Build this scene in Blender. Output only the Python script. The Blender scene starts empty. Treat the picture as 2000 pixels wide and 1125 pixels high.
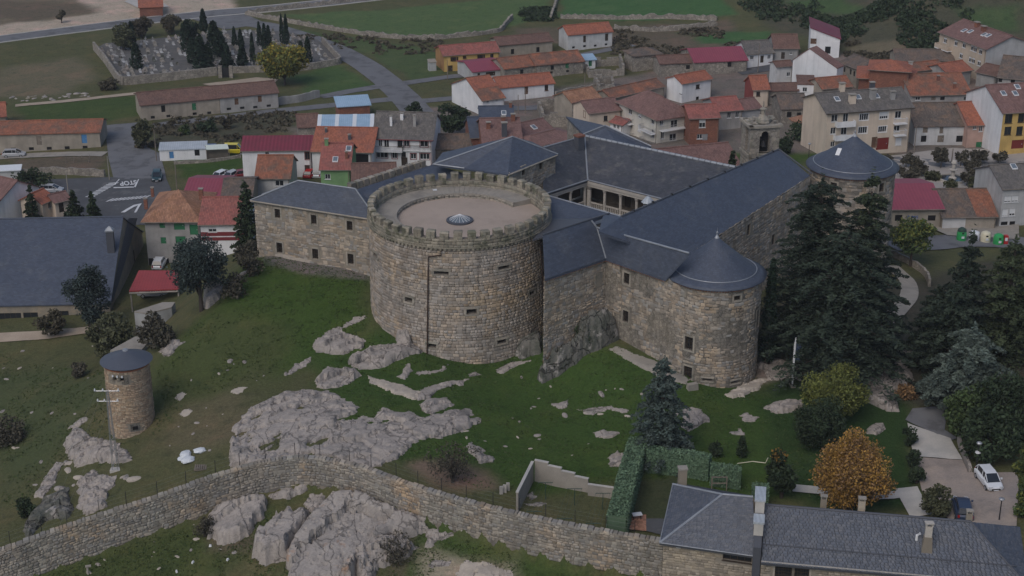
import bpy, math, random
import numpy as np
from mathutils import Vector, Matrix
random.seed(7); RNG=np.random.default_rng(11)
scene=bpy.context.scene; col=scene.collection
# ------------------------------------------------------------------ camera, sky, sun, exposure
F=3100.; PITCH=math.radians(22.5); CAMH=80.
cp,sp=math.cos(PITCH),math.sin(PITCH)
cam=bpy.data.cameras.new('camera'); cam.sensor_width=36; cam.lens=F/2000*36; cam.clip_start=1; cam.clip_end=6000
cam_o=bpy.data.objects.new('camera',cam); col.objects.link(cam_o)
cam_o.location=(0,0,CAMH); cam_o.rotation_euler=(math.pi/2-PITCH,0,0); scene.camera=cam_o
SUN_EL,SUN_AZ=math.radians(48),math.radians(-150)      # azimuth from +Y, clockwise
world=bpy.data.worlds.new('World'); scene.world=world; world.use_nodes=True
wn=world.node_tree.nodes; bg=wn['Background']; bg.inputs['Strength'].default_value=.098
sky=wn.new('ShaderNodeTexSky'); sky.sky_type='NISHITA'; sky.sun_disc=False; sky.sun_elevation=SUN_EL; sky.sun_rotation=SUN_AZ
sky.air_density=1.0; sky.dust_density=2.2; sky.ozone_density=1.0
world.node_tree.links.new(sky.outputs[0],bg.inputs[0])
sl=bpy.data.lights.new('sun','SUN'); sl.energy=.95; sl.angle=math.radians(40); sl.color=(1,.93,.86)
so=bpy.data.objects.new('sun',sl); col.objects.link(so)
sd=Vector((math.sin(SUN_AZ)*math.cos(SUN_EL),math.cos(SUN_AZ)*math.cos(SUN_EL),math.sin(SUN_EL)))
so.rotation_euler=sd.to_track_quat('Z','Y').to_euler(); so.location=(0,100,200)
vs=scene.view_settings; vs.view_transform='Standard'; vs.look='None'; vs.gamma=1; vs.use_curve_mapping=False; vs.exposure=0.17
scene.cycles.max_bounces=5; scene.cycles.diffuse_bounces=3; scene.cycles.glossy_bounces=2
# ------------------------------------------------------------------ picture <-> place
def ray(px,py):
    r=(px-1000)/F; u=(562.5-py)/F
    return np.array((r,cp+u*sp,-sp+u*cp))
def W(px,py,z):
    d=ray(px,py); t=(z-CAMH)/d[2]; return np.array((d[0]*t,d[1]*t,z))
def PR(p):
    z=p[2]-CAMH; d=p[1]*cp-z*sp; u=p[1]*sp+z*cp
    return 1000+F*p[0]/d, 562.5-F*u/d, d
def hitplane(px,py,p0,n):
    d=ray(px,py); o=np.array((0,0,CAMH)); t=np.dot(np.array(p0)-o,n)/np.dot(d,n); return o+d*t
# ------------------------------------------------------------------ terrain
WALLTOP=[(-90,1103,-5.0),(0,1074,-3.4),(100,1037,-2.2),(200,1003,-1.2),(300,972,-.3),(400,935,.9),(500,903,1.8),(560,893,2.1),(610,891,2.2),(700,908,2.0),(800,945,1.6),(900,975,1.2),(1000,1000,1.0),(1100,1022,.9),(1200,1040,.9),(1297,1056,.9)]
WALLP=[W(*p) for p in WALLTOP]
CTRL_IN=[(930,708,.57),(850,698,1.17),(790,665,2.57),(760,650,2.8),(730,625,3.0),(1000,700,.3),(1045,672,.9),(715,530,5.5),(660,522,5.5),(610,515,5.4),(560,505,5.5),(506,495,5.6),(460,545,5.0),(400,605,3.2),(350,655,2.0),(300,715,.8),
(640,700,1.6),(560,640,3.2),(500,760,1.2),(300,800,-1),(245,855,-2.2),(370,900,-1.2),(450,870,.3),(600,840,1.6),(750,790,1.5),(900,800,.6),(1000,700,.2),(1100,740,.3),(1110,655,4.2),(1190,655,3.3),(1215,672,3.0),(1250,692,2.8),(1300,718,2.5),(1350,746,1.4),(1400,758,.95),(1440,758,.65),(1478,748,.3),
(1100,900,-.6),(1030,990,-.5),(1200,950,-.6),(1350,850,.4),(1290,885,.2),(1500,900,0),(1550,780,1),(1600,720,.8),(1660,990,-1),(1740,760,1),(1830,830,.4),(1930,922,.6),(1880,1000,.4),(1800,1000,-.4),(1990,960,1),(1700,690,1),(1600,690,1.2),(1850,690,1),(1950,700,1),(1770,560,-.5),(1700,560,0),(1850,560,-1.5),(1990,600,-1),
(150,820,-4.2),(60,850,-7),(20,700,-8.5),(120,720,-6.6),(180,900,-3.8),(60,1000,-6),(0,960,-7.5),(200,680,-6.5),(260,690,-5.0),(320,610,-4.5),(120,650,-7),(0,655,-7.5),(300,500,-7),(0,560,-8),(200,560,-7.5),(420,480,-6),(440,440,-7),(480,420,-6),
(307,345,-8.5),(120,380,-9),(0,380,-9.5),(220,260,-10),(0,300,-10.5),(420,300,-9),(600,340,-8),(750,330,-7.5),(850,320,-7.5),(600,205,-10),(100,180,-12),(350,130,-12),(550,130,-11.5),(100,60,-13),(400,40,-13),(750,20,-12.5),(750,130,-11),(800,200,-10),(950,130,-11),(1100,170,-9.5),(1150,90,-10.5),(1000,30,-11.5),(1250,240,-8),(1300,40,-10),(1500,40,-8),(1500,130,-8),(1400,250,-7),(1650,300,-5),(1600,200,-6.5),(1700,20,-3),(1900,20,1),(1850,110,-4),(1990,100,-3),(1900,200,-5.5),(1850,300,-5),(1990,300,-5),(1790,445,-3.5),(1950,450,-3.5),(1900,480,-3),(1740,500,-2),(1560,290,-5.5),(1100,-60,-11),(300,-40,-13),(1800,-60,8),(2200,100,2),(2200,400,-3),(2200,800,1),(-200,100,-13),(-200,400,-11),(-200,800,-10),(2300,-60,12)]
CTRL_OUT=[(-100,1150,-8),(0,1124,-7),(100,1080,-6.2),(200,1048,-5),(300,1012,-3.8),(420,975,-2.8),(520,960,-1.6),(620,950,-1.2),(700,950,-1.2),(850,1008,-2.2),(1000,1040,-2.6),(1150,1067,-3),(1300,1098,-3),(1700,1180,-3.5),(2000,1220,-3.5),
(300,1100,-5),(500,1110,-4),(700,1110,-4),(900,1110,-4),(1100,1120,-4),(600,1250,-7),(100,1250,-9),(1200,1250,-6),(1000,1800,-22),(-200,1600,-24),(2200,1600,-20)]
class RBF:
    def __init__(s,pts):
        P=np.array(pts); s.p=P[:,:2]; n=len(P)
        r=np.linalg.norm(s.p[:,None]-s.p[None],axis=2)
        A=np.zeros((n+3,n+3)); A[:n,:n]=s.k(r)+np.eye(n)*.6; A[:n,n]=1; A[:n,n+1:]=s.p/100; A[n,:n]=1; A[n+1:,:n]=(s.p/100).T
        b=np.zeros(n+3); b[:n]=P[:,2]; s.w=np.linalg.solve(A,b)
    def k(s,r): return -np.sqrt(r*r+36.)            # multiquadric: local and free of overshoot
    def __call__(s,x,y):
        x=np.asarray(x,float); y=np.asarray(y,float)
        r=np.sqrt((x[...,None]-s.p[:,0])**2+(y[...,None]-s.p[:,1])**2)
        return s.k(r)@s.w[:-3]+s.w[-3]+s.w[-2]*x/100+s.w[-1]*y/100
T_in=RBF([W(*p) for p in CTRL_IN]); T_out=RBF([W(*p) for p in CTRL_OUT])
_wx=np.array([p[0] for p in WALLP]+[200.]); _wy=np.array([p[1] for p in WALLP]+[WALLP[-1][1]-22.])
_wx[-1]=75.
def vnoise(x,y,seed=0):
    xi=np.floor(x).astype(np.int64); yi=np.floor(y).astype(np.int64); fx=x-xi; fy=y-yi
    fx=fx*fx*(3-2*fx); fy=fy*fy*(3-2*fy)
    def h(a,b):
        n=(a*374761393+b*668265263+seed*974634777)&0x7fffffff; n=((n^(n>>13))*1274126177)&0x7fffffff
        return ((n^(n>>16))&0xffff)/65535.
    return (h(xi,yi)*(1-fx)+h(xi+1,yi)*fx)*(1-fy)+(h(xi,yi+1)*(1-fx)+h(xi+1,yi+1)*fx)*fy
def fbm(x,y,seed=0,o=4):
    x=np.asarray(x,float); y=np.asarray(y,float); s=0;a=.5
    for i in range(o): s=s+a*vnoise(x,y,seed+i); a*=.5; x=x*2.03+5.1; y=y*2.03+1.7
    return s/(1-.5**o)
def Tn(x,y):
    x=np.asarray(x,float); y=np.asarray(y,float)
    sdist=y-np.interp(x,_wx,_wy); w=np.clip((sdist+.3)/.6,0,1); w=w*w*(3-2*w)
    cx=np.clip(x,-170,170); cy=np.clip(y,95,470)
    far=np.clip((y-470)/400,0,1.5)
    z=T_in(cx,cy)*w+T_out(cx,cy)*(1-w)+far*28-np.clip((95-y)/40,0,1.6)*8
    z=z+(fbm(x/3.1,y/3.1,3,3)-.5)*.35*np.clip((420-y)/200,.2,1)
    return z
_gx=np.arange(-240,241,.8); _gy=np.arange(90,520,.8)
_GX,_GY=np.meshgrid(_gx,_gy)
_GZ=np.concatenate([Tn(_GX[i:i+60],_GY[i:i+60]) for i in range(0,len(_gy),60)])
def T(x,y):
    i=min(max((x+240)/.8,0),len(_gx)-1.001); j=min(max((y-90)/.8,0),len(_gy)-1.001)
    a=int(i);b=int(j);f=i-a;g=j-b
    return (_GZ[b,a]*(1-f)+_GZ[b,a+1]*f)*(1-g)+(_GZ[b+1,a]*(1-f)+_GZ[b+1,a+1]*f)*g
def G(px,py,h=0.):
    """point h above the ground seen at this picture position"""
    d=ray(px,py); t0=95.; t=t0
    while t<560:
        z=CAMH+d[2]*t
        if z-T(d[0]*t,d[1]*t)-h<0: break
        t+=2.
    lo=t-2;hi=t
    for _ in range(14):
        m=(lo+hi)/2
        if CAMH+d[2]*m-T(d[0]*m,d[1]*m)-h<0: hi=m
        else: lo=m
    return np.array((d[0]*hi,d[1]*hi,CAMH+d[2]*hi))
# ------------------------------------------------------------------ objects
ORG={}
def tag(o,label=None,cat=None,group=None,kind=None):
    if label: o['label']=label
    if cat: o['category']=cat
    if group: o['group']=group
    if kind: o['kind']=kind
    return o
def thing(name,label,cat,loc,group=None):
    o=bpy.data.objects.new(name,None); o.empty_display_size=.3; col.objects.link(o); o.location=[float(v) for v in loc]
    ORG[o.name]=np.array(loc,float); return tag(o,label,cat,group)
def link(name,me,parent=None,mw=None):
    o=bpy.data.objects.new(name,me); col.objects.link(o)
    if parent is not None:
        o.parent=parent; ORG[o.name]=ORG[parent.name]
    if mw is not None: o.matrix_basis=mw
    return o
class MB:
    def __init__(s): s.v=[];s.f=[];s.m=[];s.t=[]
    def poly(s,pts,t=0.,m=0):
        i=len(s.v); s.v.extend(pts); s.f.append(tuple(range(i,i+len(pts)))); s.m.append(m); s.t.append(t)
    def hexa(s,b,tp,t=0.,m=0,bottom=True):
        i=len(s.v); n=len(b); s.v.extend(b); s.v.extend(tp)
        fs=[tuple(i+n+k for k in range(n))]+[(i+k,i+(k+1)%n,i+n+(k+1)%n,i+n+k) for k in range(n)]
        if bottom: fs.append(tuple(i+k for k in reversed(range(n))))
        s.f+=fs; s.m+=[m]*len(fs); s.t+=[t]*len(fs)
    def box(s,c,sx,sy,sz,ang=0.,t=0.,m=0,top=1.):
        """box standing on c"""
        ca,sa=math.cos(ang),math.sin(ang)
        q=[(-1,-1),(1,-1),(1,1),(-1,1)]
        P=lambda k,z: [(c[0]+(x*sx*k*ca-y*sy*k*sa)/2,c[1]+(x*sx*k*sa+y*sy*k*ca)/2,c[2]+z) for x,y in q]
        s.hexa(P(1,0),P(top,sz),t,m)
    def tube(s,pts,rs,n=8,t=0.,m=0,cap=True):
        pts=[Vector(p) for p in pts]; i0=len(s.v)
        for k,p in enumerate(pts):
            d=(pts[min(k+1,len(pts)-1)]-pts[max(k-1,0)]).normalized()
            a=d.cross(Vector((0,0,1)) if abs(d.z)<.9 else Vector((1,0,0))).normalized(); b=d.cross(a)
            r=rs[k] if hasattr(rs,'__len__') else rs
            for j in range(n):
                q=2*math.pi*j/n; w=p+a*(r*math.cos(q))+b*(r*math.sin(q)); s.v.append(tuple(w))
        for k in range(len(pts)-1):
            for j in range(n):
                s.f.append((i0+k*n+j,i0+k*n+(j+1)%n,i0+(k+1)*n+(j+1)%n,i0+(k+1)*n+j)); s.m.append(m); s.t.append(t)
        if cap:
            s.f.append(tuple(i0+j for j in reversed(range(n)))); s.f.append(tuple(i0+(len(pts)-1)*n+j for j in range(n))); s.m+=[m,m]; s.t+=[t,t]
    def lathe(s,c,prof,n=24,t=0.,m=0,a0=0.,a1=2*math.pi):
        full=abs(a1-a0-2*math.pi)<1e-6; i0=len(s.v); k=n if full else n+1
        for r,z in prof:
            for j in range(k):
                q=a0+(a1-a0)*j/n; s.v.append((c[0]+r*math.cos(q),c[1]+r*math.sin(q),c[2]+z))
        for i in range(len(prof)-1):
            for j in range(n):
                s.f.append((i0+i*k+j,i0+i*k+(j+1)%k,i0+(i+1)*k+(j+1)%k,i0+(i+1)*k+j)); s.m.append(m); s.t.append(t)
    def build(s,name,mats,parent=None,smooth=False,kind=None):
        if not s.f: return None
        org=ORG[parent.name] if parent is not None else np.zeros(3)
        v=np.array(s.v,float)-org
        me=bpy.data.meshes.new(name); me.from_pydata(v.tolist(),[],s.f)
        if not isinstance(mats,(list,tuple)): mats=[mats]
        for m in mats: me.materials.append(m)
        me.polygons.foreach_set('material_index',s.m)
        if smooth: me.polygons.foreach_set('use_smooth',[True]*len(s.f))
        at=me.attributes.new('tint','FLOAT','FACE'); at.data.foreach_set('value',np.array(s.t,np.float32))
        uv=me.uv_layers.new(name='UVMap'); n=len(me.loops)
        vi=np.empty(n,np.int32); me.loops.foreach_get('vertex_index',vi)
        nr=np.empty(len(s.f)*3); me.polygons.foreach_get('normal',nr); nr=nr.reshape(-1,3)
        lt=np.array([len(f) for f in s.f]); fi=np.repeat(np.arange(len(s.f)),lt)
        N=nr[fi]; hx=-N[:,1];hy=N[:,0]; hl=np.sqrt(hx*hx+hy*hy); flat=hl<.05
        hx=np.where(flat,1,hx/np.maximum(hl,1e-6)); hy=np.where(flat,0,hy/np.maximum(hl,1e-6))
        ax=np.stack([hx,hy,np.zeros_like(hx)],1); ay=np.cross(N,ax); Q=(v+org)[vi]
        u=np.stack([(Q*ax).sum(1),(Q*ay).sum(1)],1).astype(np.float32); uv.data.foreach_set('uv',u.ravel())
        o=link(name,me,parent)
        if kind: o['kind']=kind
        return o
def fast_mesh(name,V,Fq,mat,tint=None,smooth=False):
    """V (n,3), Fq (m,k) equal-sized faces"""
    V=np.asarray(V,np.float32); Fq=np.asarray(Fq,np.int32); m,k=Fq.shape
    me=bpy.data.meshes.new(name); me.vertices.add(len(V)); me.vertices.foreach_set('co',V.ravel())
    me.loops.add(m*k); me.loops.foreach_set('vertex_index',Fq.ravel())
    me.polygons.add(m); me.polygons.foreach_set('loop_start',np.arange(0,m*k,k,dtype=np.int32)); 
    try: me.polygons.foreach_set('loop_total',np.full(m,k,np.int32))
    except Exception: pass
    if smooth: me.polygons.foreach_set('use_smooth',np.ones(m,bool))
    me.update(calc_edges=True); me.materials.append(mat)
    if tint is not None:
        at=me.attributes.new('tint','FLOAT','FACE'); at.data.foreach_set('value',np.asarray(tint,np.float32))
    return me
# ------------------------------------------------------------------ materials
class NT:
    def __init__(s,m): s.n=m.node_tree.nodes; s.l=m.node_tree.links
    def new(s,t,**k):
        n=s.n.new('ShaderNode'+t)
        for a,b in k.items(): setattr(n,a,b)
        return n
    def math(s,op,a,b=None,clamp=False):
        n=s.new('Math',operation=op,use_clamp=clamp); s.put(a,n.inputs[0]); 
        if b is not None: s.put(b,n.inputs[1])
        return n.outputs[0]
    def put(s,a,i):
        if hasattr(a,'is_output') : s.l.new(a,i)
        elif isinstance(a,(tuple,list)) and len(a)==3 and i.type=='RGBA': i.default_value=(*a,1)
        else: i.default_value=a
    def noise(s,vec,scale,detail=4,rough=.6):
        n=s.new('TexNoise'); s.l.new(vec,n.inputs['Vector']); n.inputs['Scale'].default_value=scale; n.inputs['Detail'].default_value=detail; n.inputs['Roughness'].default_value=rough
        return n.outputs['Fac']
    def ramp(s,f,a,b):
        n=s.new('MapRange',interpolation_type='SMOOTHSTEP'); s.l.new(f,n.inputs[0]); n.inputs[1].default_value=a; n.inputs[2].default_value=b; return n.outputs[0]
    def mix(s,f,a,b,mode='MIX'):
        n=s.new('Mix',data_type='RGBA',blend_type=mode); s.put(f,n.inputs[0]); s.put(a,n.inputs[6]); s.put(b,n.inputs[7]); return n.outputs[2]
MATS={}
def mat(name,c1,c2=None,c3=None,rough=.85,sc=.6,sc2=.25,k3=(.5,.7),fine=.25,tv=.0,tc=None,bump=.3,bsc=6,pat=None,pk={},spec=.3,metal=0):
    """c1/c2 mixed by noise, c3 in patches; tv spread of per-piece brightness; tc second piece colour; pat: slate, tile, corr, brick, rubble, plank"""
    m=bpy.data.materials.new(name); m.use_nodes=True; t=NT(m); b=t.n['Principled BSDF']
    geo=t.new('NewGeometry'); pos=geo.outputs['Position']
    c=c1
    if c2: c=t.mix(t.ramp(t.noise(pos,sc),.35,.65),c1,c2)
    if c3: c=t.mix(t.ramp(t.noise(pos,sc2,5,.65),*k3),c,c3)
    if fine: 
        f=t.noise(pos,bsc*1.3,3); v=t.math('MULTIPLY_ADD',f,fine*2); v.node.inputs[2].default_value=1-fine
        c=t.mix(1.,c,t.comb(v) if hasattr(t,'comb') else v,'MULTIPLY')
    if pk.get('streak'):
        mp=t.new('Mapping'); mp.inputs['Scale'].default_value=(.9,.9,.09); t.l.new(pos,mp.inputs['Vector']); w_=t.ramp(t.noise(mp.outputs[0],1.,5,.65),.42,.68); v=t.math('MULTIPLY_ADD',w_,-pk['streak']); v.node.inputs[2].default_value=1.08; c=t.mix(1.,c,v,'MULTIPLY')
        w_=t.ramp(t.noise(pos,.16,4,.6),.4,.66); c=t.mix(t.math('MULTIPLY',w_,.55),c,t.mix(1.,c,(.8,.84,.86),'MULTIPLY'))
    hgt=t.noise(pos,bsc,4)
    oi=t.new('ObjectInfo').outputs['Random']; at=t.new('Attribute',attribute_name='tint').outputs['Fac']
    r=t.math('FRACT',t.math('ADD',t.math('MULTIPLY',oi,7.13),at))
    if tc: c=t.mix(t.ramp(t.math('FRACT',t.math('MULTIPLY',r,5.7)),.35,1.),c,tc)
    if tv:
        v=t.math('MULTIPLY_ADD',r,tv*2); v.node.inputs[2].default_value=1-tv; c=t.mix(1.,c,v,'MULTIPLY')
    if pat:
        uv=t.new('UVMap').outputs[0]
        if pat in('slate','brick','tile'):
            w,h,mo,dark,var={'slate':(.42,.24,.012,.8,.14),'brick':(.26,.08,.012,.75,.3),'tile':(.24,.42,.012,.8,.2)}[pat]
            w=pk.get('w',w);h=pk.get('h',h);var=pk.get('var',var)
            bt=t.new('TexBrick'); t.l.new(uv,bt.inputs['Vector']); bt.inputs['Scale'].default_value=1; bt.inputs['Brick Width'].default_value=w; bt.inputs['Row Height'].default_value=h
            bt.inputs['Mortar Size'].default_value=mo; bt.inputs['Bias'].default_value=0
            if pat=='tile': bt.offset=0
            bt.inputs['Color1'].default_value=(1+var,)*3+(1,); bt.inputs['Color2'].default_value=(1-var,)*3+(1,); bt.inputs['Mortar'].default_value=(dark,)*3+(1,)
            c=t.mix(1.,c,bt.outputs['Color'],'MULTIPLY')
            hgt=t.math('SUBTRACT',hgt,t.math('MULTIPLY',bt.outputs['Fac'],1.5))
        if pat in('tile','corr'):
            w=t.new('TexWave',wave_type='BANDS',bands_direction='X'); t.l.new(uv,w.inputs['Vector']); w.inputs['Scale'].default_value=pk.get('ws',1/ (.24*3.2) if pat=='tile' else .8)
            k=pk.get('wk',.2); v=t.math('MULTIPLY_ADD',w.outputs['Fac'],k); v.node.inputs[2].default_value=1-k*.6; c=t.mix(1.,c,v,'MULTIPLY')
            hgt=t.math('MULTIPLY_ADD',w.outputs['Fac'],2.); hgt.node.inputs[2].default_value=0
        if pat=='crack':
            mp=t.new('Mapping'); mp.inputs['Rotation'].default_value=(0,0,-.85); mp.inputs['Scale'].default_value=(.62,.2,.5); nz=t.new('TexNoise'); t.l.new(pos,nz.inputs['Vector']); nz.inputs['Scale'].default_value=.45; nz.inputs['Detail'].default_value=5
            va=t.new('VectorMath',operation='MULTIPLY_ADD'); t.l.new(nz.outputs['Color'],va.inputs[0]); va.inputs[1].default_value=(3.5,3.5,3.5); t.l.new(pos,va.inputs[2]); t.l.new(va.outputs[0],mp.inputs['Vector'])
            es=[]
            for sc_ in(.55,1.7):
                vo=t.new('TexVoronoi',feature='DISTANCE_TO_EDGE'); t.l.new(mp.outputs[0],vo.inputs['Vector']); vo.inputs['Scale'].default_value=sc_; es.append(t.ramp(vo.outputs['Distance'],0,.035 if sc_==1 else .03))
            v=t.math('MULTIPLY_ADD',es[0],.5); v.node.inputs[2].default_value=.5; c=t.mix(1.,c,v,'MULTIPLY'); v=t.math('MULTIPLY_ADD',es[1],.3); v.node.inputs[2].default_value=.7; c=t.mix(1.,c,v,'MULTIPLY')
            hgt=t.math('MULTIPLY_ADD',es[0],.8,); t.l.new(hgt.node.outputs[0],hgt.node.outputs[0].node.inputs[0]) if False else None; t.l.new(t.noise(pos,bsc,4),hgt.node.inputs[2])
        if pat=='rubble':
            vo=t.new('TexVoronoi',feature='DISTANCE_TO_EDGE'); t.l.new(pos,vo.inputs['Vector']); vo.inputs['Scale'].default_value=pk.get('s',1.8)
            v2=t.new('TexVoronoi'); t.l.new(pos,v2.inputs['Vector']); v2.inputs['Scale'].default_value=pk.get('s',1.8)
            cv=t.new('RGBToBW'); t.l.new(v2.outputs['Color'],cv.inputs[0])
            v=t.math('MULTIPLY_ADD',cv.outputs[0],.6); v.node.inputs[2].default_value=.7; c=t.mix(1.,c,v,'MULTIPLY')
            e=t.ramp(vo.outputs['Distance'],0,.09); v=t.math('MULTIPLY_ADD',e,.4); v.node.inputs[2].default_value=.6; c=t.mix(1.,c,v,'MULTIPLY'); hgt=e
    t.put(c,b.inputs['Base Color']); b.inputs['Roughness'].default_value=rough; b.inputs['Specular IOR Level'].default_value=spec; b.inputs['Metallic'].default_value=metal
    if bump:
        bp=t.new('Bump'); bp.inputs['Strength'].default_value=bump; bp.inputs['Distance'].default_value=pk.get('bd',.05); t.l.new(hgt,bp.inputs['Height']); t.l.new(bp.outputs[0],b.inputs['Normal'])
    MATS[name]=m; return m
M=MATS
mat('slate',(.06,.073,.104),(.067,.08,.11),(.085,.096,.12),rough=.55,sc=.5,sc2=.3,k3=(.52,.72),pat='slate',bump=.25,fine=.15)
mat('slate_courtyard',(.06,.064,.078),(.05,.055,.066),(.095,.096,.1),rough=.6,sc=.8,sc2=.7,k3=(.5,.68),pat='slate',bump=.25,fine=.25)
mat('slate_piece',(.092,.105,.135),(.084,.096,.124),rough=.5,tv=.14,tc=(.115,.123,.145),bump=.15,fine=.2)
mat('slate_bed',(.05,.055,.065),rough=.8,bump=.1)
mat('lead',(.28,.3,.33),(.22,.24,.27),rough=.45,bump=.05,metal=.2)
mat('lead_dark',(.07,.075,.09),rough=.5,bump=.05)
mat('ashlar',(.345,.285,.23),(.28,.25,.222),(.375,.29,.205),rough=.9,sc=.35,sc2=.2,k3=(.45,.65),tv=.28,tc=(.285,.26,.235),bump=.5,bsc=7,fine=.3,pk={'streak':.34})
mat('ashlar_pale',(.3,.265,.22),(.235,.22,.19),(.16,.16,.13),rough=.9,sc=1.2,sc2=.8,k3=(.52,.7),tv=.25,bump=.5,bsc=7,fine=.3)
mat('merlon_stone',(.27,.24,.19),(.19,.18,.145),(.12,.12,.085),rough=.95,sc=1.,sc2=.6,k3=(.5,.66),tv=.28,bump=.5,bsc=7,fine=.3)
mat('mortar',(.22,.19,.155),(.175,.155,.135),rough=.95,bump=.4,bsc=9,pk={'streak':.3})
mat('mortar_pale',(.27,.235,.185),(.21,.19,.16),(.33,.27,.2),rough=.95,sc=.5,sc2=.3,bump=.5,bsc=8)
mat('render_patch',(.25,.22,.18),(.2,.18,.155),(.15,.14,.125),rough=.95,sc=.4,sc2=.25,k3=(.5,.7),bump=.5,bsc=5,pat='rubble',pk={'s':2.6,'streak':.36})
mat('rubble_stone',(.35,.285,.22),(.285,.25,.21),(.38,.29,.2),rough=.9,sc=.4,sc2=.25,tv=.3,tc=(.25,.24,.225),bump=.5,bsc=7,fine=.3,pk={'streak':.34})
mat('wall_stone',(.3,.26,.215),(.235,.22,.19),(.35,.26,.175),rough=.9,sc=.35,sc2=.22,k3=(.5,.7),tv=.3,tc=(.21,.2,.185),bump=.5,bsc=7,fine=.3,pk={'streak':.26})
mat('gate_stone',(.33,.28,.21),(.27,.24,.2),(.38,.32,.22),rough=.9,sc=.5,tv=.28,tc=(.24,.21,.17),bump=.5,bsc=7)
mat('tower_stone',(.33,.24,.165),(.28,.215,.16),(.37,.27,.175),rough=.9,sc=.5,sc2=.3,tv=.25,tc=(.33,.27,.2),bump=.5,bsc=8)
mat('brick_orange',(.3,.13,.075),(.25,.11,.07),rough=.9,tv=.25)
mat('gravel',(.38,.31,.26),(.34,.28,.235),(.29,.24,.2),rough=.95,sc=.25,sc2=.15,bump=.7,bsc=14,fine=.3,pk={'bd':.03})
mat('granite',(.345,.308,.278),(.285,.258,.236),(.165,.155,.145),rough=.92,sc=.9,sc2=.5,k3=(.53,.7),bump=.7,bsc=3.2,fine=.25,pat='crack',pk={'bd':.07})
mat('gravel_dark',(.12,.115,.11),(.09,.088,.085),rough=.95,bump=.4)
mat('granite_pale',(.42,.37,.31),(.36,.32,.28),rough=.92,sc=1,bump=.6,bsc=4)
mat('granite_stained',(.33,.298,.27),(.275,.25,.23),(.33,.2,.13),rough=.92,sc=.9,sc2=.35,k3=(.6,.72),bump=.7,bsc=3.2,fine=.25,pat='crack',pk={'bd':.07})
mat('granite_dark',(.15,.145,.13),(.085,.09,.075),(.3,.28,.26),rough=.92,sc=.6,sc2=.7,k3=(.55,.64),bump=.9,bsc=2.5,fine=.3,pat='crack',pk={'bd':.2})
mat('asphalt',(.085,.088,.095),(.07,.072,.078),(.11,.11,.113),rough=.9,sc=.3,sc2=.35,k3=(.55,.62),bump=.1,fine=.15)
mat('road_grey',(.15,.153,.162),(.13,.132,.14),(.1,.1,.105),rough=.9,sc=.3,sc2=.3,k3=(.53,.62),bump=.1,fine=.15)
mat('concrete',(.3,.275,.24),(.26,.24,.21),(.21,.195,.175),rough=.9,sc=.6,sc2=.4,bump=.2,fine=.15)
mat('concrete_pale',(.45,.43,.4),(.38,.37,.35),rough=.9,sc=.6,bump=.2,fine=.15)
mat('drive_paving',(.33,.275,.235),(.28,.24,.215),(.23,.2,.18),rough=.9,sc=.5,sc2=.3,bump=.4,bsc=4,fine=.25)
mat('dirt_path',(.38,.31,.24),(.32,.26,.2),rough=.95,sc=.4,bump=.3)
mat('plaza_paving',(.36,.33,.3),(.31,.285,.265),rough=.9,sc=.3,bump=.1,fine=.2)
mat('road_paint',(.62,.63,.64),(.5,.51,.53),rough=.8,sc=1.5,bump=.05)
def plaster(n,c,d=.82,rough=.9,streak=.6): mat(n,c,tuple(x*d for x in c),tuple(x*streak for x in c),rough=rough,sc=.5,sc2=.35,k3=(.58,.85),bump=.15,fine=.1,pk={'streak':.16})
plaster('white_plaster',(.68,.68,.69),.93,.9,.75); plaster('dirty_white',(.5,.5,.5),.85,.9,.55); plaster('cream_plaster',(.56,.47,.38),.93,.9,.8); plaster('ivory_plaster',(.56,.53,.47),.93,.9,.75)
plaster('yellow_plaster',(.55,.37,.13)); plaster('ochre_plaster',(.36,.2,.09)); plaster('grey_plaster',(.33,.32,.31),.8); plaster('pale_grey_plaster',(.42,.42,.42),.85); plaster('tan_plaster',(.33,.29,.24),.8); plaster('green_plaster',(.17,.3,.14)); plaster('pink_plaster',(.45,.3,.25)); plaster('red_plaster',(.25,.06,.05)); plaster('apartment_tan',(.46,.38,.3),.92)
mat('brick_wall',(.24,.105,.07),(.2,.09,.065),rough=.9,pat='brick')
mat('old_stone_wall',(.27,.245,.21),(.22,.2,.175),(.32,.29,.25),rough=.95,sc=.4,pat='rubble',bump=.5)
mat('cloister_stone',(.42,.39,.35),(.36,.34,.31),rough=.9,bump=.2)
def tiles(n,c1,c2,c3,k3=(.45,.65),**k): mat(n,c1,c2,c3,rough=.9,sc=.6,sc2=.5,k3=k3,pat='tile',bump=.2,fine=.18,**k)
tiles('orange_tile',(.32,.115,.07),(.29,.107,.068),(.25,.1,.07)); tiles('old_tile',(.19,.1,.07),(.15,.09,.07),(.3,.12,.07)); tiles('brown_tile',(.15,.088,.07),(.13,.08,.067),(.17,.1,.08)); tiles('dull_tile',(.13,.105,.09),(.105,.09,.08),(.17,.12,.09)); tiles('mixed_tile',(.28,.112,.068),(.22,.098,.064),(.16,.1,.075),k3=(.45,.65)); tiles('pink_tile',(.3,.105,.085),(.27,.1,.085),(.22,.095,.08)); tiles('ochre_tile',(.3,.155,.09),(.25,.13,.085),(.35,.19,.12)); tiles('mauve_tile',(.2,.115,.1),(.18,.105,.095),(.16,.095,.085)); tiles('grey_tile',(.13,.12,.112),(.11,.103,.098),(.155,.14,.125))
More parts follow.
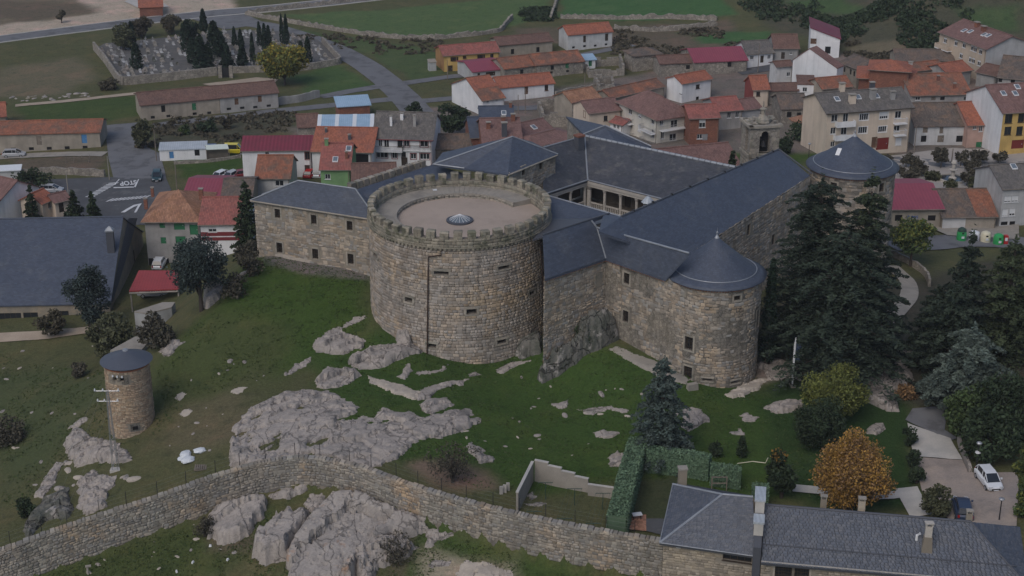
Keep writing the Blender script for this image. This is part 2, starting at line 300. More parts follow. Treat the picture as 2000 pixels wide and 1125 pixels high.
mat('maroon_sheet',(.19,.035,.055),(.16,.035,.05),rough=.55,pat='corr',bump=.2,pk={'wk':.3,'ws':.5}); mat('magenta_sheet',(.25,.06,.085),(.23,.055,.08),rough=.55,pat='corr',bump=.2,pk={'wk':.12,'ws':.6}); mat('red_sheet',(.3,.05,.05),(.26,.045,.045),rough=.5,pat='corr',bump=.1,pk={'wk':.12}); mat('blue_sheet',(.3,.42,.55),(.26,.38,.5),rough=.5,pat='corr',bump=.1,pk={'wk':.1}); mat('grey_sheet',(.4,.44,.48),(.34,.38,.42),rough=.55,pat='corr',bump=.1,pk={'wk':.15}); mat('white_sheet',(.6,.63,.66),rough=.5,bump=.05); mat('palegreen_sheet',(.5,.56,.52),rough=.6,bump=.05)
mat('glass',(.02,.024,.03),rough=.12,bump=0,fine=0,spec=.6); mat('dark_void',(.012,.012,.013),rough=.9,bump=0,fine=0); mat('skylight_glass',(.15,.18,.21),(.12,.15,.18),rough=.2,bump=0,fine=0,spec=.6)
mat('white_frame',(.62,.63,.64),rough=.6,bump=0,fine=.05); mat('dark_wood',(.05,.035,.025),(.035,.027,.02),rough=.8,bump=.2); mat('brown_wood',(.14,.075,.045),(.1,.06,.04),rough=.8,bump=.2); mat('green_wood',(.03,.15,.07),rough=.7,bump=.1); mat('blue_wood',(.07,.2,.4),rough=.7,bump=.1); mat('garage_red',(.16,.025,.02),rough=.7,bump=.1); mat('old_wood',(.2,.17,.14),(.14,.12,.1),rough=.9,bump=.2); mat('dark_red_trim',(.17,.03,.035),rough=.7,bump=.1)
mat('iron',(.02,.02,.022),rough=.6,bump=.05,fine=0); mat('rust_pipe',(.05,.03,.022),rough=.8,bump=.1); mat('steel',(.4,.41,.43),rough=.4,metal=.6,bump=0,fine=0); mat('white_metal',(.62,.63,.65),rough=.5,bump=0,fine=0); mat('post_green',(.03,.06,.045),rough=.6,bump=0); mat('wire',(.14,.15,.13),rough=.6,bump=0,fine=0)
mat('bark',(.07,.055,.045),(.05,.042,.036),rough=.95,bump=.6); mat('bark_grey',(.13,.115,.1),(.09,.08,.07),rough=.95,bump=.6)
mat('terracotta_floor',(.33,.17,.11),(.28,.15,.1),rough=.8,pat='brick',pk={'w':.4,'h':.4})
mat('earth',(.17,.125,.1),(.13,.1,.085),(.2,.15,.12),rough=.95,bump=.6)
mat('rubber',(.018,.018,.019),rough=.8,bump=0,fine=0); mat('headlight',(.5,.52,.55),rough=.15,bump=0,fine=0,spec=.6); mat('tail_red',(.3,.01,.01),rough=.3,bump=0,fine=0)
def paint(n,c): return mat(n,c,rough=.3,bump=0,fine=.03,spec=.5)
paint('white_paint',(.62,.64,.67)); paint('navy_paint',(.03,.045,.085)); paint('silver_paint',(.36,.37,.39)); paint('darkred_paint',(.16,.015,.02)); paint('red_paint',(.4,.02,.02)); paint('blue_paint',(.03,.08,.24)); paint('yellow_paint',(.62,.5,.02)); paint('green_paint',(.03,.3,.09)); paint('teal_paint',(.02,.05,.06)); paint('cream_paint',(.6,.56,.42)); paint('palegrey_paint',(.48,.5,.58))
def leaf(n,c1,c2,tv=.45,rough=.75):
    m=mat(n,c1,c2,rough=rough,sc=1.1,tv=tv,bump=0,fine=.1,spec=.15); return m
leaf('leaf_cypress',(.016,.03,.02),(.022,.036,.023)); leaf('leaf_cedar',(.026,.038,.027),(.038,.052,.036)); leaf('leaf_cedar_olive',(.04,.055,.03),(.055,.07,.036)); leaf('leaf_bluegrey',(.05,.068,.064),(.04,.056,.052)); leaf('leaf_spruce',(.085,.112,.1),(.062,.088,.078)); leaf('leaf_dark',(.026,.042,.022),(.036,.052,.027)); leaf('leaf_green',(.05,.078,.03),(.062,.088,.034)); leaf('leaf_yellowgreen',(.135,.145,.038),(.105,.125,.036)); leaf('leaf_yellow',(.3,.235,.045),(.23,.19,.04)); leaf('leaf_gold',(.33,.19,.045),(.27,.16,.045)); leaf('leaf_rust',(.22,.13,.06),(.18,.115,.06)); leaf('leaf_brown',(.08,.07,.048),(.066,.06,.042)); leaf('leaf_olive',(.075,.078,.042),(.06,.066,.038)); leaf('leaf_hedge',(.12,.185,.115),(.1,.16,.1),tv=.25); leaf('leaf_hedge_shade',(.02,.028,.02),(.025,.034,.024)); leaf('leaf_twig',(.075,.068,.05),(.06,.056,.042)); leaf('grass_blade',(.045,.072,.022),(.062,.082,.03),tv=.3); leaf('leaf_greygreen',(.1,.125,.105),(.075,.1,.085))
# ------------------------------------------------------------------ ground sheet
def poly_sd(pts,X,Y):
    """signed distance to a polygon, positive inside"""
    pts=np.array(pts)[:,:2]; n=len(pts); d=np.full(X.shape,1e9); ins=np.zeros(X.shape,bool)
    for i in range(n):
        a=pts[i]; b=pts[(i+1)%n]; e=b-a; wx=X-a[0]; wy=Y-a[1]
        t=np.clip((wx*e[0]+wy*e[1])/max(e@e,1e-9),0,1); d=np.minimum(d,np.hypot(wx-t*e[0],wy-t*e[1]))
        c=((a[1]>Y)!=(b[1]>Y)); 
        with np.errstate(all='ignore'): xi=e[0]*(Y-a[1])/(e[1] if abs(e[1])>1e-12 else 1e-12)+a[0]
        ins^=(c&(X<xi))
    return np.where(ins,d,-d)
def GP(pxs,h=0.): return [G(x,y,h) for x,y in pxs]
xs=np.concatenate([[-4000,-2000,-1000,-500,-300,-220],np.arange(-165,166,.8),[220,300,500,1000,2000,4000]])
ys=np.concatenate([[-1500,-600,-200,0,50,80],np.arange(96,480,.8),[500,540,600,700,900,1300,2000,3500,6000]])
gx,gy=np.meshgrid(xs,ys); gz=np.concatenate([Tn(gx[i:i+50],gy[i:i+50]) for i in range(0,len(ys),50)])
LUSH=(.045,.08,.02); GRASS=(.055,.083,.026); OLIVE=(.086,.09,.042); DRY=(.165,.14,.095); BROWN=(.12,.098,.07); TAN=(.41,.345,.27); BRIGHT=(.055,.118,.042); SCRUB=(.075,.075,.05); EARTH=(.19,.135,.105); YARD=(.16,.14,.12)
tint=np.empty(gx.shape+(3,)); tint[:]=OLIVE
wob=(fbm(gx/9,gy/9,21,4)-.5)
def zone(pxs,c,soft=3.,amt=1.,wobble=6.):
    s=poly_sd(GP(pxs),gx,gy)+wob*wobble; w=np.clip(s/soft+.5,0,1)*amt; w=(w*w*(3-2*w))[...,None]; tint[:]=tint*(1-w)+np.array(c)*w
zone([(-300,-60),(430,-60),(430,20),(330,45),(120,62),(-300,110)],DRY,6)
zone([(110,-40),(440,-40),(470,22),(420,36),(300,32),(160,50),(60,64),(-100,86),(-100,62),(60,44),(170,26)],TAN,3,.95); zone([(0,0),(160,5),(210,25),(60,40),(-60,30)],BROWN,4,.8)
zone([(-100,95),(190,75),(215,165),(-100,200)],OLIVE,4); zone([(0,130),(150,110),(200,150),(120,190),(-50,190)],DRY,5,.6)
zone([(30,200),(270,190),(275,225),(190,240),(40,235)],GRASS,3); zone([(560,30),(1085,-10),(1075,30),(985,55),(850,76),(700,68)],(.08,.125,.048),2); zone([(1090,-10),(1400,-20),(1445,28),(1200,40),(1095,34)],BRIGHT,2)
zone([(480,40),(620,65),(860,100),(870,140),(800,160),(740,110)],(.07,.1,.04),2); zone([(570,150),(650,120),(725,165),(700,180),(600,185)],(.062,.105,.036),3)
zone([(1000,55),(1420,40),(1480,100),(1300,110),(1000,75)],BROWN,3,.8); zone([(1330,62),(1500,62),(1500,85),(1370,85)],BRIGHT,3); zone([(1440,-20),(2300,-80),(2300,120),(1850,110),(1640,95),(1500,50)],SCRUB,5); zone([(1530,0),(1650,-10),(1680,18),(1560,20)],(.06,.1,.04),3); zone([(1850,10),(1980,10),(1990,60),(1900,45)],(.06,.095,.04),4); zone([(1640,90),(1840,70),(1840,110),(1650,115)],DRY,3,.7)
zone([(300,235),(560,215),(570,250),(470,275),(300,290)],SCRUB,3); zone([(20,310),(210,300),(220,330),(40,345)],BROWN,2); zone([(350,305),(470,300),(470,335),(360,345)],LUSH,2); zone([(1400,300),(1560,330),(1620,300),(1600,260),(1540,250)],LUSH,4)
zone([(560,250),(900,205),(1480,100),(2000,130),(2100,330),(1800,300),(1500,300),(1100,290),(600,350)],YARD,4)
zone([(-200,620),(250,600),(420,480),(500,500),(320,690),(140,830),(30,1010),(-200,1130)],OLIVE,4); zone([(-100,740),(140,720),(190,780),(100,900),(0,960)],(.07,.085,.038),5)
zone([(500,505),(720,540),(720,640),(620,700),(440,760),(300,800),(310,720),(420,590)],(.05,.085,.02),4); zone([(300,720),(420,600),(560,640),(520,780),(430,850),(320,860),(290,800)],(.07,.085,.032),5,.8)
zone([(320,760),(480,740),(500,830),(440,880),(300,870)],EARTH,5,.4,10); zone([(620,690),(760,640),(1000,680),(1250,690),(1480,770),(1560,800),(1640,990),(1250,940),(950,960),(780,900),(640,790)],LUSH,3); zone([(800,905),(900,890),(990,960),(860,950)],EARTH,2,.8)
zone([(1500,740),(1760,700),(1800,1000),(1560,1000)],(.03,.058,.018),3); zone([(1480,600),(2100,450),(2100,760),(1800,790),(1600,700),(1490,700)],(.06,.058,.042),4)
zone([(-100,1140),(200,1060),(420,990),(620,960),(420,1130),(100,1300)],(.062,.08,.028),3); zone([(380,1000),(500,960),(500,1070),(400,1080)],BROWN,2,.7); zone([(780,1060),(880,1020),(960,1050),(900,1100),(760,1125)],BROWN,2,.6); zone([(850,1010),(1000,1050),(1300,1105),(1400,1200),(800,1200)],(.052,.082,.023),2); zone([(850,1085),(1010,1095),(1010,1160),(850,1160)],TAN,2,.6)
zone([(510,500),(722,520),(722,548),(600,535),(520,515)],(.15,.14,.125),1.,1,1); zone([(1240,930),(1330,940),(1300,1010),(1235,1010)],(.05,.06,.03),1)
zone([(1480,700),(1560,700),(1760,730),(1760,770),(1640,760),(1560,735),(1490,745)],(.2,.18,.155),1.5,.8,3)
ground_m=bpy.data.materials.new('ground'); ground_m.use_nodes=True; t=NT(ground_m); b=t.n['Principled BSDF']; pos=t.new('NewGeometry').outputs['Position']
at=t.new('Attribute',attribute_name='ground_tint').outputs['Color']
c=t.mix(t.ramp(t.noise(pos,.16,5,.65),.46,.7),at,t.mix(1.,at,(1.35,1.15,1.2),'MULTIPLY'))
c=t.mix(t.ramp(t.noise(pos,.5,5,.7),.5,.72),c,t.mix(1.,c,(.66,.72,.72),'MULTIPLY'))
v=t.math('MULTIPLY_ADD',t.noise(pos,3.,4,.7),1.1); v.node.inputs[2].default_value=.45; c=t.mix(1.,c,v,'MULTIPLY')
v=t.math('MULTIPLY_ADD',t.noise(pos,11.,2,.7),.9); v.node.inputs[2].default_value=.55; c=t.mix(1.,c,v,'MULTIPLY')
t.put(c,b.inputs['Base Color']); b.inputs['Roughness'].default_value=.95; b.inputs['Specular IOR Level'].default_value=.1
bp=t.new('Bump'); bp.inputs['Strength'].default_value=.8; bp.inputs['Distance'].default_value=.25; t.l.new(t.noise(pos,2.2,6,.7),bp.inputs['Height']); t.l.new(bp.outputs[0],b.inputs['Normal'])
nx,ny=len(xs),len(ys); idx=np.arange(nx*ny).reshape(ny,nx)
Q=np.stack([idx[:-1,:-1],idx[:-1,1:],idx[1:,1:],idx[1:,:-1]],-1).reshape(-1,4)
gm=fast_mesh('ground',np.stack([gx,gy,gz],-1).reshape(-1,3),Q,ground_m,smooth=True)
a=gm.attributes.new('ground_tint','FLOAT_COLOR','POINT'); a.data.foreach_set('color',np.concatenate([tint,np.ones(gx.shape+(1,))],-1).astype(np.float32).ravel())
tag(link('ground',gm),'rolling grassy ground of the hill, fields and village','ground',kind='structure')
# ------------------------------------------------------------------ roads and paved sheets draped on the ground
_lift=[.06]
def resample(P,step):
    P=np.array(P)[:,:2]; seg=np.hypot(*np.diff(P,axis=0).T); s=np.concatenate([[0],np.cumsum(seg)]); n=max(2,int(s[-1]/step)+1); u=np.linspace(0,s[-1],n)
    # smooth through the points
    k=np.stack([np.interp(u,s,P[:,0]),np.interp(u,s,P[:,1])],1)
    for _ in range(int(3/step)+1): k[1:-1]=(k[:-2]+2*k[1:-1]+k[2:])/4
    return k
def lift(): _lift[0]+=.0042; return _lift[0]
def strip(name,pxs,width,m,label=None,step=1.5,lf=None,off=0.,kind='structure',th=0.,world=False,cat='road'):
    P=np.array(pxs) if world else np.array(GP(pxs)); k=resample(P,step); d=np.gradient(k,axis=0); d/=np.linalg.norm(d,axis=1)[:,None]; nrm=np.stack([-d[:,1],d[:,0]],1)
    lf=lift() if lf is None else lf; mb=MB(); nw=max(2,int(width/1.2)+1); rows=[]
    for p,n in zip(k,nrm):
        rows.append([(p[0]+n[0]*o,p[1]+n[1]*o,float(Tn(p[0]+n[0]*o,p[1]+n[1]*o))+lf+th) for o in np.linspace(off-width/2,off+width/2,nw)])
    for a,b in zip(rows[:-1],rows[1:]):
        for i in range(nw-1): mb.poly([a[i+1],a[i],b[i],b[i+1]])
        if th:
            for i,sg in((0,1),(nw-1,-1)):
                lo=lambda p:(p[0],p[1],p[2]-th-.3); q=[a[i],b[i],lo(b[i]),lo(a[i])]; mb.poly(q if sg<0 else q[::-1])
    o=mb.build(name,m,smooth=False); tag(o,label,cat if label else None,kind=kind); return o
def patch(name,pxs,m,label=None,lf=None,g=1.2,kind='structure',h=0.,world=False,cat='paving'):
    P=np.array([p[:2] for p in (pxs if world else GP(pxs))]); lf=lift() if lf is None else lf
    # subdivide polygon as clipped grid
    from mathutils.geometry import tessellate_polygon
    mb=MB(); x0,y0=P.min(0); x1,y1=P.max(0)
    def clip(poly,ax,v,keep):
        out=[]
        for i in range(len(poly)):
            a=poly[i]; b_=poly[(i+1)%len(poly)]; ia=(a[ax]-v)*keep>=0; ib=(b_[ax]-v)*keep>=0
            if ia: out.append(a)
            if ia!=ib:
                tt=(v-a[ax])/(b_[ax]-a[ax]); out.append((a[0]+(b_[0]-a[0])*tt,a[1]+(b_[1]-a[1])*tt))
        return out
    tri=tessellate_polygon([[Vector((p[0],p[1],0)) for p in P]])
    for tr in tri:
        tp=[tuple(P[i]) for i in tr]
        A=(tp[1][0]-tp[0][0])*(tp[2][1]-tp[0][1])-(tp[1][1]-tp[0][1])*(tp[2][0]-tp[0][0])
        if A<0: tp=tp[::-1]
        for i in range(int((x1-x0)/g)+1):
            c1=clip(clip(tp,0,x0+i*g,1),0,x0+(i+1)*g,-1)
            if len(c1)<3: continue
            for j in range(int((y1-y0)/g)+1):
                c2=clip(clip(c1,1,y0+j*g,1),1,y0+(j+1)*g,-1)
                if len(c2)>=3: mb.poly([(p[0],p[1],float(T(p[0],p[1]))+lf+h) for p in c2])
    o=mb.build(name,m); tag(o,label,cat if label else None,kind=kind); return o
R1=[(-60,86),(0,77),(130,60),(300,39),(420,26),(520,18),(640,6),(760,-8),(900,-24)]
strip('road',R1,7.,M['road_grey'],'grey two lane road across the top left of the fields')
for o in(-3.75,3.75): strip('kerb',R1,.45,M['concrete_pale'],'pale kerb edging the far road '+('nearer side' if o<0 else 'further side'),off=o,th=.1,cat='kerb')
R2=[(455,42),(520,50),(600,74),(665,100),(715,128),(755,158),(790,190),(818,222)]
strip('road',R2,6.4,M['road_grey'],'grey road curving down past the cemetery into the village')
patch('road',[(365,34),(470,24),(520,46),(440,58)],M['road_grey'],'wide grey road junction above the cemetery')
strip('road',[(300,246),(420,231),(520,219),(640,207),(720,198),(800,192)],3.6,M['road_grey'],'narrow grey lane in front of the long low barns')
strip('road',[(625,190),(700,176),(790,163),(880,150),(965,142)],3.4,M['road_grey'],'narrow lane crossing towards the yellow house')
strip('road',[(780,200),(850,196),(900,190),(960,212),(1050,212),(1110,196),(1180,180)],3.6,M['road_grey'],'village lane below the two white barns')
strip('road',[(1085,118),(1150,105),(1235,88)],3.,M['road_grey'],'short lane below the white barn with orange roof'); strip('road',[(1440,142),(1510,132),(1560,120)],5,M['asphalt'],'short village street beside the tall white gable')
patch('road',[(205,246),(270,240),(290,290),(312,300),(322,335),(325,352),(222,350),(212,310)],M['road_grey'],'broad light grey street leading up past the barns')
patch('road',[(-40,366),(90,352),(215,347),(325,350),(335,372),(300,400),(285,440),(60,440),(-40,420)],M['asphalt'],'dark asphalt street junction with white markings')
strip('road',[(-60,312),(60,304),(150,301),(205,302)],3,M['concrete'],'short concrete lane below the left barn')
strip('path',[(30,207),(150,196),(270,183)],2.2,M['dirt_path'],'pale dirt track behind the long low barns',cat='path')
patch('path',[(395,165),(500,152),(545,155),(530,168),(430,172)],M['dirt_path'],'bare earth yard in front of the cemetery gate',cat='path')
strip('path',[(-60,666),(60,657),(180,645),(235,632)],2.3,M['dirt_path'],'pale gravel path in front of the big slate roof',cat='path')
patch('plaza',[(1690,335),(1740,305),(1860,290),(2060,290),(2060,350),(1920,345),(1905,400),(1750,395)],M['plaza_paving'],'paved village square with fountain and pollarded trees',cat='plaza')
strip('road',[(1640,318),(1760,312),(1880,325),(2060,318)],4,M['road_grey'],'street along the top of the village square')
strip('road',[(1735,480),(1790,478),(1870,470),(1960,472),(2060,480)],6,M['road_grey'],'street beside the recycling containers')
patch('pavement',[(1800,440),(1990,438),(1990,470),(1850,462)],M['concrete'],'pavement under the recycling containers',h=.1,cat='pavement')
strip('path',[(1740,520),(1775,550),(1778,580),(1750,615),(1700,650)],2.3,M['concrete'],'curving concrete path through the dark cedars',cat='path')
strip('path',[(1680,655),(1730,672),(1800,715)],3.6,M['concrete'],'grey drive passing under the dark trees',cat='path')
patch('driveway',[(1768,822),(1782,800),(1850,795),(1845,842),(1870,858),(1856,862)],M['road_grey'],'dark asphalt top of the drive',cat='driveway')
patch('driveway',[(1772,828),(1856,858),(1880,900),(1784,893)],M['concrete_pale'],'pale concrete ramp of the drive',cat='driveway')
patch('driveway',[(1784,895),(1880,901),(1890,925),(1990,925),(1985,1030),(1860,1025),(1800,960)],M['drive_paving'],'brown cobbled yard with two parked cars',cat='driveway')
strip('path',[(1770,955),(1785,985),(1800,1010)],2.2,M['concrete_pale'],'short pale concrete path behind the long slate roof',cat='path'); strip('path',[(1545,955),(1600,958),(1740,975),(1775,965)],1.3,M['concrete_pale'],'thin pale path under the golden tree',cat='path')
patch('terrace',[(1224,1010),(1262,1008),(1262,1040),(1222,1036)],M['terracotta_floor'],'small terracotta terrace by the hedge',g=.6,cat='terrace'); patch('terrace',[(1262,1016),(1302,1016),(1302,1050),(1262,1040)],M['asphalt'],'dark paved strip beside the slate roofed house',g=.6,cat='terrace')
# painted markings: zebras, stop line, STOP
MARK=lift()+.01
def pquad(pxs,name='road_marking'):
    return patch(name,pxs,M['road_paint'],g=.6,lf=MARK)
zb=[]
def zebra(label,p0,p1,n,wv,fr=.55):
    root=None; p0=np.array(p0,float);p1=np.array(p1,float);wv=np.array(wv,float)
    root=thing('zebra_crossing',label,'crosswalk',G(*(p0)))
    for i in range(n):
        a=p0+(p1-p0)*(i/n); b_=p0+(p1-p0)*((i+fr)/n)
        o=pquad([tuple(a),tuple(b_),tuple(b_+wv),tuple(a+wv)],'stripe')
        o.parent=root; o.location=[-float(v) for v in ORG[root.name]]; del o['kind']
zebra('white zebra stripes stretched along the left of the junction',(166,387),(216,358),10,(19,-1)); zebra('white zebra stripes across the junction in front of the terracotta hip roof',(206,396),(285,389),10,(14,-6),.6)
tag(pquad([(222,367.5),(262,366.5),(262,368.3),(222,369.5)]),'white painted stop line below the word STOP','road marking'); tag(pquad([(262,366.5),(270,352),(272,352),(265,368)]),'thin white edge line beside the word STOP','road marking'); tag(pquad([(224,361),(232,352),(234,352),(226,362)]),'thin white edge line left of the word STOP','road marking')
tag(pquad([(236,417),(262,402),(277,399),(266,417),(262,417),(270,403),(262,406),(244,417)]),'white painted arrow shaped island outline','road marking')
cu=bpy.data.curves.new('stop_word','FONT'); cu.body='STOP'; cu.size=1; cu.align_x='CENTER'; cu.align_y='CENTER'; cu.offset=.03
tmp=bpy.data.objects.new('stop_word',cu); col.objects.link(tmp); bpy.context.view_layer.update()
me=bpy.data.meshes.new_from_object(tmp.evaluated_get(bpy.context.evaluated_depsgraph_get())); bpy.data.objects.remove(tmp)
ctr=G(251,359); ax=G(236,361)[:2]-G(268,357.5)[:2]; L=np.linalg.norm(ax); ax/=L; ay=np.array((-ax[1],ax[0])); 
w=max(v.co.x for v in me.vertices)*2
for v in me.vertices:
    x=v.co.x/w*L*1.05; y=v.co.y*3.4; q=ctr[:2]+ax*x+ay*y; v.co=(q[0],q[1],T(*q)+MARK)
me.materials.append(M['road_paint']); tag(link('stop_word',me),'white word STOP painted on the asphalt, upside down','road marking')
# ------------------------------------------------------------------ granite outcrops
OUTC=[]
def outcrop(label,pxs,h=.8,seed=0,edge=.7,rough=.35,block=2.2,tilt=(0,0),m='granite',g=.2,jag=.5,name='granite_outcrop',group=None,crack=.3,base=None,strat=0.,dome=.25,holes=0.,world=False):
    """granite in slabs: joint blocks with flat tilted tops, split by fissures, over the ground inside the outline"""
    if h<1.5 and not world: h*=.72
    P=np.array(pxs if world else GP(pxs))[:,:2]; x0,y0=P.min(0)-.6; x1,y1=P.max(0)+.6
    X,Y=np.meshgrid(np.arange(x0,x1,g),np.arange(y0,y1,g))
    X=X+(vnoise(X*3.1,Y*3.1,seed+50)-.5)*g*.7; Y=Y+(vnoise(X*2.9+9,Y*2.9,seed+60)-.5)*g*.7
    sdv=poly_sd(P,X,Y)+(fbm(X/1.1,Y/1.1,seed,4)-.5)*jag*2.2
    if holes: sdv=np.minimum(sdv,(fbm((X+Y)/4.2,(Y-X)/2.0,seed+77,4)-holes)*6)
    rng=np.random.default_rng(seed); an=.85+rng.uniform(-.2,.2); ca,sa=math.cos(an),math.sin(an)
    wx=X+(fbm(X/1.3,Y/1.3,seed+5,4)-.5)*1.5; wy=Y+(fbm(X/1.3,Y/1.3,seed+6,4)-.5)*1.5
    def cells(bs,ex,ey):
        ns=max(3,int((x1-x0)*(y1-y0)/bs**2)); S=np.stack([rng.uniform(x0,x1,ns),rng.uniform(y0,y1,ns)],1); d1=np.full(X.shape,1e9); d2=d1.copy(); k=np.zeros(X.shape,int)
        for i in range(ns):
            a=(wx-S[i,0])*ca+(wy-S[i,1])*sa; b_=-(wx-S[i,0])*sa+(wy-S[i,1])*ca; d=np.hypot(a*ex,b_*ey); c=d<d1; d2=np.where(c,d1,np.minimum(d2,d)); k=np.where(c,i,k); d1=np.where(c,d,d1)
        return S,k,d2-d1,rng.uniform(-1,1,ns),rng.uniform(-1,1,(ns,2))
    S,k,e,off,tl=cells(block,.55,1.35); S2,k2,e2,off2,tl2=cells(max(.6,block*.38),.7,1.3)
    inn=np.clip(sdv/edge,0,1); st=np.clip(sdv/.25,0,1); insd=sdv>0; run=np.zeros(X.shape); r_=np.zeros(X.shape[1])
    for i in range(X.shape[0]-1,-1,-1): r_=np.where(insd[i],r_+g,0); run[i]=r_
    front=np.clip(run/(2.6 if h<1.3 else 1.5),0,1)**.8         # the slabs dip into the turf uphill and break off downhill
    hh=h*(.16+.84*front)*(dome*inn**.5+(1-dome)*np.clip(sdv/min(edge,.4),0,1)**.5)
    hh=hh*(1+.3*off[k])+((X-S[k,0])*tl[k,0]+(Y-S[k,1])*tl[k,1])*.08*min(1,h*1.3)*st
    hh+=np.clip(S[k,1]-Y,-1.6,1.6)*.13*min(1,h*1.6)*st+np.clip(S2[k2,1]-Y,-.7,.7)*.06*min(1,h*1.6)*st
    hh+=(off2[k2]*.03+((X-S2[k2,0])*tl2[k2,0]+(Y-S2[k2,1])*tl2[k2,1])*.04)*min(1,h)*st
    ctrx,ctry=P.mean(0); hh+=((X-ctrx)*tilt[0]+(Y-ctry)*tilt[1])*inn
    hh+=((fbm(X/.55,Y/.55,seed+9,3)-.5)*rough*.16+(fbm(X/2.6,Y/2.6,seed+19,3)-.5)*h*.18)*st
    hh-=crack*np.clip(1-e/.2,0,1)*st*min(1,h*1.6)+crack*.4*np.clip(1-e2/.1,0,1)*st*min(1,h*1.6)
    if strat: q=hh+(fbm(X/2,Y/2,seed+33,2)-.5)*.3; hh=hh*.25+.75*(np.floor(q/strat)+np.clip((q/strat%1)*5-4,0,1))*strat
    hh=np.maximum(hh,.03)
    Z=np.where(sdv>0,Tn(X,Y)+hh,Tn(X,Y)-.5); ins=sdv>0
    ny,nx=X.shape; idx=np.arange(nx*ny).reshape(ny,nx); q=np.stack([idx[:-1,:-1],idx[:-1,1:],idx[1:,1:],idx[1:,:-1]],-1).reshape(-1,4)
    keep=ins.ravel()[q].any(1); q=q[keep]
    if len(q)==0: return
    used,inv=np.unique(q,return_inverse=True); V=np.stack([X,Y,Z],-1).reshape(-1,3)[used]; c0=V.mean(0); c0[2]=T(c0[0],c0[1])
    me=fast_mesh(name,V-c0,inv.reshape(-1,4),M[m],smooth=True)
    try: me.set_sharp_from_angle(angle=math.radians(24))
    except Exception: pass
    ob=link(name,me); ob.location=c0; tag(ob,label,'rock',group); return ob
big=[(470,868),(452,842),(470,812),(500,798),(540,780),(600,770),(640,762),(655,772),(690,790),(760,800),(800,805),(822,812),(875,800),(912,797),(938,818),(915,842),(865,857),(815,862),(790,885),(748,910),(720,915),(600,890),(520,892),(452,912),(450,890)]
outcrop('largest pale granite slab on the lawn behind the curving wall, crossed by cracks',big,.55,3,edge=1.4,block=4.6,g=.2,jag=.7,crack=.5,holes=.3)
outcrop('rough knobbly granite ledge at the left end of the largest slab',[(455,855),(445,880),(455,915),(520,912),(620,905),(600,885),(520,880),(470,862)],1.0,4,edge=.6,block=1.7)
outcrop('rounded granite ridge sloping up above the left end of the largest slab',[(478,800),(520,782),(560,765),(600,760),(640,768),(610,785),(560,795),(500,812)],.7,5,block=1.7)
outcrop('flat granite block below the keep, cut square on its lower edge',[(612,745),(640,715),(690,722),(704,735),(680,752),(640,760),(615,758)],.9,6,edge=.5,block=2.4)
outcrop('long stepped granite ledge leading up to the keep from the left',[(676,708),(690,690),(750,672),(800,668),(826,672),(822,690),(780,705),(740,722),(700,722)],1.2,7,edge=.6,block=2.4)
outcrop('rounded granite boulder leaning against the left foot of the keep',[(768,660),(780,640),(806,636),(824,650),(828,672),(800,680),(772,676)],1.9,8,edge=1.0,block=4,rough=.25,name='granite_boulder')
outcrop('twin pale granite slabs on the slope left of the keep',[(608,672),(640,645),(665,640),(668,652),(720,665),(708,682),(660,692),(615,690)],.9,9,edge=.6,block=2.4)
outcrop('thin granite spur pointing down the slope left of the keep',[(560,732),(578,712),(608,697),(600,715),(575,726)],.4,10,block=1.6); outcrop('narrow pale rock rib beside the left foot of the keep',[(664,642),(690,622),(718,612),(722,622),(690,634)],.4,11)
outcrop('pale granite path of rock running down from the ledge on the lawn',[(720,735),(770,748),(810,760),(835,770),(832,780),(805,782),(775,770),(720,750)],.35,12,m='granite_pale'); outcrop('forked granite rib on the lawn in front of the keep',[(822,760),(850,752),(880,744),(915,740),(905,752),(880,755),(850,765),(840,780),(815,782)],.5,13); outcrop('square granite slab just above the largest slab',[(815,790),(840,777),(872,775),(890,790),(860,802),(845,812),(820,805)],.6,14)
outcrop('grey rock at the foot of the keep beside the pipe',[(775,735),(800,708),(806,725),(790,740)],.5,15); outcrop('low grey rocks strung below the keep front',[(800,730),(850,722),(875,712),(870,725),(820,735)],.4,16)
outcrop('dark grey boulder against the right foot of the keep',[(1000,690),(1010,665),(1040,650),(1062,660),(1055,690),(1020,702)],2.0,17,edge=1.,m='granite_dark',block=3,name='granite_boulder')
outcrop('low grey rock under the right foot of the keep',[(960,722),(1000,705),(1050,700),(1010,715),(975,730)],.5,19); outcrop('small flat rock in the grass before the keep',[(910,735),(930,727),(936,732),(918,738)],.3,20)
outcrop('forked pale rock low on the lawn right of the largest slab',[(908,870),(920,858),(938,878),(968,892),(960,902),(938,905),(922,890)],.5,21); outcrop('pointed pale rock in the middle of the lawn',[(1080,790),(1108,782),(1105,798),(1090,800)],.4,22); outcrop('chain of low rocks across the lawn left of the spruce',[(1120,800),(1150,797),(1190,792),(1230,800),(1225,808),(1190,802),(1150,810)],.3,23); outcrop('flat ragged rock on the lawn left of the spruce',[(1155,845),(1180,838),(1210,845),(1190,857),(1165,855)],.35,24)
outcrop('brown rock by the top of the clipped hedge',[(1190,895),(1205,878),(1225,888),(1215,910),(1192,912)],.7,25); outcrop('wide cracked slab behind the spruce',[(1330,800),(1350,794),(1370,800),(1395,822),(1365,832),(1345,845),(1330,830)],.5,26); outcrop('grey slab on the lawn right of the spruce',[(1440,812),(1460,804),(1482,815),(1480,825),(1455,824)],.4,27); outcrop('rounded pale slab below the flagpoles',[(1488,795),(1510,786),(1568,780),(1566,800),(1530,812),(1505,805)],.6,28); outcrop('small pale rock near the clipped bushes',[(1425,845),(1445,838),(1458,848),(1440,852)],.4,29)
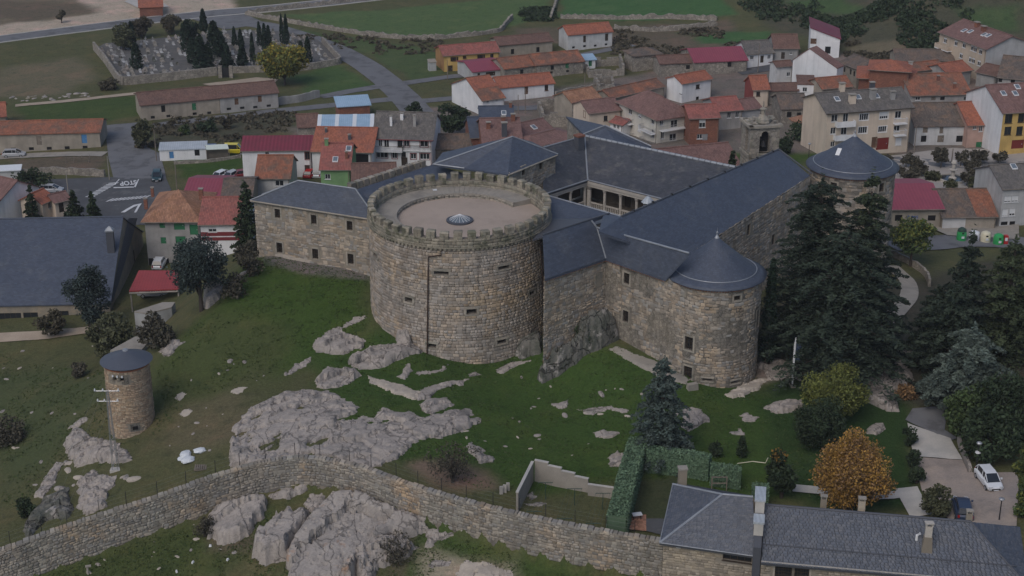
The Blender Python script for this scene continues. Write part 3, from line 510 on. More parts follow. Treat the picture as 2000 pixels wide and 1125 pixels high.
outcrop('curved rock shelf around the foot of the near round tower',[(1415,770),(1440,755),(1480,738),(1504,740),(1490,755),(1450,775),(1430,778)],.5,30,m='granite_pale'); outcrop('broad grey rock terrace behind the yellow green tree',[(1690,745),(1740,705),(1782,715),(1780,755),(1755,775),(1755,805),(1730,805),(1690,785)],.9,31,edge=.5,m='granite'); outcrop('rock platform around the flagpoles',[(1480,712),(1520,700),(1600,715),(1650,720),(1640,740),(1560,742),(1500,742)],.5,32)
outcrop('reddish rock beside the golden tree',[(1690,850),(1700,832),(1725,825),(1732,838),(1712,850)],.5,33)
# left ridge
outcrop('jagged grey crag below the little round tower',[(122,868),(150,832),(185,855),(240,865),(262,900),(240,905),(190,902),(150,915),(128,890)],1.0,34,block=1.7,rough=.6); outcrop('broken rock face behind the low end of the wall',[(45,1040),(62,1000),(95,970),(130,950),(145,990),(140,1010),(90,1020),(55,1050)],1.2,35,block=1.4,rough=.8,m='granite_dark'); outcrop('rock band at the foot of the power pole',[(150,945),(180,920),(225,928),(232,945),(210,960),(210,990),(170,1005),(152,990)],.9,36,block=1.5,rough=.7); outcrop('thin rock rib left of the little round tower',[(132,838),(160,815),(182,812),(150,836)],.5,37); outcrop('scattered rock chain on the brow of the left slope',[(60,975),(90,930),(110,900),(125,905),(110,940),(85,975)],.6,38,block=1.3)
outcrop('pale boulder above the left slope near the dark tree',[(395,590),(405,570),(425,560),(440,560),(430,585),(405,605)],1.6,39,edge=.9,name='granite_boulder'); outcrop('white rocks on the brow behind the little round tower',[(305,690),(320,675),(340,662),(362,668),(345,682),(330,698)],.7,40,block=1.4); outcrop('low rock strip on the brow below the dark tree',[(440,560),(470,532),(490,525),(470,548),(448,570)],.6,41,block=1.5)
# below the wall
outcrop('great pale granite dome under the wall with orange stained top',[(560,1085),(580,1050),(620,1000),(640,975),(690,955),(730,968),(790,985),(838,1010),(840,1040),(800,1055),(770,1052),(740,1070),(700,1100),(690,1150),(560,1150)],1.6,42,edge=1.2,block=5,g=.2,rough=.5,tilt=(0,.06),crack=.6,dome=.4,m='granite_stained')
outcrop('squared granite block left of the great dome, flat topped with a sheer face',[(490,1092),(500,1055),(525,1020),(560,1000),(605,1000),(600,1030),(575,1060),(560,1095),(520,1105)],1.9,43,edge=.5,block=3.6,rough=.3); outcrop('rounded grey boulder with a crack across it under the wall',[(402,1050),(408,1010),(430,985),(480,978),(520,978),(515,1005),(490,1040),(460,1062),(425,1065)],1.5,44,edge=1.,block=4,rough=.4,name='granite_boulder'); outcrop('layered dark rock ledges on the lower right of the great dome',[(700,1150),(690,1095),(720,1060),(760,1045),(800,1055),(820,1070),(790,1090),(740,1110),(720,1150)],1.5,45,edge=.5,block=1.2,rough=.9,strat=.4); outcrop('pointed rocks trailing right from the great dome',[(830,1070),(835,1030),(870,1020),(905,1025),(885,1050),(860,1060)],.9,46,block=1.5); outcrop('smooth boulder tucked under the wall left of the dome',[(520,965),(560,945),(600,930),(600,955),(570,975),(530,978)],1.2,47,edge=.8,name='granite_boulder'); outcrop('low rocks under the bend of the wall',[(478,968),(510,952),(520,965),(500,972)],.7,48); outcrop('small split pale rock in the grass below the wall',[(825,1105),(855,1090),(885,1095),(880,1105),(840,1110)],.4,49); outcrop('pale rock cut by the bottom edge of the picture',[(885,1120),(900,1100),(960,1098),(1010,1115),(1000,1140),(890,1140)],.8,50,m='granite_pale'); outcrop('small rock column left of the squared block',[(590,985),(610,965),(632,960),(630,985),(610,1005)],1.0,52)
outcrop('rocks under the left part of the wall',[(60,1085),(85,1065),(100,1075),(85,1100),(65,1105)],.8,53,block=1.2,m='granite_dark')
for i,(x,y) in enumerate([(352,776),(466,764),(364,806)]):
    outcrop(['flat cream rock scab on the slope, topmost left of three','broken cream rock patch on the slope, right of three','flat cream rock scab on the slope, lowest of three'][i],[(x-20,y+5),(x-8,y-6),(x+4,y-9),(x+16,y-7),(x+10,y+2),(x-2,y+8)],.15,70+i,jag=.35,m='granite_pale',g=.22)
# loose stones: separate small things sharing meshes
def stone_mesh(seed,m):
    rng=np.random.default_rng(seed); import bmesh
    bm=bmesh.new(); bmesh.ops.create_icosphere(bm,subdivisions=2,radius=.5)
    for v in bm.verts:
        p=v.co; k=1+.55*(float(fbm(p.x*2+seed,p.y*2+p.z*3,seed,2))-.5); v.co=Vector((p.x*1.25*k,p.y*.85*k,max(p.z,-.2)*.6*k))
    me=bpy.data.meshes.new('stone'); bm.to_mesh(me); bm.free(); me.materials.append(M[m]); return me
SM=[stone_mesh(i,'granite' if i%3 else 'granite_pale') for i in range(5)]
def scatter(n,pxs,smin,smax,label,group,seed):
    rng=np.random.default_rng(seed); P=np.array(GP(pxs)); x0,y0=P.min(0)[:2]; x1,y1=P.max(0)[:2]; k=0
    while k<n:
        x=rng.uniform(x0,x1); y=rng.uniform(y0,y1)
        if poly_sd(P,np.array([x]),np.array([y]))[0]<0: continue
        s=smin+(smax-smin)*rng.random()**2.2; o=link('stone',SM[rng.integers(5)]); o.location=(x,y,T(x,y)-.04*s); o.rotation_euler=(0,0,rng.uniform(0,6.3)); o.scale=(s,s*rng.uniform(.6,1),s*rng.uniform(.35,.8)); tag(o,label,'stone',group); k+=1
scatter(18,[(300,740),(480,700),(600,740),(470,800),(440,880),(300,930),(280,900)],.25,1.1,'small pale stone lying in the grass of the left slope','loose stones on the left slope',1)
scatter(34,[(880,730),(1100,700),(1300,760),(1540,800),(1480,860),(1200,880),(980,900),(880,850)],.3,1.3,'small grey stone in the lawn before the castle','loose stones on the castle lawn',2)
scatter(14,[(0,680),(180,660),(200,760),(100,880),(0,940)],.3,1.2,'small stone in the meadow at the far left','loose stones in the left meadow',3)
scatter(26,[(80,870),(240,880),(280,930),(180,1000),(60,1030)],.5,1.5,'jagged stone on the rocky brow by the power pole','loose stones by the power pole',4)
scatter(14,[(100,1120),(420,1000),(480,1120)],.2,.7,'small pale stone in the grass below the wall','loose stones below the wall',5)
scatter(30,[(10,190),(170,180),(180,190),(20,200)],.6,1.6,'pale stone in the row of rocks beyond the barns','row of rocks in the left field',6)
# ------------------------------------------------------------------ masonry tools
def zfor(x,y,py):
    """height above (x,y) seen at picture row py"""
    lo,hi=-40.,75.
    for _ in range(40):
        m=(lo+hi)/2
        if PR((x,y,m))[1]>py: lo=m
        else: hi=m
    return lo
def wall_grid(mb,f,s0,s1,z0,z1,ops,depth=.4,ns=1,m=0,top=None):
    S=sorted(set([s0,s1]+list(np.linspace(s0,s1,ns+1))+[min(max(v,s0),s1) for o in ops for v in o[:2]])); Z=sorted(set([z0,z1]+[min(max(v,z0),z1) for o in ops for v in o[2:4]]))
    for a,b in zip(S[:-1],S[1:]):
        if b-a<1e-6: continue
        for c,d in zip(Z[:-1],Z[1:]):
            sm,zm=(a+b)/2,(c+d)/2
            if any(o[0]<sm<o[1] and o[2]<zm<o[3] for o in ops): continue
            mb.poly([f(a,c,0),f(b,c,0),f(b,d,0),f(a,d,0)],0,m)
    for o in ops:
        a,b,c,d=o[:4]
        mb.poly([f(a,c,0),f(a,d,0),f(a,d,depth),f(a,c,depth)],0,m); mb.poly([f(b,c,0),f(b,c,depth),f(b,d,depth),f(b,d,0)],0,m)
        mb.poly([f(a,c,0),f(a,c,depth),f(b,c,depth),f(b,c,0)],0,m); mb.poly([f(a,d,0),f(b,d,0),f(b,d,depth),f(a,d,depth)],0,m)
def fbox(mb,f,s0,s1,z0,z1,d0,d1,t=0.,m=0):
    """box in wall coordinates, d measured inwards"""
    lo=[f(s0,z0,d0),f(s1,z0,d0),f(s1,z0,d1),f(s0,z0,d1)]; hi=[f(s0,z1,d0),f(s1,z1,d0),f(s1,z1,d1),f(s0,z1,d1)]
    mb.hexa(lo,hi,t,m)
def window(par,f,s,z,w,h,depth=.12,frame='white_frame',pane='glass',mull=1,rail=0,sur=None,shut=None,bars=0,sill=True,name='window',fw=.07,ms=.1,roller=None):
    """framed window centred at s,z in a wall recess; pane is a sub-part"""
    mb=MB(); a,b,c,d=s-w/2,s+w/2,z-h/2,z+h/2; d0,d1=depth-.05,depth
    mats=[M[frame],M[sur or frame]]
    if bars:
        for k in range(bars+2): x=a+.06+(w-.12)*k/(bars+1); fbox(mb,f,x-.02,x+.02,c,d,depth*.35,depth*.35+.04)
        for k in(.25,.5,.75): fbox(mb,f,a,b,c+h*k-.02,c+h*k+.02,depth*.3,depth*.3+.03)
    for q in((a,a+fw,c,d),(b-fw,b,c,d),(a+fw,b-fw,c,c+fw),(a+fw,b-fw,d-fw,d)): fbox(mb,f,*q,d0,d1)
    for k in range(mull): x=a+w*(k+1)/(mull+1); fbox(mb,f,x-.03,x+.03,c+fw,d-fw,d0+.005,d1)
    for k in range(rail): x=c+h*(k+1)/(rail+1); fbox(mb,f,a+fw,b-fw,x-.025,x+.025,d0+.01,d1)
    if sur:
        for q in((a-ms,a-.002,c-ms,d+ms),(b+.002,b+ms,c-ms,d+ms),(a,b,c-ms,c-.002),(a,b,d+.002,d+ms)): fbox(mb,f,*q,-.05,.05,random.random(),1)
    elif sill: fbox(mb,f,a-.08,b+.08,c-.07,c,-.09,.06,0,0)
    o=mb.build(name,mats,par)
    p=MB(); p.poly([f(a+.02,c+.02,depth-.012),f(b-.02,c+.02,depth-.012),f(b-.02,d-.02,depth-.012),f(a+.02,d-.02,depth-.012)]); p.build('pane',M[pane],o)
    if roller:
        q=MB(); fbox(q,f,a+fw,b-fw,d-h*roller,d-fw,depth-.045,depth-.013); q.build('roller_blind',M['white_frame'],o)
    if shut:
        for sg in(0,1):
            q=MB(); x0=a-w*.5 if sg==0 else b; fbox(q,f,x0+.02,x0+w*.5-.02,c,d,-.06,-.01); q.build('shutter',M[shut],o)
    return o
def block_mesh(seed,m):
    rng=np.random.default_rng(seed); j=lambda k:rng.uniform(-k,k)
    q=[(-.5,-.5),(.5,-.5),(.5,.5),(-.5,.5)]; V=[]
    c=[(x+j(.035),z+j(.06)) for x,z in q]
    for x,z in c: V.append((x,-.6,z))
    for x,z in c: V.append((x,.35+j(.1),z))
    for x,z in c: V.append((x*.84+j(.03),1+j(.18),z*.76+j(.04)))
    Fq=[(3,2,1,0)]+[(i,(i+1)%4,(i+1)%4+4,i+4) for i in range(4)]+[(i+4,(i+1)%4+4,(i+1)%4+8,i+8) for i in range(4)]+[(8,9,10,11)]
    return np.array(V),np.array(Fq)
BLK=[block_mesh(i,None) for i in range(8)]
_bm={}
def blocks(mname):
    if mname not in _bm: _bm[mname]=[fast_mesh('stone',v*np.array([-1,1,1]),q,M[mname]) for v,q in BLK]
    return _bm[mname]
CAMP=np.array((0,0,CAMH))
def place_stones(par,L,mname,limit=300,name='stone',d=.09,kindname='stones'):
    """L: list of (pos, tangent, normal, up, w, h)"""
    sc=[]
    for p,tx,n,up,w,h in L:
        v=CAMP-p; r=np.linalg.norm(v); sc.append(w*h*max(np.dot(v/r,n),0)/r**2)
    order=np.argsort(-np.array(sc)); org=ORG[par.name]; VV=[];QQ=[];TT=[]; base=0; meshes=blocks(mname)
    for r,i in enumerate(order):
        if sc[i]<=0: continue
        p,tx,n,up,w,h=L[i]; k=random.randrange(8); dd=d*random.uniform(.6,1.5)
        if r<limit:
            mw=Matrix(((-tx[0]*w,n[0]*dd,up[0]*h,p[0]-org[0]),(-tx[1]*w,n[1]*dd,up[1]*h,p[1]-org[1]),(-tx[2]*w,n[2]*dd,up[2]*h,p[2]-org[2]),(0,0,0,1)))
            link(name,meshes[k],par,mw)
        else:
            v,q=BLK[k]; X=v[:,:1]*w*tx+v[:,1:2]*dd*n+v[:,2:]*h*up+(p-org); VV.append(X); QQ.append(q+base); base+=len(v); TT+= [random.random()]*len(q)
    if VV:
        me=fast_mesh(kindname,np.concatenate(VV),np.concatenate(QQ),M[mname],TT); o=link(kindname,me,par); o['kind']='stuff'
def masonry(f,s0,s1,z0,z1,ops=[],w=(.5,1.1),h=(.3,.5),gap=.022,rub=0.,ground=True,cover=None,skip=0.):
    """courses of stones over a wall surface f(s,z,d)"""
    L=[]; z=z0
    while z<z1-.05:
        hh=min(random.uniform(*h),z1-z); 
        if z1-z-hh<h[0]*.5: hh=z1-z
        s=s0-random.uniform(0,w[0])
        while s<s1:
            ww=random.uniform(*w); a,b=max(s,s0),min(s+ww,s1); s+=ww
            if b-a<.1: continue
            sm=(a+b)/2; zm=z+hh/2
            cut=False
            for o in ops:
                if o[0]-.04<b and a<o[1]+.04 and o[2]-.04<zm+hh/2 and zm-hh/2<o[3]+.04: cut=True; break
            if cut: continue
            if cover and not cover(sm,zm): continue
            if skip and random.random()<skip: continue
            p=np.array(f(sm,zm,0),float)
            if ground and p[2]<T(p[0],p[1])-hh: continue
            tx=np.array(f(sm+.01,zm,0))-np.array(f(sm-.01,zm,0)); tx/=np.linalg.norm(tx); up=np.array(f(sm,zm+.01,0))-np.array(f(sm,zm-.01,0)); up/=np.linalg.norm(up)
            n=np.array(f(sm,zm,-.01))-p; n/=np.linalg.norm(n)
            if rub:
                a_=random.uniform(-rub,rub); tx,up=tx*math.cos(a_)+up*math.sin(a_),up*math.cos(a_)-tx*math.sin(a_); jj=random.uniform(-.3,.3)*rub; p=p+up*jj
                k=1+random.uniform(-1.2,.8)*rub; k2=1+random.uniform(-1.2,1.2)*rub
            else: k=k2=1
            L.append((p,tx,n,up,(b-a-gap)*k,(hh-gap)*k2))
        z+=hh
    return L
def cyl(cx,cy,R0,slope=0.,z0=0.):
    def f(s,z,d):
        r=R0-(z-z0)*slope-d; a=s/R0; return (cx+r*math.cos(a),cy+r*math.sin(a),z)
    return f
def cyl_hit(px,py,cx,cy,R):
    d=ray(px,py); a=d[0]**2+d[1]**2; b=-2*(d[0]*cx+d[1]*cy); c=cx*cx+cy*cy-R*R; D=b*b-4*a*c
    t=(-b-math.sqrt(max(D,0)))/(2*a); p=np.array((d[0]*t,d[1]*t,CAMH+d[2]*t)); return (math.atan2(p[1]-cy,p[0]-cx)%(2*math.pi))*R,p[2]
def flat(A,B):
    A=np.array(A,float);B=np.array(B,float); e=B[:2]-A[:2]; L=np.linalg.norm(e); e/=L; n=np.array((-e[1],e[0]))
    mid=(A[:2]+B[:2])/2
    if n@mid<0: n=-n                                   # inwards = away from the camera
    def f(s,z,d): return (A[0]+e[0]*s+n[0]*d,A[1]+e[1]*s+n[1]*d,z)
    def hit(px,py):
        p=hitplane(px,py,(A[0],A[1],0),np.array((n[0],n[1],0))); return (p[0]-A[0])*e[0]+(p[1]-A[1])*e[1],p[2]
    return f,L,hit,e,n
def slab(mb,pts,th=.25,t=0.,m=0):
    P=[tuple(map(float,p)) for p in pts]; a=sum(P[i][0]*P[(i+1)%len(P)][1]-P[(i+1)%len(P)][0]*P[i][1] for i in range(len(P)))
    if a<0: P=P[::-1]
    mb.hexa([(p[0],p[1],p[2]-th) for p in P],P,t,m)
def roofmesh(name,polys,m,par,th=.22):
    mb=MB()
    for P in polys:
        if len(P)<=4 and False: pass
        slab(mb,P,th)
    return mb.build(name,m,par)
def caps(par,lines,r=.13,m='lead',name='ridge_cap'):
    for l in lines:
        mb=MB(); mb.tube([tuple(np.array(p)+np.array((0,0,.04))) for p in l],r,6); mb.build(name,M[m],par)
# ------------------------------------------------------------------ the great round keep
KC=(-6.3,179.7); KR=10.85; KB=-2.
keep=thing('castle_keep','huge round battlemented stone keep with a gravel roof in the middle','castle tower',(KC[0],KC[1],0))
kf=cyl(*KC,KR,.012,14.7)
kops=[]
for px,py,w,h in[(862,533,1.7,.42),(984,522,1.5,.42),(1066,491,1.3,.5),(799,585,1.,.6),(921,608,1.2,.65),(1038,571,1.,.5),(734,498,1.3,.5),(844,674,1.1,.5),(979,666,1.2,.5)]:
    s,z=cyl_hit(px,py,*KC,KR); kops.append((s-w/2,s+w/2,z-h/2,z+h/2))
mb=MB(); C=2*math.pi*KR
wall_grid(mb,kf,0,C,KB,14.7,kops,1.0,96); mb.build('wall_core',M['mortar'],keep)
mb=MB()
for o in kops: fbox(mb,kf,o[0]-.2,o[1]+.2,o[2]-.2,o[3]+.2,.98,1.2)
mb.build('dark_interior',M['dark_void'],keep)
for o in kops:
    q=MB()
    # arched hood of stone over each gun loop
    fbox(q,kf,o[0]-.25,o[1]+.25,o[3]+.01,o[3]+.3,-.12,.3,random.random()); fbox(q,kf,o[0]-.3,o[0]-.01,o[2],o[3],-.07,.3,random.random()); fbox(q,kf,o[1]+.01,o[1]+.3,o[2],o[3],-.07,.3,random.random()); fbox(q,kf,o[0]-.2,o[1]+.2,o[2]-.2,o[2]-.01,-.1,.3,random.random())
    q.build('gun_loop',M['ashlar_pale'],keep)
kL=masonry(kf,C*.48,C,KB,14.55,kops,(.34,.78),(.28,.44),rub=.05)+masonry(kf,0,C*.02,KB,14.55,kops,(.34,.78),(.28,.44),rub=.05)
place_stones(keep,kL,'ashlar',300,d=.055)
kp=cyl(*KC,10.95,0); Cp=2*math.pi*10.95
mb=MB(); wall_grid(mb,kp,0,Cp,14.7,16.05,[],.1,96)
for i in range(96):                                     # parapet inside and top
    a,b=Cp*i/96,Cp*(i+1)/96
    mb.poly([kp(b,13.9,.75),kp(a,13.9,.75),kp(a,16.05,.75),kp(b,16.05,.75)]); mb.poly([kp(a,16.05,0),kp(b,16.05,0),kp(b,16.05,.75),kp(a,16.05,.75)]); mb.poly([kp(a,14.7,.5),kp(b,14.7,.5),kp(b,14.7,0),kp(a,14.7,0)])
mb.build('parapet',M['mortar'],keep)
pL=masonry(kp,Cp*.48,Cp,15.0,16.05,[],(.5,1.0),(.32,.4),rub=.02,ground=False)+masonry(kp,0,Cp*.02,15.0,16.05,[],(.5,1.),(.32,.4),ground=False)
pin=lambda s,z,d: kp(-s,z,.75-d)
pL+=masonry(pin,-Cp*.5,0,14.7,16.0,[],(.5,1.),(.32,.45),ground=False)
place_stones(keep,pL,'merlon_stone',0,d=.06,kindname='parapet_stones')
mb=MB(); n=130
for i in range(n):
    s=Cp*i/n; fbox(mb,kp,s-.14,s+.14,14.72,14.95,-.16,.1,random.random())
fb=MB(); fbox_=[fbox(mb,kp,Cp*i/96,Cp*(i+1)/96+.01,14.95,15.05,-.19,.1,.5) for i in range(96)]
mb.build('corbel_table',M['merlon_stone'],keep)['kind']='stuff'
NM=43
for i in range(NM):
    s=Cp*(i+.35)/NM; w=.98*random.uniform(.9,1.08); hgt=.92*random.uniform(.86,1.08); q=MB()
    for k in range(2):
        for j in range(2):                             # four stones and a cap
            a=s-w/2+w/2*j; z=16.05+hgt*.42*k; fbox(q,kp,a+.015,a+w/2-.015,z+.01,z+hgt*.42-.015,-.03-random.uniform(0,.04),.72,random.random())
    lo=[kp(s-w/2-.04,16.05+hgt*.84,-.06),kp(s+w/2+.04,16.05+hgt*.84,-.06),kp(s+w/2+.04,16.05+hgt*.84,.76),kp(s-w/2-.04,16.05+hgt*.84,.76)]; hi=[kp(s-w/2+.05,16.05+hgt,.1),kp(s+w/2-.05,16.05+hgt,.1),kp(s+w/2-.05,16.05+hgt,.62),kp(s-w/2+.05,16.05+hgt,.62)]
    q.hexa(lo,hi,random.random()); q.build('merlon',M['merlon_stone'],keep)
mb=MB(); mb.lathe((KC[0],KC[1],0),[(0.01,14.75),(2,14.72),(5,14.68),(10.25,14.6)],64); mb.build('gravel_roof',M['gravel'],keep)
a0,a1=math.radians(32),math.radians(216); mb=MB(); nn=46
for i in range(nn):
    a,b=a0+(a1-a0)*i/nn,a0+(a1-a0)*(i+1)/nn; P=lambda r,q,z:(KC[0]+r*math.cos(q),KC[1]+r*math.sin(q),z)
    g=.003; tt=.4+.25*random.random(); mb.hexa([P(7.75,a,14.5),P(10.2,a,14.5),P(10.2,b-g,14.5),P(7.75,b-g,14.5)],[P(7.75,a,15.2),P(10.2,a,15.26),P(10.2,b-g,15.26),P(7.75,b-g,15.2)],tt)
    mb.hexa([P(7.55,a,15.05),P(7.9,a,15.05),P(7.9,b-.004,15.05),P(7.55,b-.004,15.05)],[P(7.55,a,15.23),P(7.9,a,15.25),P(7.9,b-.004,15.25),P(7.55,b-.004,15.23)],.3+.4*random.random())
mb.build('wall_walk',M['concrete'],keep)
rf=cyl(*KC,7.62,0); inner=lambda s,z,d:(KC[0]+(7.62+d)*math.cos(-s/7.62),KC[1]+(7.62+d)*math.sin(-s/7.62),z)
place_stones(keep,masonry(inner,-a1*7.62,-a0*7.62,14.55,15.05,[],(.4,.9),(.25,.3),ground=False),'ashlar_pale',0,d=.1,kindname='kerb_stones')
kl=thing('roof_light','low conical glass roof light in the middle of the gravel roof','skylight',(-6.25,178.6,14.7)); c0=(-6.25,178.6,14.68)
mb=MB(); mb.lathe(c0,[(1.62,0),(1.62,.22),(1.25,.24),(1.25,.2)],28); mb.build('curb',M['lead_dark'],kl)
mb=MB(); mb.lathe(c0,[(1.25,.24),(.08,.85),(.001,.9)],16); g_=mb.build('glass_cone',M['skylight_glass'],kl)
for i in range(16):
    q=MB(); a=2*math.pi*i/16; q.tube([(c0[0]+1.27*math.cos(a),c0[1]+1.27*math.sin(a),c0[2]+.26),(c0[0],c0[1],c0[2]+.9)],.025,4); q.build('glazing_bar',M['white_metal'],kl)
mb=MB(); mb.box((c0[0]-3.4,c0[1]+9.6,15.28),.5,.35,.12,.2); tag(mb.build('white_block',M['white_paint']),'small white block lying on the wall walk of the keep','block')
def pipe(px0,py0,px1,py1,extra=None):
    s0,z0=cyl_hit(px0,py0,*KC,KR+.1); s1,z1=cyl_hit(px1,py1,*KC,KR+.1); mb=MB(); pts=[kf(s0+(s1-s0)*k/8,z0+(z1-z0)*k/8,-.2) for k in range(9)]
    if extra: pts=[kf(*cyl_hit(*e,*KC,KR+.1),-.2) for e in extra]+pts
    mb.tube(pts,.085,6); mb.build('downpipe',M['rust_pipe'],keep)
pipe(830,500,829,698,[(855,486),(854,497)]); pipe(1048,455,1058,655)
# ------------------------------------------------------------------ round towers with slate cones
def round_tower(name,label,c,Re,Rw,ze,apex_py,wins,loops,zb,ring=.8,mst='rubble_stone',sizes=((.4,.8),(.25,.42)),cover=None,core='render_patch',limit=300):
    th=thing(name,label,'castle tower',(c[0],c[1],0)); f=cyl(c[0],c[1],Rw,-.004,ze); C=2*math.pi*Rw; ops=[]
    for px,py,w,h in wins+loops:
        s,z=cyl_hit(px,py,c[0],c[1],Rw); ops.append((s-w/2,s+w/2,z-h/2,z+h/2))
    mb=MB(); wall_grid(mb,f,0,C,zb,ze+.1,ops,.45,72); mb.build('wall_core',M[core],th)
    for i,o in enumerate(ops):
        if i<len(wins): window(th,f,(o[0]+o[1])/2,(o[2]+o[3])/2,o[1]-o[0],o[3]-o[2],.4,'dark_wood','glass',1,1,'ashlar_pale',bars=3,ms=.22)
        else:
            q=MB(); fbox(q,f,o[0]-.1,o[1]+.1,o[2]-.1,o[3]+.1,.43,.6); q.build('gun_loop',M['dark_void'],th); q=MB(); fbox(q,f,o[0]-.2,o[1]+.2,o[3],o[3]+.2,-.1,.2); fbox(q,f,o[0]-.2,o[1]+.2,o[2]-.18,o[2]-.01,-.08,.2); q.build('lintel',M['ashlar_pale'],th)
    gops=[(o[0]-.22,o[1]+.22,o[2]-.22,o[3]+.22) for o in ops]
    L=masonry(f,C*.45,C,zb,ze-.15,gops,*sizes,rub=.2,cover=cover)+masonry(f,0,C*.06,zb,ze-.15,gops,*sizes,rub=.2,cover=cover)
    place_stones(th,L,mst,limit,d=.05)
    za=zfor(c[0],c[1],apex_py); k=za-ze; R1=Re*ring
    mb=MB(); mb.lathe((c[0],c[1],0),[(Re-.05,ze-.12),(Re,ze),(Re*.9,ze+k*.045),(R1,ze+k*.12),(R1*.75,ze+k*.32),(R1*.5,ze+k*.545),(R1*.25,ze+k*.77),(.05,za)],64); mb.lathe((c[0],c[1],0),[(Rw-.1,ze-.2),(Re-.05,ze-.12)],64); mb.build('conical_roof',M['slate'],th,smooth=True)
    mb=MB(); n=64; mb.tube([(c[0]+(R1+.02)*math.cos(2*math.pi*i/n),c[1]+(R1+.02)*math.sin(2*math.pi*i/n),ze+k*.125) for i in range(n+1)],.06,5); mb.build('lead_band',M['lead'],th)
    mb=MB(); n=int(2*math.pi*Rw/.3)
    for i in range(n): s=C*i/n; fbox(mb,f,s-.09,s+.09,ze-.32,ze-.14,-.22,.05,random.random())
    mb.build('eaves_course',M['brick_orange'],th)['kind']='stuff'
    mb=MB(); mb.lathe((c[0],c[1],za-.15),[(.3,0),(.1,.3),(.06,.45),(.12,.6),(.12,.7),(.03,.8),(.02,1.2),(.0,1.25)],8); mb.build('finial',M['lead'],th)
    return th,za
NTC=(23.0,166.7)
nt_cover=lambda s,z:(z>9.0+1.6*math.sin(s*.8)+ .6*math.sin(s*2.3)) or (z<5.2+1.2*math.sin(s*1.1)) or random.random()<.12
near_tower,_=round_tower('round_tower','nearer round stone tower with a slate cone, right of the keep',NTC,5.8,5.3,13.,462,[(1345,671,1.05,1.6),(1343,728,1.05,1.5),(1440,582,.8,.55),(1332,570,.8,.5),(1481,622,1.1,2.2)],[(1381,742,1.1,.35),(1437,746,1.1,.35)],.0,.8,'rubble_stone',((.38,.75),(.24,.4)),nt_cover)
NEC=(46.2,205.4)
far_tower,za2=round_tower('round_tower','further round stone tower with a wide slate cone beside the square',NEC,6.25,5.75,13.,264,[(1628,365,.9,1.2),(1722,366,.9,1.2),(1738,440,1.0,2.4)],[],-3.,.84,'rubble_stone',((.45,.9),(.3,.5)),lambda s,z:random.random()<.8,limit=200)
sk=MB(); p=W(1634,296,17.4)
sk.poly([tuple(p+np.array(q)) for q in((-.25,-.35,-.35),(.25,-.55,-.35),(.65,-.05,.45),(.15,.15,.45))]); sk.build('skylight',M['white_metal'],far_tower)
# ------------------------------------------------------------------ castle ranges
def wing_wall(th,A,B,z0,z1,wins,mst='rubble_stone',sizes=((.3,.8),(.22,.46)),limit=300,rub=.2,core='mortar_pale',cover=None,wm=.24):
    f,L,hit,e,n=flat(A,B); ops=[]
    for px,py,w,h in wins: s,z=hit(px,py); ops.append((s-w/2,s+w/2,z-h/2,z+h/2))
    mb=MB(); wall_grid(mb,f,0,L,z0,z1,ops,.45,1); mb.build('wall_core',M[core],th)
    for o in ops: window(th,f,(o[0]+o[1])/2,(o[2]+o[3])/2,o[1]-o[0],o[3]-o[2],.4,'dark_wood','glass',1,1,'ashlar_pale',bars=3,ms=wm-.02)
    if limit is not None:
        L_=masonry(f,0,L,z0,z1,[(o[0]-wm,o[1]+wm,o[2]-wm,o[3]+wm) for o in ops],*sizes,rub=rub,cover=cover); place_stones(th,L_,mst,limit,d=.045)
    return f,L,n
EZ=13.
# left wing
lw=thing('castle_wing','long stone wing with six windows running left from the keep','castle wing',W(600,470,9))
A,B=W(496,389,EZ),W(722,424,EZ)
f,L,n=wing_wall(lw,A,B,4.,EZ,[(542,417,.8,1.25),(613,429,.8,1.25),(683,441,.8,1.25),(546,484,.85,1.4),(616,496,.85,1.4),(685,506,.85,1.4)],sizes=((.35,.9),(.25,.5)))
R0,R1_=W(582,353,16.0),W(694,369,16.0); dl=np.dot(R0[:2]-A[:2],n); P=lambda s,t,z:np.array(f(s,z,t))
BL=P(-.0,2*dl,EZ); out_=lambda p,q:next(np.array(p)+(np.array(q)-np.array(p))*u for u in np.linspace(0,1,300) if math.hypot(*((np.array(p)+(np.array(q)-np.array(p))*u)[:2]-np.array(KC)))>11.05); BR=out_(P(L+6,2*dl,EZ),P(0,2*dl,EZ)); B_k=out_(P(L+6,-.35,EZ-.1),P(0,-.35,EZ-.1))
A_=P(-.35,-.35,EZ-.1); B_=B_k
roofmesh('slate_roof',[[A_,B_,R1_,R0],[A_,R0,BL],[R0,R1_,BR,BL],[R1_,B_,BR]],M['slate'],lw)
caps(lw,[[A_,R0],[R0,R1_],[R1_,B_],[BL,R0]],.09); caps(lw,[[A_+np.array((0,0,-.1)),B_+np.array((0,0,-.1))]],.12,'ashlar_pale','eaves_course')
mb=MB(); e0=P(0,0,0)
for a,b in((P(0,0,0),P(0,2*dl,0)),(P(0,2*dl,0),BR)): mb.poly([(a[0],a[1],-2),(b[0],b[1],-2),(b[0],b[1],EZ-.2),(a[0],a[1],EZ-.2)])
mb.build('back_wall',M['old_stone_wall'],lw)
# parapet of slabs behind the wing
pw=thing('parapet_wall','low crenellated parapet wall receding behind the left wing','wall',W(760,347,12.5)); a,b=W(686,365,12.6),W(835,318,12.6); f,L,hit,e,n=flat(a,b)
mb=MB(); fbox(mb,f,0,L,4,12.2,0,.8); mb.build('wall_core',M['old_stone_wall'],pw)
k=int(L/1.15)
for i in range(k):
    q=MB(); fbox(q,f,L*i/k,L*i/k+.85,12.2,13.0,0,.8,random.random()); q.build('merlon',M['ashlar_pale'],pw)
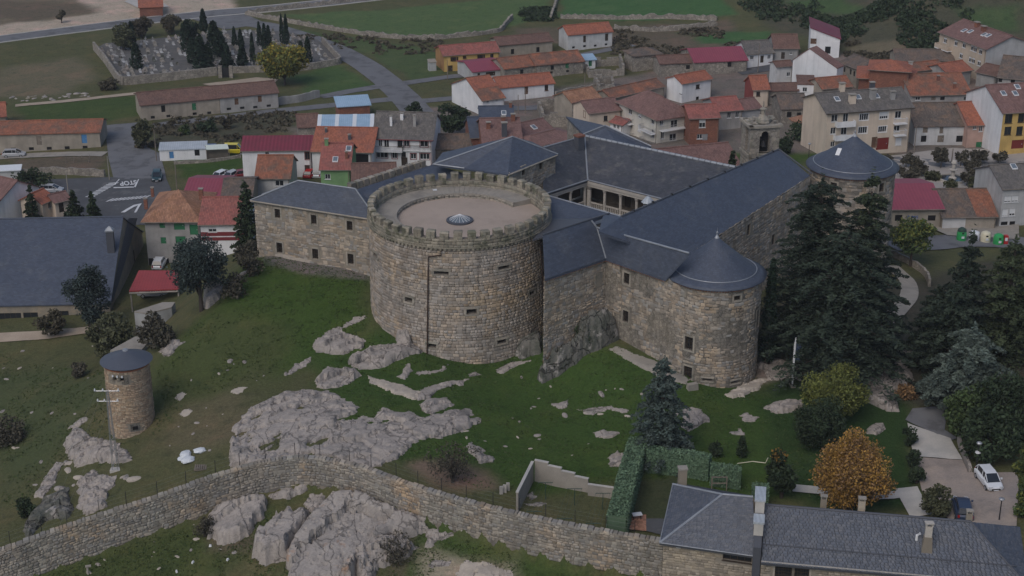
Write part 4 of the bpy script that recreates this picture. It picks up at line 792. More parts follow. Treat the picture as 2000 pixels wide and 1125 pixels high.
# front wing: two short walls meeting in an inner corner
fw=thing('castle_wing','angled front wing with slate roof between the keep and the nearer round tower','castle wing',W(1183,600,6))
Aw,Iw=W(1062,541,EZ),W(1183,500,EZ); Tw=np.array((19.3,162.95,EZ))
def outk(p,q,R=11.0):
    """first point from p towards q that is clear of the keep"""
    for u in np.linspace(0,1,200):
        c=np.array(p)+(np.array(q)-np.array(p))*u
        if math.hypot(c[0]-KC[0],c[1]-KC[1])>=R: return c
    return np.array(q)
wing_wall(fw,Aw,Iw,-1,EZ,[],cover=lambda s,z:random.random()<.93)
f1,L1,h1,e1,n1=flat(Aw,Iw); s,z=h1(1169,546); q=MB(); fbox(q,f1,s-.55,s+.55,z-.9,z+.9,-.09,.1); q.build('blocked_window',M['ashlar_pale'],fw)
wing_wall(fw,Iw,Tw,-.5,EZ,[(1224,544,.85,1.35),(1222,618,.85,1.45)],cover=lambda s,z:(math.sin(s*.9+z*.5)+math.sin(s*.37-z*.8))>-.1,core='render_patch')
Ao,Io,To=np.array(Aw)+(.1,-.4,-.1),np.array(Iw)+(0,-.5,-.1),np.array(Tw)+(-.1,-.4,-.1)
To=next(Io+(To-Io)*u for u in np.linspace(0,1,200) if PR(Io+(To-Io)*u)[0]>1299)
r1=W(1190,417,17.); nS=np.cross(Io-Ao,r1-Ao); hs=lambda x,y:hitplane(x,y,Ao,nS); r0=outk(hs(1060,459),r1); v0=hs(1155,431); j0=hs(1166,445); nT=np.cross(Io-To,j0-To); t0=hitplane(1346,495,To,nT)
roofmesh('slate_roof',[[Ao,Io,j0],[Ao,j0,v0],[Ao,v0,r1,r0],[Io,To,t0,j0]],M['slate'],fw,.3)
caps(fw,[[v0,j0],[j0,t0]],.12); caps(fw,[[j0,Io]],.09); caps(fw,[[r0,r1]],.1,'lead_dark')
for P0,P1 in((Ao,Io),(Io,To)):
    mb=MB(); k=int(np.linalg.norm(P1-P0)/.3)
    for i in range(k): p=P0+(P1-P0)*(i+.5)/k; mb.box((p[0],p[1]+.25,p[2]-.38),.18,.35,.18,0,random.random())
    mb.build('eaves_course',M['brick_orange'],fw)['kind']='stuff'
# the crag on which the front wing stands
cA,cI=np.array(Aw)[:2],np.array(Iw)[:2]; ce=(cI-cA)/np.linalg.norm(cI-cA); cn=np.array((ce[1],-ce[0])); Lc=np.linalg.norm(cI-cA)
outcrop('dark mossy crag in the corner between keep and front wing',[tuple(cA+ce*a_+cn*b_) for a_,b_ in((-.6,-.4),(-.7,.7),(.8,1.3),(2.6,1.9),(4.5,2.0),(6.6,2.8),(8.4,2.8),(Lc+.6,2.2),(Lc+.4,-.3))],3.4,18,edge=1.3,m='granite_dark',block=1.9,rough=.8,crack=.8,dome=.8,world=True,g=.18,jag=.25)
# east range: long outer slope down to the trees, ridge, courtyard slope
er=thing('castle_wing','long plain slate roofed range between the two round towers','castle wing',W(1450,430,13))
e_a,e_b=W(1330,507,EZ),W(1582,343,EZ)
wing_wall(er,e_a,e_b,-2,EZ,[(1462,449,.9,1.5),(1510,468,.9,1.5)],limit=150,sizes=((.45,.9),(.3,.5)))
zr=17.4; g0=W(1214,423,zr); g1=hitplane(1521,292,e_a,np.cross(e_b-e_a,g0-e_a)); hipz=W(1586,340,EZ)
ev=(e_b-e_a)/np.linalg.norm(e_b-e_a); 
lowl=W(1180,440,16.0); botl=e_a-ev*13+np.array((0,0,-.2))
ridge0=W(1178,419,17.0)
nE=np.cross(e_b-e_a,g0-e_a); jE=hitplane(1170,452,e_a,nE); tE=hitplane(1352,503,e_a,nE)
roofmesh('slate_roof',[[g0,jE,e_a,e_b,g1],[g0,ridge0,jE],[g1,e_b,hipz+np.array((-1.5,5,0))]],M['slate'],er,.3)
cv=np.array((-.64,.77)); 
back=np.array((ev[1]*-1,ev[0],0)); 
roofmesh('courtyard_roof',[[g0,g1,g1+back*7+np.array((0,0,-4.0)),g0+back*3+np.array((0,0,-1.8))]],M['slate'],er,.25)
caps(er,[[g0,g1],[g1,hipz]],.11,'lead_dark')
for k in range(9):
    p=g0+(g1-g0)*(k+.6)/9; mb=MB(); mb.box((p[0],p[1],p[2]+.05),.3,.3,.18); mb.build('snow_guard',M['iron'],er)
# north and west ranges round the courtyard
nr=thing('castle_wing','slate roofed courtyard range with a colonnaded gallery, behind the keep','castle wing',W(1200,380,9))
c0_,c1_=W(1148,352,EZ),W(1305,392,EZ); wl=W(1060,381,EZ); n0=W(1142,266,16.9); uu=min(np.linspace(0,1,400),key=lambda u:abs(PR(g0+(g1-g0)*u)[0]-1437)); n1=g0+(g1-g0)*uu+(0,0,.02); w0=hitplane(1062,288,n0,np.cross(wl-c0_,n0-c0_))
roofmesh('slate_roof',[[n0,n1,c0_],[n1,c1_+np.array((5,-4,0)),c0_],[n0,c0_,wl,w0]],M['slate_courtyard'],nr,.3)
caps(nr,[[n0,c0_]],.12); caps(nr,[[wl,c0_],[c0_,c1_]],.1); caps(nr,[[w0,n0]],.1)
mb=MB(); k=26
for i in range(k):
    p=n0+(n1-n0)*i/k; q=n0+(n1-n0)*(i+.9)/k; mb.tube([p+(0,0,.05),q+(0,0,.05)],.2,6,random.random())
mb.build('ridge_tiles',M['lead'],nr)['kind']='stuff'
# back slopes so that the range is closed
bk=np.array((-(n1-n0)[1],(n1-n0)[0],0)); bk/=np.linalg.norm(bk); 
if bk[1]<0: bk=-bk
roofmesh('back_roof',[[n0,n1,n1+bk*7+(0,0,-4),n0+bk*7+(0,0,-4)]],M['slate'],nr,.2)
bw=np.array((-(n0-w0)[1],(n0-w0)[0],0)); bw/=np.linalg.norm(bw); roofmesh('back_roof',[[w0,n0,n0+bw*7+(0,0,-4),w0+bw*7+(0,0,-4)]],M['slate'],nr,.2)
mb=MB()
for a,b,d in((n0,n1,bk),(w0,n0,bw)):
    a=a+d*6.7;b=b+d*6.7; mb.poly([(a[0],a[1],-6),(b[0],b[1],-6),(b[0],b[1],14.3),(a[0],a[1],14.3)])
mb.build('outer_wall',M['old_stone_wall'],nr)
def gallery(a,b,skip0=0):
    f,L,hit,e,n=flat(a,b); zt=EZ-.5; zf=EZ-3.9; mb=MB(); fbox(mb,f,-.2,L+.2,zt-.35,zt,.1,.6); fbox(mb,f,-.2,L+.2,zt,EZ-.12,.0,.35); mb.build('lintel_beam',M['cloister_stone'],nr)
    mb=MB(); fbox(mb,f,-.2,L+.2,zf-.3,zf,.1,4.); fbox(mb,f,-3,L+3,zf,EZ,3.9,4.1); fbox(mb,f,-3,L+3,zf-5,zf-.3,3.5,4.); mb.build('gallery_floor',M['old_wood'],nr)
    k=max(2,int(round(L/2.55)))
    for i in range(k+1):
        s=L*i/k; q=MB(); c=f(s,0,.35); r=.32 if i in(0,) else .2
        q.lathe((c[0],c[1],0),[(r*1.4,zf),(r*1.4,zf+.2),(r,zf+.3),(r*.92,zt-.75),(r*1.15,zt-.7),(r*1.5,zt-.5),(r*1.7,zt-.35)],10); q.build('column',M['cloister_stone'],nr)
        if i<k:
            q=MB(); fbox(q,f,s+.25,L*(i+1)/k-.25,zf+.75,zf+.92,.25,.45); fbox(q,f,s+.25,L*(i+1)/k-.25,zf,zf+.16,.25,.45)
            for j in range(7): x=s+.4+(L/k-.8)*j/6; fbox(q,f,x-.06,x+.06,zf+.16,zf+.75,.29,.41)
            q.build('balustrade',M['cloister_stone'],nr)
            if i%2: q=MB(); fbox(q,f,s+.8,s+1.7,zf,zf+2.1,3.8,3.92); q.build('door',M['dark_wood'],nr)
gallery(c0_+(.0,-.1,0),c1_+(4,-3.2,0)); gallery(wl,c0_+(-.1,0,0))
patch('courtyard_paving',[tuple(p) for p in(wl+(0,-6,0),c0_,c1_+(6,-5,0),W(1215,420,EZ)+(4,-6,0))],M['plaza_paving'],'paved floor of the castle courtyard',world=True,lf=.3)
# chimney at the valley
ch=MB(); p=W(1131,300,15.2); ch.box((p[0],p[1],p[2]-.8),1.0,1.0,3.2,.6); ch.build('chimney',M['lead_dark'],nr); ch=MB(); ch.box((p[0],p[1],p[2]+2.4),1.15,1.15,.25,.6); ch.build('chimney_cap',M['brick_wall'],nr)
lan=thing('roof_lantern','small glazed lantern with a metal cap over the courtyard edge','lantern',W(1265,402,13.5)); c=W(1265,402,13.5)
mb=MB(); mb.lathe(c,[(.45,-.8),(.45,.55)],8); mb.build('glazing',M['glass'],lan); mb=MB(); mb.lathe(c,[(.85,.5),(.8,.6),(.3,1.15),(.0,1.3)],8); mb.build('cap',M['grey_sheet'],lan)
for i in range(8): mb=MB(); a=math.pi/4*i; mb.tube([(c[0]+.46*math.cos(a),c[1]+.46*math.sin(a),c[2]-.8),(c[0]+.46*math.cos(a),c[1]+.46*math.sin(a),c[2]+.55)],.05,4); mb.build('post',M['white_metal'],lan)
# mono pitch strip roof and lead valley between courtyard and front wing
sr=thing('castle_wing','low slate lean-to strip behind the keep, edged by a pale valley','castle wing',W(1140,420,14)); s1=W(1212,423,15.6); d1=W(1178,419,14.8); s0=outk(W(1040,374,15.6),s1); d0=outk(W(1040,432,14.8),d1)
roofmesh('slate_roof',[[s0,d0,d1,s1]],M['slate'],sr,.2); roofmesh('lead_valley',[[d0+(0,0,.05),outk(W(1040,468,14.9),r1+(-.5,-.2,-1.)),r1+(-.5,-.2,-1.),d1+(0,0,.05)]],M['lead_dark'],sr,.2); caps(sr,[[s0,s1]],.09)
q=MB(); p=W(1144,412,15.1); q.box(p,.5,.4,.3,.4); tag(q.build('roof_vent',M['white_metal']),'small white vent cowl on the strip roof behind the keep','vent')
# raised block with hipped roof
rb=thing('castle_wing','raised stone block with a broad hipped slate roof behind the keep','castle wing',W(1000,330,14)); zt=17.2
b=W(1085,299,zt); a=outk(W(975,345,zt),b,11.3); f,L,n=wing_wall(rb,a,b,12,zt,[(1022,334,.7,1.1),(1056,323,.7,1.1)],limit=60,sizes=((.35,.75),(.25,.4)))
pk_=W(1001,267,20.); lf_=W(846,321,zt-.3); fl=W(907,329,zt-.6); far_=lf_+(pk_-lf_)*1.0
roofmesh('slate_roof',[[a+(-.1,-.35,-.1),b+(.3,-.2,-.1),pk_],[fl,a+(-.1,-.35,-.1),pk_,lf_],[pk_,b+(.3,-.2,-.1),b+(-3,5,0)],[pk_,b+(-3,5,0),lf_+(1,5,0),lf_]],M['slate'],rb,.25)
caps(rb,[[lf_,pk_],[pk_,b+(.3,-.2,-.1)],[lf_,fl]],.09); caps(rb,[[a+(0,-.3,-.25),b+(.2,-.25,-.25)]],.12,'ashlar_pale','eaves_course')
lr=thing('castle_wing','low slate roof corner showing between the raised block and the keep battlements','castle wing',W(800,350,14)); q0,q1,q2,q3=W(690,372,15.5),W(846,321,15.8),W(910,340,15.4),W(720,415,13.)
roofmesh('slate_roof',[[q0,W(714,398,14.2),np.array((-14.4,188.1,14.9)),np.array((-6.3,191.1,15.1)),q2,q1]],M['slate'],lr,.3)
# slate roof beyond the courtyard
xr=thing('castle_wing','low hipped slate roof beyond the courtyard chimney','castle wing',W(1190,270,15)); u0,u1,u2,u3=W(1140,262,16.5),W(1182,245,18),W(1272,286,16.),W(1225,300,16.)
roofmesh('slate_roof',[[u0,u3,u2,u1],[u1,u2,u2+(-4,9,-1),u0+(-2,12,-1)],[u1,u0+(-2,12,-1),u0]],M['slate'],xr,.3); caps(xr,[[u0,u1],[u1,u2]],.08)
mb=MB(); mb.hexa([(u0[0],u0[1],-6),(u3[0],u3[1],-6),(u2[0],u2[1],-6),(u2[0]-4,u2[1]+9,-6),(u0[0]-2,u0[1]+12,-6)],[tuple(u0+(0,.3,-.35)),tuple(u3+(0,.3,-.35)),tuple(u2+(-.2,.2,-.35)),tuple(u2+(-4,8.8,-1.3)),tuple(u0+(-1.8,11.8,-1.3))]); mb.build('wall',M['old_stone_wall'],xr)
# ------------------------------------------------------------------ church bell tower
ctp=W(1487,318,8); bt=thing('bell_tower','square stone bell tower with arched openings and a worn flat top','bell tower',(ctp[0],ctp[1],0))
def bell_tower():
    za=zfor(ctp[0]-2,ctp[1]+1,232)+0; A=W(1449,238,za-.2); B=W(1465,247,za-.4); Cc=W(1523,243,za-.4)
    A=W(1467,250,15.2); B=W(1524,247,15.2); f,L,hit,e,n=flat(A,B); D=L*.95; zb=0
    P=lambda s,t,z:f(s,z,t); s,z=hit(1494,270); ops=[(s-.75,s+.75,z-2.2,z+1.2)]
    mb=MB(); wall_grid(mb,f,0,L,zb,15.2,ops,.8); fl=lambda s,z,d:f(d,z,D-s); lo=[(D*.45,D*.75,ops[0][2],ops[0][3])]
    wall_grid(mb,fl,0,D,zb,15.2,lo,.8); mb.poly([P(L,0,zb),P(L,D,zb),P(L,D,15.2),P(L,0,15.2)]); mb.poly([P(L,D,zb),P(0,D,zb),P(0,D,15.2),P(L,D,15.2)]); mb.poly([P(0,0,15.2),P(L,0,15.2),P(L,D,15.2),P(0,D,15.2)]); mb.build('wall_core',M['old_stone_wall'],bt)
    q=MB(); o=ops[0]; fbox(q,f,o[0]-.1,o[1]+.1,o[2],o[3]+.1,.78,.9); fbox(q,fl,lo[0][0]-.1,lo[0][1]+.1,o[2],o[3]+.1,.78,.9); q.build('dark_interior',M['dark_void'],bt)
    q=MB()
    for k in range(9):                                # arch ring
        a=math.pi*k/8; c,s_=math.cos(a),math.sin(a); sm=(o[0]+o[1])/2; fbox(q,f,sm+c*.72-.17,sm+c*.72+.17,o[3]-.75+s_*.72-.12,o[3]-.75+s_*.72+.14,-.05,.3,random.random())
    fbox(q,f,o[0],o[0]+.22,o[3]-.4,o[3],.05,.6);fbox(q,f,o[1]-.22,o[1],o[3]-.4,o[3],.05,.6); fbox(q,f,o[0]-.25,o[1]+.25,o[2]-.25,o[2],-.1,.4); q.build('arch',M['ashlar_pale'],bt)
    be=MB(); c=f((o[0]+o[1])/2,0,.5); be.lathe((c[0],c[1],o[2]+.9),[(.45,0),(.36,.2),(.28,.6),(.1,.8),(.0,.82)],12); be.build('bell',M['iron'],bt)
    for z,w in((15.2,.35),(o[2]-.6,.15)):
        q=MB(); fbox(q,f,-w,L+w,z-.05,z+.3,-w,.3,.3); fbox(q,fl,-w,D+w,z-.05,z+.3,-w-.01,.3,.6); q.build('cornice',M['ashlar_pale'],bt)
    L_=masonry(f,0,L,4,15.1,[(o[0]-.3,o[1]+.3,o[2]-.2,o[3]+.2)],(.5,.95),(.38,.5),ground=False)+masonry(fl,0,D,4,15.1,[(lo[0][0]-.1,lo[0][1]+.1,o[2],o[3])],(.5,.95),(.38,.5),ground=False); place_stones(bt,L_,'ashlar_pale',120,d=.04)
    q=MB()
    for k in range(40): c=P(random.uniform(0,L),random.uniform(0,D),15.45); q.box(c,random.uniform(.3,.7),random.uniform(.3,.6),random.uniform(.1,.35),random.random()*3,random.random())
    q.build('loose_masonry',M['ashlar_pale'],bt)['kind']='stuff'
    q=MB(); c=P(L*.55,D*.5,15.4); q.lathe(c,[(1.1,0),(1.0,.5),(.55,.8),(.3,1.1),(.3,1.7),(.5,1.8),(.5,1.95),(.1,2.2),(.05,3.)],8); q.build('pinnacle',M['ashlar_pale'],bt)
bell_tower()
# ------------------------------------------------------------------ little round tower on the slope
sb=G(252,852); ST=(sb[0],sb[1]+2.1); stz=T(*ST)
st=thing('round_turret','little round tower of orange stone with a shallow blue slate cap, alone on the slope','tower',(ST[0],ST[1],stz))
def turret():
    R=2.42; zt=zfor(ST[0],ST[1]-R,722); f=cyl(ST[0],ST[1],R,.0,zt); C=2*math.pi*R; s,z=cyl_hit(231,741,*ST,R); s2,z2=cyl_hit(264,835,*ST,R); ops=[(s-.62,s-.18,z-.25,z+.2),(s+.18,s+.62,z-.25,z+.2)]
    mb=MB(); wall_grid(mb,f,0,C,stz-1.5,zt,ops,.4,48); mb.build('wall_core',M['mortar_pale'],st)
    q=MB(); [fbox(q,f,o[0]-.05,o[1]+.05,o[2]-.05,o[3]+.05,.38,.45) for o in ops]; q.build('dark_interior',M['dark_void'],st)
    q=MB(); fbox(q,f,s-1.1,s-.66,z-.55,z+.4,-.06,.1);fbox(q,f,s+.66,s+1.1,z-.55,z+.4,-.06,.1);fbox(q,f,s-.66,s+.66,z-.6,z-.28,-.06,.1);fbox(q,f,s-.66,s+.66,z+.22,z+.42,-.06,.1);fbox(q,f,s-.14,s+.14,z-.28,z+.22,-.05,.1); q.build('rendered_panel',M['render_patch'],st)
    for k in(-.5,0,.5): q=MB(); c=f(s+k,z+.3,-.2); q.lathe((c[0],c[1],c[2]),[(.09,0),(.1,.1),(.06,.16),(.09,.2),(0,.26)],8); q.build('insulator',M['white_paint'],st)
    q=MB(); fbox(q,f,s2-.5,s2+.5,z2-.45,z2+.4,-.05,.05); q.build('rendered_panel',M['render_patch'],st); q=MB(); fbox(q,f,s2-.28,s2+.28,z2-.25,z2+.15,-.08,0); q.build('plaque',M['dark_void'],st)
    L=masonry(f,C*.48,C,stz-.6,zt-.35,[(s-1.1,s+1.1,z-.6,z+.45),(s2-.5,s2+.5,z2-.45,z2+.4)],(.28,.6),(.17,.28),rub=.06)+masonry(f,0,C*.03,stz-.6,zt-.35,[],(.28,.6),(.17,.28),rub=.06)
    place_stones(st,L,'tower_stone',300,d=.05)
    mb=MB(); n=60
    for i in range(n): a=C*i/n; fbox(mb,f,a-.07,a+.07,zt-.22,zt-.02,-.18,.02,random.random())
    for i in range(36): fbox(mb,f,C*i/36,C*(i+1)/36+.01,zt-.34,zt-.22,-.1,.02,.4); fbox(mb,f,C*i/36,C*(i+1)/36+.01,zt-.02,zt+.06,-.25,.02,.6)
    mb.build('brick_cornice',M['brick_orange'],st)
    mb=MB(); n=40; Rr=2.85
    mb.lathe((ST[0],ST[1],zt),[(Rr-.05,0),(Rr,.07),(Rr*.66,.5),(Rr*.33,.92),(.28,1.22)],40); mb.build('slate_cap',M['slate_piece'],st)
    mb=MB(); mb.lathe((ST[0],ST[1],zt),[(.34,1.2),(.3,1.32),(.0,1.4)],12); mb.build('cap_stone',M['lead'],st)
turret()
# ------------------------------------------------------------------ curving stone boundary wall
bwall=thing('boundary_wall','long curving wall of rough stone blocks across the foreground','wall',WALLP[8])
def boundary():
    P=np.array(WALLP); seg=np.hypot(*np.diff(P[:,:2],axis=0).T); S=np.concatenate([[0],np.cumsum(seg)]); n=160; u=np.linspace(0,S[-1],n); K=np.stack([np.interp(u,S,P[:,i]) for i in range(3)],1)
    for _ in range(8): K[1:-1]=(K[:-2]+2*K[1:-1]+K[2:])/4
    dirs=np.gradient(K[:,:2],axis=0); dirs/=np.linalg.norm(dirs,axis=1)[:,None]
    def f(s,z,d):
        x=np.interp(s,u,K[:,0]);y=np.interp(s,u,K[:,1]);zt=np.interp(s,u,K[:,2]); dx=np.interp(s,u,dirs[:,0]);dy=np.interp(s,u,dirs[:,1])
        d=d-.3; return (x-dy*d,y+dx*d,zt+z)
    SL=S[-1]; mb=MB(); H=4.2
    for i in range(n-1):
        a,b=u[i],u[i+1]; mb.hexa([f(a,-H,0),f(b,-H,0),f(b,-H,.6),f(a,-H,.6)],[f(a,-.05,0),f(b,-.05,0),f(b,-.05,.6),f(a,-.05,.6)])
    mb.build('wall_core',M['mortar'],bwall)
    L=masonry(f,0,SL,-H,-.12,[],(.26,.7),(.2,.38),rub=.16); back=lambda s,z,d:f(SL-s,z,.72-d); L2=[]
    place_stones(bwall,L,'wall_stone',300,d=.055)
    s=0; cm=[]
    meshes=blocks('ashlar_pale')
    while s<SL:
        w=random.uniform(.3,.7); q=MB(); b=min(s+w-.015,SL); j=random.uniform(-.07,.05)
        lo=[f(s,-.08,-.06),f(b,-.08,-.04),f(b,-.08,.66),f(s,-.08,.64)]; hi=[f(s+.03,.1+j,0),f(b-.03,.1+j,.02),f(b-.05,.13+j,.55),f(s+.03,.13+j,.58)]
        q.hexa(lo,hi,random.random()); q.build('coping_stone',M['wall_stone'],bwall); s+=w
    return f,SL
WF,WS=boundary()
wfence=thing('wire_fence','thin iron posts with wire standing along the top of the curving wall','fence',WALLP[9])
pp=[]
s=3.
while s<WS-1:
    a=WF(s,-.2,.95); b=(a[0],a[1],a[2]+1.5); q=MB(); q.tube([a,b],.035,5); q.build('post',M['iron'],wfence); pp.append(a); s+=random.uniform(2.3,3.2)
for k in(.5,1.,1.4):
    q=MB(); q.tube([(p[0],p[1],p[2]+k) for p in pp],.008,3,cap=False); q.build('wire',M['wire'],wfence)
p=pp[len(pp)//2]
# ------------------------------------------------------------------ village houses
def chimney_on(par,p,m='brick_wall',w=.6,h=1.3,ang=0.,cap=True):
    q=MB(); q.box((p[0],p[1],p[2]-.5),w,w*.8,h+.5,ang); o=q.build('chimney',M[m],par)
    if cap: q=MB(); q.box((p[0],p[1],p[2]+h+.15),w*1.25,w*1.05,.1,ang); q.box((p[0],p[1],p[2]+h),w*.6,w*.5,.16,ang); q.build('chimney_cap',M['concrete'],o)
def house(name,label,A,B,h,R=None,pitch=20,d=None,kind='gable',wall='white_plaster',roof='orange_tile',wins=(),chim=(),sky=(),o=.3,cat='house',ze=None,frame='white_frame',base=2.,rise=None,side=None,sur=None,ridge=True,group=None,doors=(),eave_m=None,pk=.5):
    """A,B: picture position of the front eave corners; h eave height over the ground; R: picture position of a point of the ridge"""
    if ze is None: ze=(G(*A,h)[2]+G(*B,h)[2])/2
    a,b=W(*A,ze),W(*B,ze); f,L,hit,e,n=flat(a,b); gz=ze-h
    tp=math.tan(math.radians(pitch))
    if R is not None:
        lo,hi=.02,12.                                        # rise that gives the wanted roof pitch
        for _ in range(30):
            m=(lo+hi)/2; q=W(*R,ze+m); dist=np.dot(q[:2]-a[:2],n)
            if dist<=0 or m/max(dist,.01)>tp: hi=m
            else: lo=m
        r=m; dist=max(np.dot(W(*R,ze+r)[:2]-a[:2],n),.6)
        if d is None: d=dist if kind in('shed',) else 2*dist
    else: dist=d/2; r=rise if rise is not None else (d if kind=='shed' else d/2)*tp
    D=d; P=lambda s,t,z: np.array(f(s,z,t)); mid=P(L/2,D/2,0)
    th=thing(name,label,cat,(mid[0],mid[1],T(mid[0],mid[1])),group)
    ang=math.atan2(e[1],e[0])
    fr=f; rt=lambda s,z,dd: f(L-dd,z,s); lt=lambda s,z,dd: f(dd,z,D-s)
    ops={'f':[], 'r':[], 'l':[]}; wl=[]
    for w in list(wins)+[tuple(x)+('door',) if len(x)<7 else x for x in doors]:
        face,px,py,ww,hh=w[:5]; st=dict(w[5]) if len(w)>5 and isinstance(w[5],dict) else {}
        if face=='f': s,z=hit(px,py); mx=L
        elif face=='r': q=hitplane(px,py,P(L,0,0),np.array((e[0],e[1],0))); s=np.dot(q[:2]-P(L,0,0)[:2],n); z=q[2]; mx=D
        else: q=hitplane(px,py,P(0,0,0),np.array((e[0],e[1],0))); s=D-np.dot(q[:2]-P(0,0,0)[:2],n); z=q[2]; mx=D
        s=min(max(s,ww/2+.05),mx-ww/2-.05)
        zc=min(z,ze-hh/2-.12) if face=='f' else z
        ops[face].append((s-ww/2,s+ww/2,zc-hh/2,zc+hh/2)); wl.append((face,s,zc,ww,hh,st))
    z0=gz-base; mb=MB(); ztop=ze-.02
    back=ze-.02; 
    wall_grid(mb,fr,0,L,z0,ztop,ops['f'],.14); wall_grid(mb,rt,0,D,z0,ztop,ops['r'],.14); wall_grid(mb,lt,0,D,z0,ztop,ops['l'],.14)
    mb.poly([P(L,D,z0),P(0,D,z0),P(0,D,ztop),P(L,D,ztop)])
    rz=ze+r
    if kind=='gable':
        for s in(0,L): mb.poly([P(s,0,ztop),P(s,D,ztop),P(s,dist,rz-.05)])
    elif kind=='gableP':
        for t in(0,D): mb.poly([P(0,t,ztop),P(L,t,ztop),P(L*pk,t,rz-.05)])
    elif kind=='shed':
        mb.poly([P(0,0,ztop),P(0,D,ztop),P(0,D,rz-.05)]); mb.poly([P(L,0,ztop),P(L,D,ztop),P(L,D,rz-.05)]); mb.poly([P(0,D,ztop),P(L,D,ztop),P(L,D,rz-.05),P(0,D,rz-.05)])
    elif kind=='sideshed':                                    # falls from left to right
        mb.poly([P(0,0,ztop),P(L,0,ztop),P(0,0,rz)]); mb.poly([P(0,D,ztop),P(L,D,ztop),P(0,D,rz)]); mb.poly([P(0,0,ztop),P(0,D,ztop),P(0,D,rz),P(0,0,rz)])
    mb.build('wall',M[wall],th)
    if side:
        q=MB(); 
        for which in side[1]:
            s=-.012 if which=='l' else L+.012; q.poly([P(s,-.01,z0),P(s,D,z0),P(s,D,ztop),P(s,dist,rz-.05) if kind=='gable' else P(s,D,ztop),P(s,-.01,ztop)])
        q.build('gable_wall',M[side[0]],th)
    k=r/max(dist,.01); ro=.16; zo=ze-o*k+.06
    polys=[]
    if kind=='gable':
        D2=D+o; rb=rz-(D-dist+o)*k if True else 0
        polys=[[P(-o,-o,zo),P(L+o,-o,zo),P(L+o,dist,rz+.06),P(-o,dist,rz+.06)],[P(-o,dist,rz+.06),P(L+o,dist,rz+.06),P(L+o,D2,ze-o*k+.06),P(-o,D2,ze-o*k+.06)]]; rl=[P(-o,dist,rz+.1),P(L+o,dist,rz+.1)]
    elif kind=='hip':
        hs=min(dist,L/2-.05); a1,b1=P(hs,dist,rz),P(L-hs,dist,rz); c=[P(-o,-o,zo),P(L+o,-o,zo),P(L+o,D+o,zo),P(-o,D+o,zo)]
        polys=[[c[0],c[1],b1,a1],[c[1],c[2],b1],[c[2],c[3],a1,b1],[c[3],c[0],a1]]; rl=[a1,b1]
    elif kind=='gableP':
        zz=ze+.02; polys=[[P(-o,-o,zz),P(L*pk,-o,rz+.06),P(L*pk,D+o,rz+.06),P(-o,D+o,zz)],[P(L+o,-o,zz),P(L*pk,-o,rz+.06),P(L*pk,D+o,rz+.06),P(L+o,D+o,zz)]]; rl=[P(L*pk,-o,rz+.1),P(L*pk,D+o,rz+.1)]
    elif kind=='sideshed': polys=[[P(-o,-o,rz+.1),P(L+o,-o,ze+.02),P(L+o,D+o,ze+.02),P(-o,D+o,rz+.1)]]; rl=None
    else: polys=[[P(-o,-o,zo),P(L+o,-o,zo),P(L+o,D+o,rz+o*k+.06),P(-o,D+o,rz+o*k+.06)]]; rl=None
    mb=MB()
    for p in polys: slab(mb,p,ro)
    rfo=mb.build('roof',M[roof],th)
    if ridge and rl is not None and 'sheet' not in roof: q=MB(); q.tube(rl,.13,6,.4); q.build('ridge_tiles',M[roof],th)
    if eave_m is None and cat in('house','apartment building') and o>=.25: eave_m='old_wood'
    if eave_m and kind!='gableP' and kind!='sideshed': q=MB(); q.tube([P(-o,-o-.06,zo-.06),P(L+o,-o-.06,zo-.06)],.075,6); q.build('gutter',M[eave_m],th); q=MB(); x_=L-.15; q.tube([P(x_,-.1,ze-.2),P(x_,-.1,gz)],.05,5); q.build('downpipe',M[eave_m],th)
    for face,s,z,ww,hh,st in wl:
        ff={'f':fr,'r':rt,'l':lt}[face]; kd=st.pop('kind','window')
        if kd=='door':
            q=MB(); fbox(q,ff,s-ww/2+.02,s+ww/2-.02,z-hh/2,z+hh/2-.02,.08,.13); dm=st.get('m','dark_wood'); dr=q.build('door',M[dm],th); q=MB(); fbox(q,ff,s+ww*.3,s+ww*.36,z-.1,z+.06,.02,.08); q.build('handle',M['steel'],dr)
        elif kd=='void': q=MB(); fbox(q,ff,s-ww/2-.02,s+ww/2+.02,z-hh/2-.02,z+hh/2+.02,.132,.2); q.build('opening',M['dark_void'],th)
        else: window(th,ff,s,z,ww,hh,.13,st.pop('frame',frame),sur=st.pop('sur',sur),**st)
    nr_=np.array((n[0]*-k,n[1]*-k,1)); p0=P(0,0,ze+.06)
    if kind=='gableP': nr_=None
    for c in chim:
        px,py=c[:2]; st=c[2] if len(c)>2 else {}
        if nr_ is not None: q=hitplane(px,py,p0,nr_)
        else: q=W(px,py,rz)
        chimney_on(th,q,ang=ang,**st)
    for px,py in sky:
        q=hitplane(px,py,p0,nr_); fs=lambda s,z,dd: np.array((q[0]+e[0]*s+n[0]*z*math.cos(math.atan(k))-n[0]*0+nr_[0]*0, q[1]+e[1]*s+n[1]*z*math.cos(math.atan(k)), q[2]+z*math.sin(math.atan(k))+.05-dd))
        g=MB(); fbox(g,fs,-.45,.45,-.6,.6,-.1,.1); sko=g.build('skylight',M['white_frame'],th); g=MB(); g.poly([tuple(fs(-.36,-.5,-.105)),tuple(fs(.36,-.5,-.105)),tuple(fs(.36,.5,-.105)),tuple(fs(-.36,.5,-.105))]); g.build('pane',M['skylight_glass'],sko)
    return dict(th=th,f=f,L=L,D=D,P=P,ze=ze,rz=rz,hit=hit,e=e,n=n,ang=ang,gz=gz,k=k,rt=rt,lt=lt)
Z=2.857
def V(face,x,y,w,h,ox=0,oy=0,**k): return (face,ox+x/Z,oy+y/Z,w,h,k)
def z1(face,x,y,w,h,**k): return V(face,x,y,w,h,0,0,**k)
